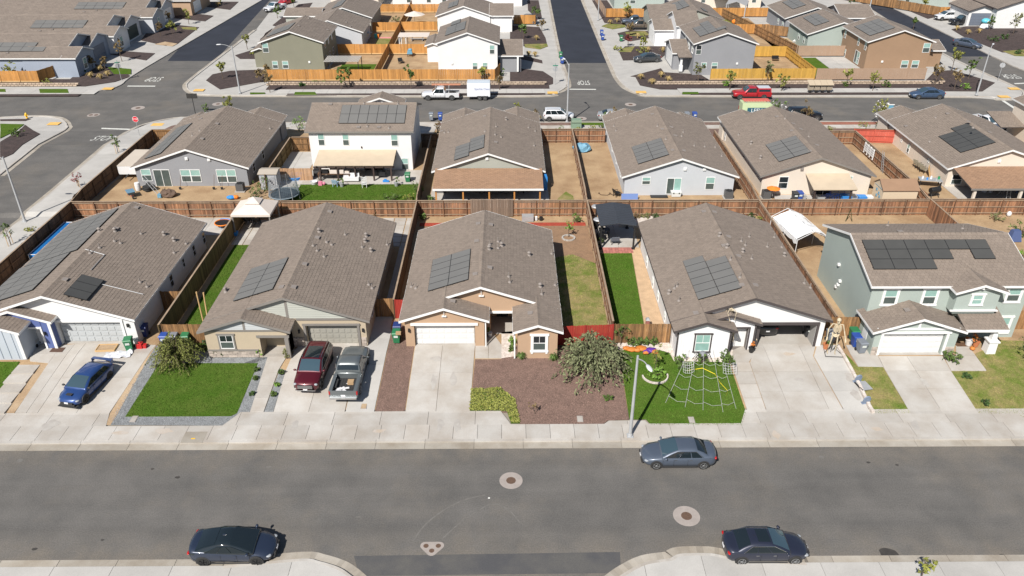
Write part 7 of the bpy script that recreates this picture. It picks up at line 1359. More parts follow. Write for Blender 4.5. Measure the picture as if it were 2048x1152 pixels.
t = thing((236,712),'plastic_sheet','crumpled white plastic sheeting behind the blue hatchback','plastic sheet'); b = B(); n = 9; b.loft([[(-1.0+i*.25+random.uniform(-.08,.08), -.5+j*.14+.07*i*.5, abs(random.gauss(.10,.07))) for i in range(n)] for j in range(7)], caps=False); b.obj('sheet', mat('plastic_grey', (.55,.56,.60), .35), t)
t = thing((284,695),'fuel_can','red fuel can beside the green bin at the white and blue house','fuel can'); b = B(); b.box(-.35,.1,-.2,.2,0,.42); b.box(-.2,0,-.05,.05,.42,.52); b.box(.15,.4,-.15,.15,0,.3); b.obj('can', m_red, t)
t = thing((115,700),'door_mat','dark door mat with pots at the blue entry of the white house','door mat'); B().box(-.5,.5,-.3,.3,0,.03).obj('mat', plain('mat_brown', (.09,.05,.035), .95), t)
t = thing((72,690),'stroller','grey stroller parked in the entry nook of the white and blue house','stroller'); b = B(); b.box(-.25,.25,-.3,.3,.35,.6); b.box(-.25,.25,.15,.35,.6,1.0); b.obj('seat', m_galv, t); b = B(); [b.lathe([(.14,-.03),(.14,.03)],(x,y,.14),10,ax=Matrix.Rotation(R(90),3,'Y')) for x in (-.28,.28) for y in (-.3,.3)]; b.obj('wheel', m_tyre, t, stuff=True)
def pot(px, label, r=.2, m=None, flower=None, plant=True, dz=.15):
    t = thing(px,'plant_pot',label,'plant pot',dz=dz,group=None); B().lathe([(r*.7,0),(r,r*1.6),(r*1.1,r*1.7),(r*.9,r*1.7),(r*.85,r*1.5)], n=12).obj('pot', m or plain('terracotta', (.42,.15,.06), .8), t)
    if plant: leaves('foliage', [(0,0,r*2.6,r*1.4,r*1.4,r*1.3)], 60, r*.55, flower or m_leaf, t)
    return t
# ---- leaves
m_leaf = mat('leaf_mid_green', (.085,.135,.03), .7, tint=.55, spec=.3); m_leaf_olive = mat('leaf_olive_grey', (.15,.155,.065), .75, tint=.5, spec=.3); m_leaf_dk = mat('leaf_dark_green', (.045,.085,.022), .7, tint=.55, spec=.3); m_leaf_yel = mat('leaf_yellow_green', (.20,.21,.04), .75, tint=.45); m_leaf_lime = mat('leaf_lime', (.13,.24,.03), .7, tint=.4); m_leaf_red = mat('leaf_red', (.22,.05,.05), .75, tint=.5); m_straw = mat('straw_gold', (.42,.31,.13), .85, tint=.4); m_trunk = mat('bark_grey_brown', (.13,.095,.07), .95, var=.3, vs=.2); m_leaf_auburn = mat('leaf_dry_brown', (.17,.12,.05), .8, tint=.5); m_flower = plain('flower_white', (.7,.68,.68), .8)
def leaves(name, ells, n, size, m, parent, up=.3, long=1.6, tintv=None, stuff=True):
    """leaf cards of random tilt filling ellipsoids (cx,cy,cz,rx,ry,rz), thicker toward the rim, in clumps"""
    C_ = []; Rr = []
    per = np.array([e[3]*e[4]*e[5] for e in ells]); per = np.maximum(1, (n*per/per.sum())).astype(int)
    for e, k in zip(ells, per):
        kc = max(3, k//14); d = rng.normal(size=(kc,3)); d /= np.linalg.norm(d,axis=1)[:,None]; c = d*(rng.uniform(.25,1,kc)**.45)[:,None]; idx = rng.integers(0,kc,k); p = c[idx]+rng.normal(scale=.13,size=(k,3)); C_.append(p*np.array(e[3:6])+np.array(e[:3])); Rr.append(rng.uniform(0,1,kc)[idx])
    P = np.concatenate(C_); cl_ = np.concatenate(Rr); k = len(P); nrm = rng.normal(size=(k,3)); nrm[:,2] = np.abs(nrm[:,2])+up; nrm /= np.linalg.norm(nrm,axis=1)[:,None]
    a = np.cross(nrm, rng.normal(size=(k,3))); a /= np.linalg.norm(a,axis=1)[:,None]; b_ = np.cross(nrm,a); s = size*rng.uniform(.6,1.3,k)[:,None]*.5
    V = np.stack([P-a*s*long, P-b_*s*.6, P+a*s*long, P+b_*s*.6],1).reshape(-1,3); F = np.arange(k*4).reshape(-1,4)
    return bulk(name, V, F, m, parent, np.clip(cl_*.6+rng.uniform(0,.4,k),0.01,.99), stuff=stuff)
def tree(px, label, h, r, m=None, n=260, leaf=.22, trunk=.07, base=.15, name='tree', cat='tree', stake=False, group='trees and saplings', squash=1.0, low=.38, flowers=0, dz=.12):
    v = G(*px, dz); t = T(name, label, cat, v, random.uniform(0,6), group); b = B(); top = h*.80
    b.tube([(0,0,-.05),(.02*h*random.uniform(-1,1),.02*h*random.uniform(-1,1),h*low),(.03*h*random.uniform(-1,1),0,top)], [trunk,trunk*.75,trunk*.25], 7)
    for i in range(6):
        a = i*1.05+random.uniform(-.3,.3); z0 = h*(low*.8+.07*i); rr = r*random.uniform(.5,.85); b.tube([(0,0,z0),(rr*.5*math.cos(a),rr*.5*math.sin(a),z0+h*.10),(rr*math.cos(a),rr*math.sin(a),min(h*.95,z0+h*.22))], [trunk*.5,trunk*.35,trunk*.12], 5)
    b.obj('trunk', m_trunk, t); E_ = []
    k = 5 if h > 1.6 else 3
    for i in range(k):
        a = 6.283*i/k+random.uniform(-.4,.4); q = r*random.uniform(.25,.5); z = h*(low+.12)+(h*(1-low-.12))*((i*.37)%1*.75+.1); s_ = r*random.uniform(.45,.68); E_.append((q*math.cos(a),q*math.sin(a),z,s_,s_,min(s_*1.25*squash,h*.3)))
    E_.append((0,0,h*.74,r*.62,r*.62,h*.24)); leaves('crown', E_, n, leaf, m or m_leaf, t)
    if flowers: leaves('blossom', E_, flowers, leaf*1.1, m_flower, t)
    if stake:
        for s_ in (-.35,.35): B().tube([(s_,0,0),(s_,0,h*.55)], .03, 5).obj('stake', m_f_base, t)
    return t
def shrub(px, label, r, h, m=None, n=160, leaf=.13, group='shrubs', name='shrub', dz=.12, droop=False):
    v = G(*px, dz); t = T(name, label, 'shrub', v, random.uniform(0,6), group); b = B()
    for i in range(5): a = i*1.26; b.tube([(0,0,-.03),(r*.35*math.cos(a),r*.35*math.sin(a),h*.5),(r*.6*math.cos(a),r*.6*math.sin(a),h*.8)], [.03,.02,.008], 4)
    b.obj('stem', m_trunk, t); leaves('foliage', [(0,0,h*.55,r*.75,r*.75,h*.45)]+[(r*.45*math.cos(a),r*.45*math.sin(a),h*random.uniform(.35,.6),r*.55,r*.55,h*.4) for a in (.3,1.6,2.8,4.1,5.3)], n, leaf, m or m_leaf, t); return t
def grassclump(px, label, r=.45, h=.6, m=None, n=90, group='ornamental grasses', dz=.12):
    v = G(*px, dz); t = T('ornamental_grass', label, 'ornamental grass', v, 0, group); a = rng.uniform(0,6.283,n); k = rng.uniform(.15,1,n); o = np.stack([np.cos(a),np.sin(a)],1); base = np.concatenate([o*.12*r*rng.uniform(0,1,n)[:,None], np.zeros((n,1))],1); mid = np.concatenate([o*(r*.5*k)[:,None], (h*rng.uniform(.6,.95,n))[:,None]],1); tip = np.concatenate([o*(r*1.05*k)[:,None], (h*rng.uniform(.5,1.0,n)*(1.1-.6*k))[:,None]],1); w = np.concatenate([np.stack([-o[:,1],o[:,0]],1)*.025, np.zeros((n,1))],1)
    V = np.stack([base-w,base+w,mid+w,mid-w,tip],1).reshape(-1,3); i = np.arange(n)*5; F = np.concatenate([np.stack([i,i+1,i+2,i+3],1), np.stack([i+3,i+2,i+4,i+4],1)]); F = F[:n]; V2 = V
    F3 = np.stack([i+3,i+2,i+4],1); tr = np.concatenate([np.stack([i,i+1,i+2],1),np.stack([i,i+2,i+3],1),F3]); bulk('blades', V2, tr, m or m_straw, t, np.tile(rng.uniform(.05,.95,n),3)); return t
# ================================================================ PLANTING, FRONT ROW
def bigbush(px, label, w, h, m, n, strands, leaf, lean=0, dz=.12):
    """fountain-shaped bush: arching leafy branches"""
    v = G(*px, dz); t = T('bush', label, 'bush', v, 0, None); b = B(); P = []; Tn = []
    for i in range(strands):
        a = random.uniform(0,6.283); k = random.uniform(.25,1)**.7; rr = w*k; hh = h*random.uniform(.5,1.15)*(1.0-.35*k); rr *= random.uniform(.75,1.15); pts = [Vector((rr*f*math.cos(a)*(1 if f < .7 else 1.05)+lean*f, rr*f*math.sin(a), hh*(1-(1-f)**2.2) - (h*.55*k*max(0,f-.55)/.45)**1.0*.9)) for f in (0,.2,.4,.6,.8,1.0)]
        b.tube(pts, [.03,.025,.018,.012,.008,.004], 4, cap=False); tv = random.random()
        for j in range(n):
            f = random.uniform(.25,1.0)*5; i0 = min(4,int(f)); q = pts[i0].lerp(pts[i0+1], f-i0)+Vector((random.gauss(0,.07),random.gauss(0,.07),random.gauss(0,.05))); P.append((q, (pts[i0+1]-pts[i0]).normalized())); Tn.append(min(.99,max(.01,tv*.6+random.random()*.4)))
    b.obj('stem', m_trunk, t, stuff=True); V = []
    for q, d in P:
        d = (d+Vector((random.gauss(0,.5),random.gauss(0,.5),random.gauss(0,.4)))).normalized(); s_ = d.cross(Vector((random.gauss(0,1),random.gauss(0,1),random.gauss(0,1)))).normalized()*leaf*.17; e = d*leaf*random.uniform(.5,1.1)
        V += [q-e*.5, q+s_, q+e*.5, q-s_]
    bulk('foliage', np.array([tuple(x) for x in V]), np.arange(len(V)).reshape(-1,4), m, t, np.array(Tn)); return t
bigbush((1183,738),'large grey green bush spilling over the mulch beside the red fence',3.1,3.3,mat('leaf_sage', (.15,.165,.085), .8, tint=.6, spec=.2),30,230,.34)
bigbush((357,728),'olive weeping small tree on the green lawn in front of the bins',2.0,3.0,mat('leaf_weeping', (.15,.165,.045), .8, tint=.5, spec=.2),44,190,.22)
for p, l, r, h, m in (((521,712),'lime green round shrub by the beige house entry',.42,.8,m_leaf_lime),((519,700),'small lime shrub behind the round one at the beige entry',.35,.7,m_leaf_lime),((574,716),'grey upright shrub at the porch post',.3,1.0,m_leaf_olive),((513,742),'low shrub in grey gravel, nearest the entry walk',.28,.4,m_leaf),((512,760),'low shrub in grey gravel, middle of the walk',.25,.35,m_leaf),((563,748),'small green shrub in the right gravel strip, rear',.25,.4,m_leaf),((554,772),'small green shrub in the right gravel strip, middle',.25,.35,m_leaf_lime),((547,792),'small green shrub in the right gravel strip, front',.25,.35,m_leaf),((505,790),'low shrub in the left gravel strip, front',.22,.3,m_leaf_dk),((415,700),'dark shrub at the corner of the beige house',.6,.9,m_leaf_dk),((436,712),'feathery shrub under the beige house window',.5,.8,m_leaf_dk),
  ((1025,690),'small green shrub on the white rock step',.35,.9,m_leaf_lime),((1022,703),'conical shrub below the white rock step',.25,.7,m_leaf),((1216,800),'small weedy shrub at the edge of the mulch',.35,.5,m_leaf),
  ((1265,690),'first of four small green shrubs along the cedar fence, with white flowers',.45,.75,m_leaf),((1279,691),'second of four small green shrubs along the cedar fence',.42,.75,m_leaf),((1293,690),'third of four small green shrubs along the cedar fence',.38,.7,m_leaf),((1307,690),'last of four small green shrubs along the cedar fence',.38,.7,m_leaf),
  ((1364,734),'leafy foundation shrub left of the white boarded window',.75,1.1,m_leaf),((1404,726),'small foundation shrub under the white boarded window',.5,.8,m_leaf),((1452,734),'tall foundation shrub right of the white boarded window',.8,1.5,m_leaf),((1902,722),'olive green shrub at the right edge of the white garage door',.75,.8,m_leaf),((1933,757),'spiky dark shrub in the right front lawn',.4,.5,m_leaf_dk),((1971,810),'small spiky shrub in the right front lawn near the street',.35,.45,m_leaf_dk),((1312,752),'round lime shrub in the white edged ring',.75,.75,m_leaf_lime)): shrub(p,l,r,h,m, int(380*max(.7,r)), .12 if r < .6 else .17)
for p, l in (((1043,719),'spiky grass plant at the left foot of the tan bedroom wall'),((1106,722),'spiky grass plant at the right foot of the tan bedroom wall')): grassclump(p,l,.55,.7,m_leaf,110)
tree((1309,745),'slim pale sapling rising from the ring shrub on the lawn',2.6,.55,m_leaf_yel,170,.12,.03)
tree((1241,690),'small round tree before the knotty cedar fence',1.9,.65,m_leaf,170,.14,.04); tree((1069,829),'bare spindly sapling in the brown mulch',1.15,.42,m_leaf_auburn,70,.10,.02)
tree((1842,1158),'small leafy tree at the bottom right sidewalk',1.7,.55,m_leaf_yel,110,.20,.04); tree((2052,725),'dark branching tree at the right edge of the lawn',2.6,1.2,m_leaf_dk,220,.14,.05)
t = T('tree_ring','white scalloped ring round the lawn sapling','tree ring',G(1310,752)); P = [(.95*math.cos(a),.95*math.sin(a),.05) for a in np.linspace(math.pi*1.0,math.pi*2.05,15)]
for a, c in zip(P,P[1:]): B().bar(a,(c[0]*.98+a[0]*.02,c[1]*.98+a[1]*.02,.05),.10,.14).obj('edging_block', m_rock, t)
# groundcover mass and lawn blades
def scatter(name, label, cat, poly, dens, size, m, dz, hgt, flat_=False, seed=0):
    P = np.array(poly); x0,y0 = P.min(0); x1,y1 = P.max(0); n = int((x1-x0)*(y1-y0)*dens); x = rng.uniform(x0,x1,n); y = rng.uniform(y0,y1,n); k = inpoly(x,y,poly); x, y = x[k], y[k]; n = len(x)
    if n == 0: return
    z = Zn(y)+dz; a = rng.uniform(0,6.283,n); s = size*rng.uniform(.5,1.3,n); hh = hgt*rng.uniform(.4,1.2,n); dx, dy = np.cos(a)*s, np.sin(a)*s; lx, ly = rng.normal(scale=hgt*.6,size=n), rng.normal(scale=hgt*.6,size=n)
    if flat_:
        tz = rng.uniform(-.3,.3,n)*s; V = np.stack([np.stack([x-dx,y-dy,z+hh-tz],1),np.stack([x-dy*.5,y+dx*.5,z+hh*.6],1),np.stack([x+dx,y+dy,z+hh+tz],1),np.stack([x+dy*.5,y-dx*.5,z+hh*.6],1)],1).reshape(-1,3); F = np.arange(n*4).reshape(-1,4)
    else: V = np.stack([np.stack([x-dx,y-dy,z],1),np.stack([x+dx,y+dy,z],1),np.stack([x+lx,y+ly,z+hh],1)],1).reshape(-1,3); F = np.arange(n*3).reshape(-1,3)
    o = bulk(name, V, F, m, None, rng.beta(1.5,1.5,n)); tag(o, label, cat); return o
m_blade = mat('grass_blade', (.068,.15,.018), .9, tint=.5, col2=(.10,.165,.03), vs=1.2, spec=0); m_blade_dry = mat('grass_blade_dry', (.30,.255,.095), .9, tint=.45, col2=(.125,.19,.035), vs=1.3, spec=0); m_blade_deep = mat('grass_blade_deep', (.05,.115,.014), .9, tint=.5, col2=(.085,.14,.025), vs=1.1, spec=0); m_chip = mat('mulch_chip', (.22,.14,.112), .95, tint=.5); m_chip_dk = mat('mulch_chip_dark', (.095,.062,.055), .95, tint=.5); m_peb = mat('pebble_grey', (.27,.28,.29), .9, tint=.45); m_pebw = mat('pebble_white', (.62,.56,.5), .9, tint=.3)
scatter('grass','mown green grass of the lawn with the weeping tree','grass',LAWN2,330,.022,m_blade_deep,.14,.06); scatter('grass','mown green grass under the rope web','grass',LAWN4,330,.022,m_blade,.14,.06); scatter('grass','patchy olive grass of the right front lawn','grass',[q for q in LAWN5 if q[0] < 60],260,.022,m_blade_dry,.14,.05); scatter('grass','dry tan grass strip between the two right driveways','grass',DRY5,300,.022,m_blade_dry,.14,.05)
scatter('grass','deep green grass of the narrow left side yard','grass',SIDE2,250,.024,m_blade_deep,.14,.06); scatter('grass','deep green turf of the fenced side yard','grass',SIDE4,250,.024,m_blade,.14,.06); scatter('grass','patchy dry grass beside the tan house','grass',SIDE3,110,.03,m_blade_dry,.14,.06); scatter('grass','green grass behind the white two storey house','grass',BACK_R2,130,.035,m_blade_deep,.14,.07)
scatter('grass','green lawn patch in the left foreground corner','grass',LAWN1,200,.024,m_blade,.14,.06); scatter('groundcover','yellow green trailing groundcover beside the tan house driveway','groundcover',GC3,200,.09,m_leaf_yel,.15,.12,True)
scatter('bark_mulch','reddish brown bark chips in front of the tan house','mulch',MULCH3,220,.04,m_chip,.125,.025,True); scatter('bark_mulch','reddish brown bark chips left of the tan house driveway','mulch',GX([(750,823),(809,823),(829,690),(790,650)]),200,.04,m_chip,.125,.025,True)
scatter('gravel','grey gravel around the weeping tree lawn','gravel',GX([(221,849),(228,830),(313,691),(405,690),(418,706),(318,724),(248,836),(470,834),(445,850)]),260,.035,m_peb,.125,.03,True); scatter('gravel','grey gravel beside the beige house walk','gravel',GX([(500,824),(541,700),(520,716),(516,728),(478,824)])+[],260,.035,m_peb,.125,.03,True); scatter('gravel','white rock chips around the white boarded house','gravel',GX([(1236,684),(1342,684),(1350,700),(1463,704),(1460,723),(1348,721),(1338,706),(1320,700),(1238,699)]),260,.04,m_pebw,.125,.035,True)
# ---- street trees on the near side of the back street
tree((462,234),'staked bushy street tree behind the grey house roof',3.0,1.0,m_leaf_yel,320,.2,.06,stake=True); tree((416,232),'small leaning street tree by the dark sign board',1.8,.7,m_leaf,140,.18,.04)
tree((236,306),'small leaning sapling on the side street mulch, nearer the stop sign',2.2,.75,m_leaf,180,.18,.05,stake=True); tree((158,374),'reddish sapling on the side street mulch, middle',1.7,.75,m_leaf_red,80,.18,.04,stake=True); tree((22,490),'sparse sapling on the side street mulch at the left edge',2.3,.9,m_leaf,110,.18,.05,stake=True); shrub((62,462),'low yellow shrub on the side street mulch',.6,.5,m_leaf_yel)
tree((1037,242),'slim street tree behind the brown patio roofed house',2.7,.75,m_leaf_yel,260,.18,.05); tree((1072,246),'reddish green street tree left of the white compact SUV',2.0,.8,m_leaf_auburn,200,.18,.05); tree((1226,247),'street tree in front of the silver sedan',2.3,1.2,m_leaf_auburn,320,.18,.06); tree((1212,252),'smaller street tree at the roof corner of the light grey house',1.9,.8,m_leaf,200,.18,.05); tree((1549,246),'white flowering street tree behind the pale beige house',3.3,1.3,m_leaf,380,.2,.06,flowers=70); tree((1610,244),'brownish street tree in front of the black SUV',2.6,1.0,m_leaf_auburn,260,.18,.05)
tree((1754,252),'tall white flowering street tree left of the cream house',3.9,1.15,m_leaf_yel,420,.2,.06,flowers=60); shrub((1727,254),'golden shrub behind the coral fence',.9,.8,m_leaf_yel); shrub((1755,256),'dark shrub behind the coral fence',.7,.9,m_leaf_dk); shrub((1660,262),'yellow shrub behind the brown front fence',.6,.7,m_leaf_yel)
for p, l, r, h, m in (((1120,272),'tall green shrub behind the left dirt yard fence',.9,1.5,m_leaf),((1157,268),'yellow green shrub beside the transformer box',.7,1.1,m_leaf_yel),((1184,260),'round shrub between the transformer box and the light grey house',.55,.7,m_leaf_yel),((1204,256),'round shrub nearest the light grey house',.55,.7,m_leaf),((1190,268),'low shrub below the round ones',.5,.4,m_leaf),((598,262),'tall bright green shrub left of the white two storey house',1.2,2.2,m_leaf_lime),((875,262),'dark shrub right of the white two storey house',.6,1.4,m_leaf_auburn),((872,275),'dark round shrub at the brown gate',.6,.9,m_leaf_dk),((522,388),'leafy tall bush behind the trampoline',1.3,2.0,m_leaf),((512,400),'shaded bush at the grey house corner by the gazebo',.9,1.4,m_leaf_dk),((836,390),'tall leafy plant at the corner of the back lawn',.9,1.9,m_leaf),((783,402),'ragged shrub along the back lawn edge',1.3,.7,m_leaf),((818,402),'yellow flowering shrub along the back lawn edge',.7,.8,m_leaf_yel),((862,400),'small weeds at the olive house patio corner',.6,.5,m_leaf),
  ((1153,444),'round green shrub on the dirt behind the tan house',.75,.95,m_leaf),((1272,437),'small auburn conifer left of three behind the pergola',.4,.8,m_leaf_auburn),((1291,436),'grey dome shrub behind the pergola',.65,.6,m_leaf_olive),((1310,438),'dark green conifer right of three behind the pergola',.45,.8,m_leaf_dk),((1503,439),'dark green conifer behind the white house ridge',.4,.8,m_leaf_dk),((1521,444),'yellow shrub in the corner behind the white house',.5,.7,m_leaf_yel),((750,427),'small round shrub against the back fence behind the beige house',.35,.6,m_leaf_auburn),((845,440),'spiky green weed in the corner behind the tan house',.5,.8,m_leaf),((1200,490),'small shrub at the end of the dry lawn fence',.5,.8,m_leaf),((1993,440),'bare grey desert shrub in the far right dirt yard',.9,.8,m_leaf_olive),((2044,470),'leafy shrub behind the pale green house',1.3,1.6,m_leaf),((2040,520),'green shrub at the right edge behind the pale green house',1.0,1.0,m_leaf_lime),((1897,408),'weeds at the cream house patio corner',.4,.5,m_leaf)): shrub(p,l,r,h,m,int(170*max(.8,r)),.16)
tree((1137,474),'young lime green tree in a white ring on the brown dirt',1.9,.5,m_leaf_lime,180,.13,.04)
t = T('tree_ring','pale stone ring round the young lime tree','tree ring',G(1137,476)); P = [(.62*math.cos(a),.62*math.sin(a)) for a in np.linspace(0,2*math.pi,13)]
for a, c in zip(P,P[1:]): B().bar((*a,.03),(c[0]*.97+a[0]*.03,c[1]*.97+a[1]*.03,.03),.16,.12).obj('stone', m_conc, t)
# ---- far planting
for i, (p, l, h, r, m) in enumerate((((822,178),'leafy kerb tree before the join of orange and yellow fence',3.8,1.1,m_leaf),((683,178),'kerb sapling at the middle of the long orange fence',3.0,1.1,m_leaf),((700,172),'second kerb sapling close beside the middle one',3.4,.7,m_leaf),((965,165),'small tree at the right end of the long fence',2.8,.7,m_leaf_yel),((999,180),'thin auburn tree right of the white trailer',2.4,.6,m_leaf_auburn),((540,184),'thin kerb sapling at the left of the long orange fence',3.2,.8,m_leaf_auburn),((538,160),'tree at the left end of the long fence',2.6,1.0,m_leaf_auburn),((522,164),'purple brown shrub tree before the olive house',2.2,1.2,m_leaf_auburn),((446,158),'thin sapling on the corner before the olive house',3.2,.8,m_leaf_yel),((495,98),'sapling along the left side street farther up',3.0,.8,m_leaf_yel),((555,36),'sapling by the left side street at the top',2.6,.8,m_leaf),((588,14),'leafy sapling by the left side street at the very top',2.6,.8,m_leaf),
  ((25,160),'bushy kerb shrub tree in front of the wooden corner fence',2.6,1.3,m_leaf_yel),((244,122),'kerb tree in front of the blue grey corner house',3.6,1.0,m_leaf_auburn),((212,142),'small tree beside the back of the left stop sign',2.6,.6,m_leaf_auburn),((187,140),'reddish thin tree near the corner house wall',2.6,.7,m_leaf_auburn),((378,48),'kerb tree in front of the third left house',3.2,.8,m_leaf_yel),((340,50),'thin kerb tree left of the third house driveway',3.0,.6,m_leaf_auburn),((322,72),'brownish tree in the second house bed',2.8,.8,m_leaf_auburn),((345,68),'yellow tree in the second house bed',2.6,.9,m_leaf_yel),((440,10),'tree in the fourth left house bed',2.6,.9,m_leaf_yel),
  ((1047,78),'green tree in the mulch left of the middle street',2.8,1.0,m_leaf),((1084,62),'auburn tree by the sidewalk left of the middle street',2.4,.9,m_leaf_auburn),((1072,40),'tree by the black SUV',2.8,1.2,m_leaf),((1252,38),'bushy green tree in the mulch right of the middle street',3.2,1.3,m_leaf_yel),((1258,72),'grey bare tree by the ornamental grasses',2.6,.9,m_leaf_auburn),((1256,92),'pinkish sapling on the kerb strip',2.2,.7,m_leaf_red),((1286,100),'thin green tree behind the charcoal sedan',2.6,.7,m_leaf_yel),((1395,168),'olive tree in front of the grey two storey house',3.6,1.1,m_leaf_olive),((1459,180),'kerb tree left of the red pickup truck',3.2,.9,m_leaf_yel),((1533,164),'olive tree above the red pickup truck',3.6,.8,m_leaf_olive),
  ((1563,182),'yellowing kerb tree left of the mailboxes',2.8,1.2,m_leaf_yel),((1692,170),'thin tree before the tan wall, left one',3.0,.8,m_leaf_yel),((1745,182),'tree before the tan wall, right one',3.2,1.1,m_leaf_yel),((1869,172),'reddish tree at the end of the tan wall',3.6,1.3,m_leaf_auburn),((1908,180),'thin kerb tree behind the dusk blue sedan',3.4,1.0,m_leaf_auburn),((1903,144),'tall green corner tree, left of the pair by the right street',4.2,1.3,m_leaf_yel),((1936,158),'green corner tree, right of the pair by the right street',3.6,1.0,m_leaf),((2025,70),'tall grey green tree in the mulch of the upper right house',4.6,1.3,m_leaf_olive),((1978,60),'small tree near the ghost figures',2.8,.8,m_leaf),((1848,18),'tree on the upper right kerb strip, right of two',2.6,1.0,m_leaf_yel),((1812,6),'tree on the upper right kerb strip, left of two',2.6,1.0,m_leaf_auburn),((1826,58),'thin street tree beyond the brown house roof',2.6,.6,m_leaf),((1700,15),'leafy tree at the start of the right side street',3.2,1.2,m_leaf))): tree(p,l,h,r,m,150,.34,.06,name='street_tree')
for p, l in (((1281,158),'golden grass clump left of four on the right corner bed'),((1304,168),'golden grass clump front of four on the right corner bed'),((1322,154),'golden grass clump rear of four on the right corner bed'),((1336,163),'golden grass clump right of four on the right corner bed'),((1325,104),'golden grass clump by the grey house garage'),((1295,103),'golden grass clump behind the charcoal sedan'),((1275,76),'golden grass clump by the green bin'),((1220,48),'golden grass clump left of two near the bronze pickup'),((1234,44),'golden grass clump right of two near the bronze pickup'),((1073,80),'golden grass clump left of the middle street'),((1057,112),'golden grass clump pair, left, by the left driveway'),((1070,113),'golden grass clump pair, right, by the left driveway'),((182,155),'golden grass clump leftmost at the corner house'),((200,142),'golden grass clump rear at the corner house'),((202,158),'golden grass clump front at the corner house'),((216,152),'golden grass clump right at the corner house'),((1913,60),'golden grass clump left of three near the white house, upper right'),((1935,68),'golden grass clump middle of three near the white house, upper right'),((1958,66),'golden grass clump right of three near the white house, upper right'),((436,12),'golden grass clump at the top of the left side street')): grassclump(p,l,.95,.95,None,100)
for p, l, r, h, m in (((96,168),'yellow shrub by the low wall at the left',.8,.9,m_leaf_yel),((162,148),'dark shrub at the corner house foot',.8,.8,m_leaf_dk),((604,172),'dark green shrub in the long bed, left',.6,.5,m_leaf_dk),((636,166),'lime mat plant below the long fence',1.4,.3,m_leaf),((1236,100),'green shrub by the charcoal sedan bed',1.0,.8,m_leaf_yel),((1285,105),'golden bush behind the charcoal sedan',1.2,1.2,m_leaf_yel),((1451,172),'lime shrub left of the red pickup truck',.7,.8,m_leaf_lime),((1690,172),'low green shrub before the tan wall',.6,.8,m_leaf),((1772,174),'round green shrub before the tan wall',.9,1.0,m_leaf),((1930,178),'lime shrub at the right end of the low wall',.8,.9,m_leaf_lime),((1986,82),'dark green shrub in the upper right mulch, left',1.3,1.0,m_leaf_dk),((2010,78),'dark shrub in the upper right mulch, right',1.0,1.1,m_leaf_dk),((2014,52),'wide green shrub near the upper right house',1.8,1.3,m_leaf),((2038,108),'spiky dark shrub on the upper right lawn',.9,.8,m_leaf_dk),((36,272),'leafy shrub in the corner bed at the far left',1.0,1.1,m_leaf),((792,42),'round grey green shrub in the third left garden',1.3,1.0,m_leaf_olive),((508,108),'yellow shrub beside the olive house front',1.0,.9,m_leaf_yel),((1001,150),'green shrub at the white two storey house corner',.7,1.2,m_leaf)): shrub(p,l,r,h,m,120,.26)
# ================================================================ SMALLER GARDEN THINGS, MIDDLE ROW
def ladder(px, label, h, rz=0, lean=.5, w=.42, m=None, aframe=False, z=None):
    t = thing(px,'ladder',label,'ladder',rz,z=z); b = B()
    for s_ in (-1,1):
        b.tube([(s_*w/2,-lean/2,0),(s_*w/2*.85,lean/2 if not aframe else 0,h)], .03, 6)
        if aframe: b.tube([(s_*w/2,lean,0),(s_*w/2*.85,0,h)], .03, 6)
    n = int(h/.3)
    for i in range(1,n): k = i/n; b.tube([(-w/2,-lean/2+lean*k*(1 if not aframe else .5),h*k),(w/2,-lean/2+lean*k*(1 if not aframe else .5),h*k)], .02, 5)
    b.obj('ladder_frame', m or m_galv, t); return t
t = T('utility_trailer','white covered trailer parked beside the grey house','trailer',(-43.55,88.2,1.05)); b = B(); b.box(-1.1,1.1,-2.6,2.6,.5,1.5); b.obj('box', m_plasw, t); B().box(-1.12,1.12,-2.62,2.62,1.5,1.56).obj('tarp_top', mat('tarp_cream', (.50,.44,.37), .9, var=.1), t); b = B(); [b.lathe([(.33,-.1),(.33,.1)],(x,0,.33),14,ax=Matrix.Rotation(R(90),3,'Y')) for x in (-1.15,1.15)]; b.obj('wheel', m_tyre, t, stuff=True); B().bar((0,-2.6,.5),(0,-3.6,.45),.1).obj('tow_bar', m_black, t)
t = thing((277,380),'barrel','white barrel beside the tyre pile behind the grey house','barrel'); B().lathe([(.27,0),(.30,.25),(.30,.6),(.27,.88),(.2,.9)], n=16).obj('barrel_body', m_plasw, t)
t = thing((296,382),'tyre_pile','stack of tyres and scrap under the grey house window','tyres')
for i,(x,y,z,r) in enumerate(((0,0,.1,0),(0,.02,.32,0),(.5,.2,.35,90),(-.35,.3,.1,0),(-.3,.32,.33,0),(.1,.35,.55,60))): b = B(); b.lathe([(.2,-.1),(.33,-.1),(.36,0),(.33,.1),(.2,.1)], n=14); o = b.obj('tyre', m_tyre, t); o.location = (x,y,z+.03); o.rotation_euler = (R(r),0,0)
t = thing((263,393),'wheelbarrow','grey blue wheelbarrow with red handles in the dirt yard','wheelbarrow',.6); b = B(); b.frus(0,0,.35,.68,.3,.4,.42,.6); b.obj('tray', plain('barrow_blue', (.12,.22,.30), .5), t); b = B(); [b.tube([(s_*.25,.95,.6),(s_*.2,-.3,.32),(0,-.75,.2)], .025, 5) for s_ in (-1,1)]; [b.tube([(s_*.25,.35,.45),(s_*.28,.5,0)], .02, 5) for s_ in (-1,1)]; b.obj('handle', m_red, t); B().lathe([(.2,-.05),(.2,.05)],(0,-.8,.2),14,ax=Matrix.Rotation(R(90),3,'Y')).obj('wheel', m_tyre, t)
ladder((309,392),'grey ladder lying in the dirt beside the tarp pile',2.2,R(70),1.9); ladder((307,368),'ladder leaning beside the sliding door of the grey house',2.2,0,.6)
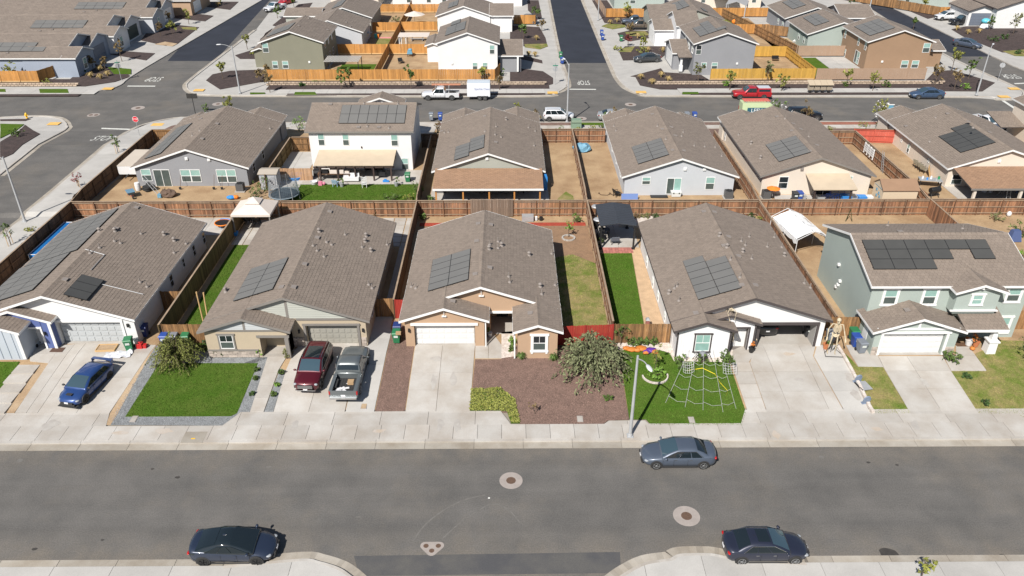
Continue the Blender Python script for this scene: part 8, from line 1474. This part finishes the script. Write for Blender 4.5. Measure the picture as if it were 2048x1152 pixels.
t = thing((337,392),'tarp_pile','brown tarp draped over a heap before the sliding door','tarp pile'); b = B(); b.ell((0,0,.25),(.95,.6,.5),12,7); b.v = [(x+random.uniform(-.1,.1),y+random.uniform(-.1,.1),max(0,z+random.uniform(-.1,.1))) for x,y,z in b.v]; b.obj('tarp', mat('tarp_brown', (.13,.085,.06), .85, var=.35, vs=.3), t); b = B(); b.box(-1.0,-.6,-.5,.1,0,.35); b.obj('bag', m_tarp, t)
for p, l in (((430,376),'shovel leaning on the grey house wall, left'),((446,376),'rake leaning on the grey house wall, right'),((363,376),'spade leaning by the grey house wall near the middle windows')): t = thing(p,'garden_tool',l,'garden tool'); B().tube([(0,-.3,.05),(.1,.25,1.5)], .022, 5).obj('handle', m_cedar, t); b = B(); b.box(-.12,.12,-.4,-.28,0,.25); b.obj('blade', m_black, t)
t = thing((466,398),'toy_heap','blue and orange plastic toys on the dirt by the grey house','toys'); b = B(); b.ell((-.2,0,.2),(.5,.3,.22),10,6); b.obj('boat', m_toyblue, t); b = B(); b.ell((.3,.1,.2),(.35,.3,.2),8,5); b.obj('cone', m_ora, t)
t = thing((570,398),'trampoline','large netted trampoline beside the shed','trampoline'); B().prism(disc(0,0,1.45,0,0,24),.62,.65).obj('mat', plain('trampoline_mat', (.03,.045,.06), .9), t); b = B(); b.tube([(1.6*math.cos(a),1.6*math.sin(a),.66) for a in np.linspace(0,2*math.pi,25)], .07, 6); b.obj('pad_ring', plain('pad_grey', (.16,.2,.23), .7), t)
for i in range(8): a = i*math.pi/4; B().tube([(1.65*math.cos(a),1.65*math.sin(a),0),(1.65*math.cos(a),1.65*math.sin(a),.9),(1.5*math.cos(a),1.5*math.sin(a),2.3)], .03, 5).obj('net_pole', m_galv, t)
b = B(); n = 48
for i in range(n): a = 2*math.pi*i/n; b.bar((1.52*math.cos(a),1.52*math.sin(a),.66),(1.47*math.cos(a),1.47*math.sin(a),2.2),.014)
for z in np.linspace(.8,2.2,9): b.tube([(1.5*math.cos(a),1.5*math.sin(a),z) for a in np.linspace(0,2*math.pi,25)], .01, 4, cap=False)
b.obj('net', plain('net_grey', (.12,.15,.17), .9), t, fix=False, stuff=True)
def shed(px, label, w, d, h, rise, wall, roof, rz=0, tilesm=None):
    t = thing(px,'garden_shed',label,'shed',rz); b = B(); b.box(-w/2,w/2,-d/2,d/2,0,h); b.add([(-w/2,-d/2,h),(-w/2,d/2,h),(-w/2,0,h+rise),(w/2,-d/2,h),(w/2,d/2,h),(w/2,0,h+rise)], [(0,1,2),(5,4,3)]); b.obj('wall', wall, t)
    b = B()
    for s_ in (-1,1): b.add([(-w/2-.12,s_*(d/2+.12),h-.04),(w/2+.12,s_*(d/2+.12),h-.04),(w/2+.12,0,h+rise+.04),(-w/2-.12,0,h+rise+.04),(-w/2-.12,s_*(d/2+.12),h+.03),(w/2+.12,s_*(d/2+.12),h+.03),(w/2+.12,0,h+rise+.11),(-w/2-.12,0,h+rise+.11)], [(0,1,2,3),(4,5,6,7),(0,1,5,4),(1,2,6,5),(3,0,4,7)])
    b.obj('roof', roof, t); return t
shed((543,372),'small grey garden shed behind the trampoline',1.9,1.7,1.8,.12,mat('shed_grey', (.36,.37,.39), .7, var=.05),mat('shed_roof_tan', (.40,.35,.29), .8, var=.1)); sh = shed((1785,402),'cream garden shed with a brown shingle roof beside the pale beige house',3.7,2.4,1.75,.75,mat('shed_cream', (.56,.45,.32), .8, var=.05),MATS['shingle_brown'])
b = B(); b.add([(-1.86,-.9,1.72),(-1.86,.9,1.72),(-1.9,.9,1.72),(-1.9,-.9,1.72)], [(0,1,2,3)]); [b.box(-1.92,-1.86,y-.12,y+.12,z-.12,z+.12) for y,z in ((-.3,1.1),(.3,1.3),(.1,.7),(-.6,.8))]; b.obj('wall_ornament', m_tarp, sh)
t = thing((592,356),'wading_pool','round bright blue wading pool on the patio','wading pool'); B().lathe([(.85,0),(1.0,.32),(.93,.36),(.85,.3),(.8,.08),(.05,.06)], n=24).obj('pool_shell', m_toyblue, t)
t = thing((628,368),'plastic_tub','white plastic tub on the patio left of the dark posts','tub'); B().lathe([(.3,0),(.42,.35),(.38,.35),(.28,.06)], n=14).obj('tub', m_plasw, t)
chair((729,374),'white ladder back chair beneath the tan patio roof',R(190),m_plasw,.55,False,4,h=1.35); chair((672,372),'pale blue chair at the patio edge',R(170),plain('chair_blue', (.30,.42,.55)),.6)
t = thing((678,358),'workbench','cluttered table with white covers under the tan patio roof','table'); b = B(); b.box(-2.3,1.4,-.5,.5,.75,.82); b.obj('tabletop', m_cedar, t); b = B(); b.box(-.9,.7,-.4,.3,.82,1.25); b.box(.8,1.3,-.3,.3,.82,1.05); b.obj('cover', m_canvas, t); b = B(); b.box(-2.0,-1.1,-.4,.3,.82,1.1); b.obj('box', m_black, t); [B().box(x-.05,x+.05,y-.05,y+.05,0,.75).obj('leg', m_cedar, t) for x in (-2.2,1.3) for y in (-.4,.4)]
t = thing((703,362),'white_bench','white covered seat under the tan patio roof','bench'); b = B(); b.box(-.9,.9,-.35,.35,.15,.5); b.box(-.9,.9,.25,.4,.5,.85); b.obj('seat', m_plasw, t)
t = thing((763,355),'barbecue','black barbecue grill under the tan patio roof','barbecue'); b = B(); b.box(-.5,.5,-.3,.3,.3,.85); b.ell((0,0,.9),(.5,.32,.3),10,6); b.obj('grill_body', m_black, t)
for p, l in (((684,373),'dark potted plant left of the middle patio posts'),((793,372),'grey potted plant right of the last dark post')): pot(p,l,.26,m_galv)
t = thing((772,364),'toy_truck','small blue toy on the patio between the posts','toy'); b = B(); b.box(-.35,.35,-.12,.12,.05,.2); b.box(-.2,.1,-.1,.1,.2,.35); b.obj('toy_body', m_toyblue, t)
t = thing((643,370),'toy_kitchen','pink and white toys by the left dark post','toys'); b = B(); b.box(-.3,.1,-.2,.2,0,.4); b.ell((.3,0,.2),(.2,.2,.2),8,5); b.obj('toy_body', plain('plastic_pink', (.6,.2,.28), .5), t)
# olive house patio
t = thing((963,384),'patio_set','dark round table with chairs under the brown patio roof','table'); B().prism(disc(0,0,.6,0,0,16),.7,.74).obj('tabletop', m_black, t); [B().tube([(.4*math.cos(a),.4*math.sin(a),0),(.1*math.cos(a),.1*math.sin(a),.7)], .03, 5).obj('leg', m_black, t) for a in (0,2.1,4.2)]
for p, l, r in (((925,384),'dark patio chair left under the brown patio roof',1.2),((1003,384),'grey patio chair right of the table under the brown patio roof',-1.0),((1050,384),'dark patio chair at the right end of the brown patio roof',.4)): chair(p,l,r,m_black,.6)
t = thing((1090,380),'kayak','blue plastic slide panel standing by the olive house corner','slide'); b = B(); b.loft([[(x*w_,y,z) for x,y in ((-.25,-.06),(.25,-.06),(.25,.06),(-.25,.06))] for z,w_ in ((0,.8),(.4,1),(1.5,1),(1.9,.5))], closed=True); b.obj('panel', m_toyblue, t)
# light grey house yard
t = thing((1164,301),'tarp_heap','light blue tarp heaped in the corner of the right dirt yard','tarp'); b = B(); b.ell((0,0,.3),(1.2,.8,.7),12,7); b.v = [(x+random.uniform(-.12,.12),y+random.uniform(-.12,.12),max(0,z+random.uniform(-.12,.12))) for x,y,z in b.v]; b.obj('tarp', m_tarp, t)
chair((1233,392),'metal chair with a white bag by the light grey house corner',R(120),m_black,.55); t = thing((1222,388),'hose','coiled dark garden hose on the dirt by the metal chair','hose'); B().tube([(-1.6+.25*i+.35*math.cos(i*1.3),.4*math.sin(i*1.3),.03) for i in range(14)], .03, 5).obj('hose_coil', m_f_side, t)
t = thing((1259,400),'kickboard','blue panel leaning against the back fence','panel',dz=.15); b = B(); b.box(-.9,.9,-.04,.04,0,.7); b.obj('panel', plain('panel_blue', (.13,.20,.42), .6), t).rotation_euler = (R(-14),0,0)
t = thing((1318,393),'door_mat','black mat on the green turf by the sliding door','mat'); B().box(-.95,.95,-.35,.35,0,.03).obj('mat', m_black, t); t = thing((1351,392),'cooler','white cooler chest on the green turf by the sliding door','cooler'); b = B(); b.frus(0,0,.02,.48,.48,.28,.55,.33); b.obj('chest', m_plasw, t); B().box(-.57,.57,-.35,.35,.48,.58).obj('lid', m_plasw, t); b = B(); [b.box(x-.06,x+.06,-.38,-.35,.42,.54) for x in (-.3,.3)]; b.obj('latch', m_black, t)
# pale beige house yard
def umbrella(px, label, r, h, m, n=8, tilt=0, base=True):
    t = thing(px,'patio_umbrella',label,'umbrella'); B().tube([(0,0,0),(0,0,h)], .03, 6).obj('pole', m_galv, t); b = B(); b.add([(0,0,h)]+[(r*math.cos(2*math.pi*i/n),r*math.sin(2*math.pi*i/n),h-r*.32) for i in range(n)], [(0,i+1,(i+1)%n+1) for i in range(n)]); o = b.obj('canopy', m, t, fix=False); o.rotation_euler = (tilt,0,0); B().lathe([(.28,0),(.28,.06),(.05,.1)], n=12).obj('base', m_black, t)
umbrella((1544,394),'orange umbrella by the left corner of the pale beige house',.75,1.25,m_ora); umbrella((830,50),'large beige umbrella in the far right garden',2.2,2.8,m_canvas)
t = thing((1661,400),'bicycle_pile','blue bicycles piled beside the pale beige house patio','bicycles'); 
for dx, rz in ((-.5,.3),(.3,-.2),(1.0,.15)):
    b = B(); b.m = Matrix.Translation((dx,0,0)) @ Matrix.Rotation(rz,4,'Z')
    for x in (-.5,.5): b.tube([(x+.32*math.cos(a),0,.33+.32*math.sin(a)) for a in np.linspace(0,6.283,15)], .025, 5)
    b.tube([(-.5,0,.33),(-.1,0,.75),(.4,0,.8),(.5,0,.33)], .03, 5); b.tube([(-.1,0,.75),(0,0,.33),(.4,0,.8)], .03, 5); b.tube([(.35,-.25,.95),(.35,.25,.95)], .02, 5); b.obj('bicycle', plain('bike_blue', (.04,.12,.45), .4), t)
t = thing((1672,388),'swing_chair','rusty metal swing frame behind the bicycles','swing'); b = B(); [b.tube([(s_*.8,-.5,0),(s_*.6,0,1.5),(s_*.8,.5,0)], .04, 5) for s_ in (-1,1)]; b.tube([(-.6,0,1.5),(.6,0,1.5)], .04, 5); b.box(-.5,.5,-.2,.2,.5,.58); b.obj('frame', plain('rust', (.25,.10,.05), .8), t)
for p, l, m, s_ in (((1690,401),'blue storage tub right of the bicycles',m_toyblue,.45),((1722,401),'blue crate left of the cream shed',m_toyblue,.4),((1736,400),'white bags beside the cream shed',m_plasw,.35),((1706,398),'grey box stack between the blue tubs',m_galv,.35),((1603,398),'white and grey planter heap by the dark barrel',m_galv,.35),((1640,400),'low grey crate at the pale beige patio edge',m_galv,.35)): t = thing(p,'storage_tub',l,'storage tub'); b = B(); b.frus(0,0,0,s_*1.3,s_*.9,s_*.8,s_*1.1,s_); b.obj('tub', m, t); B().box(-s_*1.15,s_*1.15,-s_*1.05,s_*1.05,s_*1.3,s_*1.38).obj('rim', m, t)
ladder((1739,312),'silver folded ladder standing against the brown side fence',2.6,R(90),.4,.5); lad = [o for o in bpy.data.objects if o.get('label','').startswith('silver folded')][0]; lad.location = (43.85,86.8,1.05); t = T('fence_bench','white slatted bench hung along the brown side fence','bench',(44.05,91.2,1.2),R(90)); b = B(); [b.box(-1.4,1.4,-.05,.05,.5+i*.25,.66+i*.25) for i in range(4)]; [b.box(x-.05,x+.05,-.06,.06,.2,1.5) for x in (-1.3,-.4,.4,1.3)]; b.obj('slat_frame', m_plasw, t)
t = thing((1836,398),'scrap_pile','heap of scrap branches behind the cream shed','scrap'); b = B(); [b.bar((random.uniform(-.5,.5),random.uniform(-.5,.5),random.uniform(0,.3)),(random.uniform(-.7,.7),random.uniform(-.7,.7),random.uniform(.1,.7)),.05) for _ in range(22)]; b.obj('branches', m_cedar, t, stuff=True)
# cream house
m_chairg = mat('cushion_olive', (.30,.27,.20), .9, var=.1)
for i, (p, l) in enumerate((((1833,334),'olive cushioned patio chair rearmost of four along the cream wall'),((1837,338),'olive cushioned patio chair second of four along the cream wall'),((1842,341),'olive cushioned patio chair third of four along the cream wall'),((1846,345),'olive cushioned patio chair front of four along the cream wall'))): chair(p,l,R(115),m_chairg,.65,fr=m_black,h=1.0)
t = thing((1860,352),'plywood_sheet','brown board leaning on the cream wall','board'); b = B(); b.box(-.5,.5,-.03,.03,0,1.2); b.obj('sheet', m_f_base, t).rotation_euler = (R(-18),0,R(60))
t = thing((1857,372),'work_table','cluttered work table beside the cream house','table',R(-12)); B().box(-1.2,1.2,-.55,.55,.78,.84).obj('tabletop', m_galv, t); [B().box(x-.04,x+.04,y-.04,y+.04,0,.78).obj('leg', m_black, t) for x in (-1.1,1.1) for y in (-.45,.45)]
for x,y,s_,m in ((-.8,.1,.12,m_plasw),(-.4,-.2,.1,m_toyblue),(.1,.2,.13,m_plasw),(.6,-.1,.11,m_galv),(.9,.2,.14,m_grn)): b = B(); b.lathe([(s_,.84),(s_*.8,.84+s_*2.2)], (x,y,0), 10); b.obj('pot', m, t)
t = thing((1866,394),'smoker_grill','black barrel grill below the cream house work table','barbecue',.3); b = B(); b.lathe([(.3,-.6),(.32,-.55),(.32,.55),(.3,.6)], (0,0,.85), 12, ax=Matrix.Rotation(R(90),3,'Y')); b.obj('barrel', m_black, t); b = B(); [b.tube([(x,y,0),(x*.9,0,.8)], .03, 5) for x in (-.5,.5) for y in (-.3,.3)]; b.tube([(.5,0,1.1),(.5,0,1.6)], .06, 6); b.obj('leg', m_black, t)
ladder((2010,396),'silver step ladder standing at the cream house patio post',1.9,.2,.9,.5,aframe=True); chair((2033,384),'red and blue folding chair under the cream house patio roof',R(185),plain('chair_multi', (.12,.2,.45)),.6)
for p, l, m in (((1968,384),'white planter tub left under the cream house patio roof',m_plasw),((1980,384),'white planter tub right under the cream house patio roof',m_plasw),((1955,380),'dark chair back under the cream house patio roof',m_black)): pot(p,l,.3,m)
# far right dirt yard, front pots, etc.
t = thing((2017,432),'ball','white ball shaped jug on the dirt by the back fence','jug'); B().ell((0,0,.25),(.25,.22,.3),10,7).obj('jug', m_plasw, t); t = thing((1696,441),'easel','green folding stand near the back fence','stand'); b = B(); [b.tube([p,(0,0,1.3)], .03, 5) for p in ((-.35,-.2,0),(.35,-.2,0),(0,.3,0))]; b.obj('frame', m_leaf_dk, t); t = thing((2026,480),'covered_grill','blue covered grill behind the pale green house','barbecue'); b = B(); b.frus(0,0,0,1.1,.6,.45,.35,.25); b.obj('cover', plain('cover_blue', (.06,.09,.2), .8), t)
pot((1651,697),'terracotta pot with a cactus beside the white garage jamb',.26); pot((1502,704),'black pot of orange flowers by the entry walk',.24,m_black,m_pk); pot((1936,690),'white porch planter with orange pumpkins',.3,m_plasw,m_pk); pot((1950,692),'terracotta porch pot with dry flowers',.26,None,m_leaf_auburn); pot((980,672),'white pot in the tan house entry',.2,m_plasw)
for p, l in (((1939,683),'orange pumpkin on the pale green house porch'),((1944,700),'small orange pumpkin on the porch edge')): t = thing(p,'pumpkin',l); B().ell((0,0,.16),(.2,.2,.16),10,6).obj('fruit', m_pk, t, smooth=True); B().tube([(0,0,.3),(.02,0,.38)], .025, 5).obj('stalk', m_leaf_dk, t)
t = thing((1922,689),'door_mat','brown door mat at the pale green house entry','door mat'); B().box(-.45,.45,-.28,.28,0,.03).obj('mat', m_cedar, t)
t = thing((1063,440),'garden_box','grey storage box with black and white jugs behind the tan house','storage box'); b = B(); b.box(-1.0,.2,-.4,.4,0,.55); b.obj('box', m_galv, t); B().lathe([(.14,0),(.14,.4),(.05,.45)], (.5,0,0), 10).obj('jug', m_plasw, t); B().lathe([(.2,0),(.2,.35)], (1.0,0,0), 10).obj('bucket', m_black, t)
t = thing((1000,412),'shade_screen','brown reed screen fixed to the back fence behind the tan house','screen',dz=.15); t.location = (-1.6,BY-.18,.8); b = B(); [b.box(-2.2+i*.06,-2.155+i*.06,-.03,.03,0,1.95+random.uniform(-.03,.03), random.random()) for i in range(74)]; b.obj('reeds', mat('reed_brown', (.22,.16,.12), .95, tint=.3), t, stuff=True)
# gazebo furniture
for p, l in (((497,447),'dark garden chair left beneath the beige gazebo'),((515,448),'dark garden chair right beneath the beige gazebo')): chair(p,l,R(180),m_black,.6)
t = thing((468,470),'storage_tub','blue tub at the end of the olive brown fence','storage tub'); b = B(); b.frus(0,0,0,.35,.35,.25,.42,.3); b.obj('tub', m_toyblue, t); t = thing((455,484),'bucket','white bucket by the narrow green lawn','bucket'); B().lathe([(.16,0),(.2,.4),(.17,.4)], n=12).obj('bucket_body', m_plasw, t)
# far gardens
t = T('patio_cover', 'low grey slatted patio cover behind the long orange fence', 'patio cover', (-27.2,133.4,.15)); b = B(); [b.box(-2.9+i*.24,-2.75+i*.24,-1.9,1.9,2.3,2.36) for i in range(24)]; b.obj('slat', mat('slat_grey', (.42,.40,.37), .8), t); [B().box(x-.06,x+.06,y-.06,y+.06,0,2.3).obj('post', m_black, t) for x in (-2.7,2.7) for y in (-1.7,1.7)]
t = T('patio_cover', 'cream flat patio cover in the far right garden', 'patio cover', (-17.0,149.5,.15)); B().box(-2.8,2.8,-1.6,1.6,2.5,2.62).obj('panel_roof', m_canvas, t); [B().box(x-.07,x+.07,y-.07,y+.07,0,2.5).obj('post', m_plasw, t) for x in (-2.6,-1.4,2.6) for y in (-1.4,1.4)]
t = thing((835,80),'picnic_table','grey picnic table in the far right garden','table',z=.2); B().box(-1.4,1.4,-.5,.5,.7,.78).obj('tabletop', m_galv, t); [B().box(-1.4,1.4,y-.15,y+.15,.4,.46).obj('bench', m_galv, t) for y in (-.85,.85)]; b = B(); [b.box(x-.05,x+.05,-.8,.8,0,.4) for x in (-1,1)]; [b.box(x-.05,x+.05,-.2,.2,.4,.7) for x in (-1,1)]; b.obj('leg', m_galv, t)
chair((802,127),'black garden chair alone on the far bare yard',.5,m_black,.8,dz=.1); t = thing((820,113),'covered_barbecue','blue white covered barbecue on the far bare yard','barbecue',dz=.1); b = B(); b.frus(0,0,.5,1.1,.5,.35,.35,.3); b.ell((.1,0,1.2),(.4,.3,.25),8,5); b.obj('cover', m_tarp, t); b = B(); [b.box(x-.04,x+.04,y-.04,y+.04,0,.5) for x in (-.4,.4) for y in (-.25,.25)]; b.obj('leg', m_cedar, t)
t = thing((1608,110),'goal_frame','black goal frame on the far green lawn','goal',dz=.1); b = B(); b.tube([(-1.5,0,0),(-1.5,0,1.5),(1.5,0,1.5),(1.5,0,0)], .05, 6); [b.tube([(s_*1.5,0,1.5),(s_*1.5,.8,0)], .03, 5) for s_ in (-1,1)]; b.obj('frame', m_black, t)
t = thing((1550,122),'garden_bench','dark bench on the far sandy yard','bench',dz=.1); b = B(); b.box(-.6,.6,-.3,.3,.4,.5); b.box(-.6,.6,.2,.3,.5,.9); b.obj('seat', m_black, t)
t = thing((1608,86),'covered_boat','white covered heap before the sage house','covered furniture',dz=.1); b = B(); b.ell((0,0,.3),(2.2,1.1,.7),12,7); b.v = [(x+random.uniform(-.15,.15),y,max(0,z+random.uniform(-.12,.12))) for x,y,z in b.v]; b.obj('cover', m_plasw, t)
umbrella((735,80),'small beige umbrella in the far left garden',1.0,1.7,m_canvas); t = thing((762,76),'toy_heap','bright toys and a striped towel in the far left garden','toys',dz=.1); b = B(); b.box(-.3,2.0,-.3,.3,0,.12); b.obj('towel', plain('towel_pink', (.6,.25,.25)), t); b = B(); b.box(-1.2,-.7,-.3,.3,0,.8); b.obj('slide', plain('toy_teal', (.05,.4,.4)), t); b = B(); b.box(-.7,-.35,-.2,.2,0,.7); b.obj('cube', m_ora, t)
t = thing((1472,28),'garden_canopy','grey roofed open shelter behind the beige house','shelter',dz=.1); b = B(); [b.add([(-3,s_*2.2,2.3),(3,s_*2.2,2.3),(3,0,3.1),(-3,0,3.1),(-3,s_*2.2,2.38),(3,s_*2.2,2.38),(3,0,3.18),(-3,0,3.18)], [(0,1,2,3),(4,5,6,7),(0,1,5,4),(1,2,6,5),(3,0,4,7)]) for s_ in (-1,1)]; b.obj('roof', mat('shelter_grey', (.33,.33,.33), .7), t); [B().box(x-.1,x+.1,y-.1,y+.1,0,2.32).obj('post', m_galv, t) for x in (-2.8,2.8) for y in (-2,2)]; t.rotation_euler = (0,0,R(70))
t = thing((1470,48),'yard_toy','orange round toy on the far brown lawn','toy',dz=.1); B().ell((0,0,.5),(.75,.3,.5),10,6).obj('wheel_toy', m_ora, t)
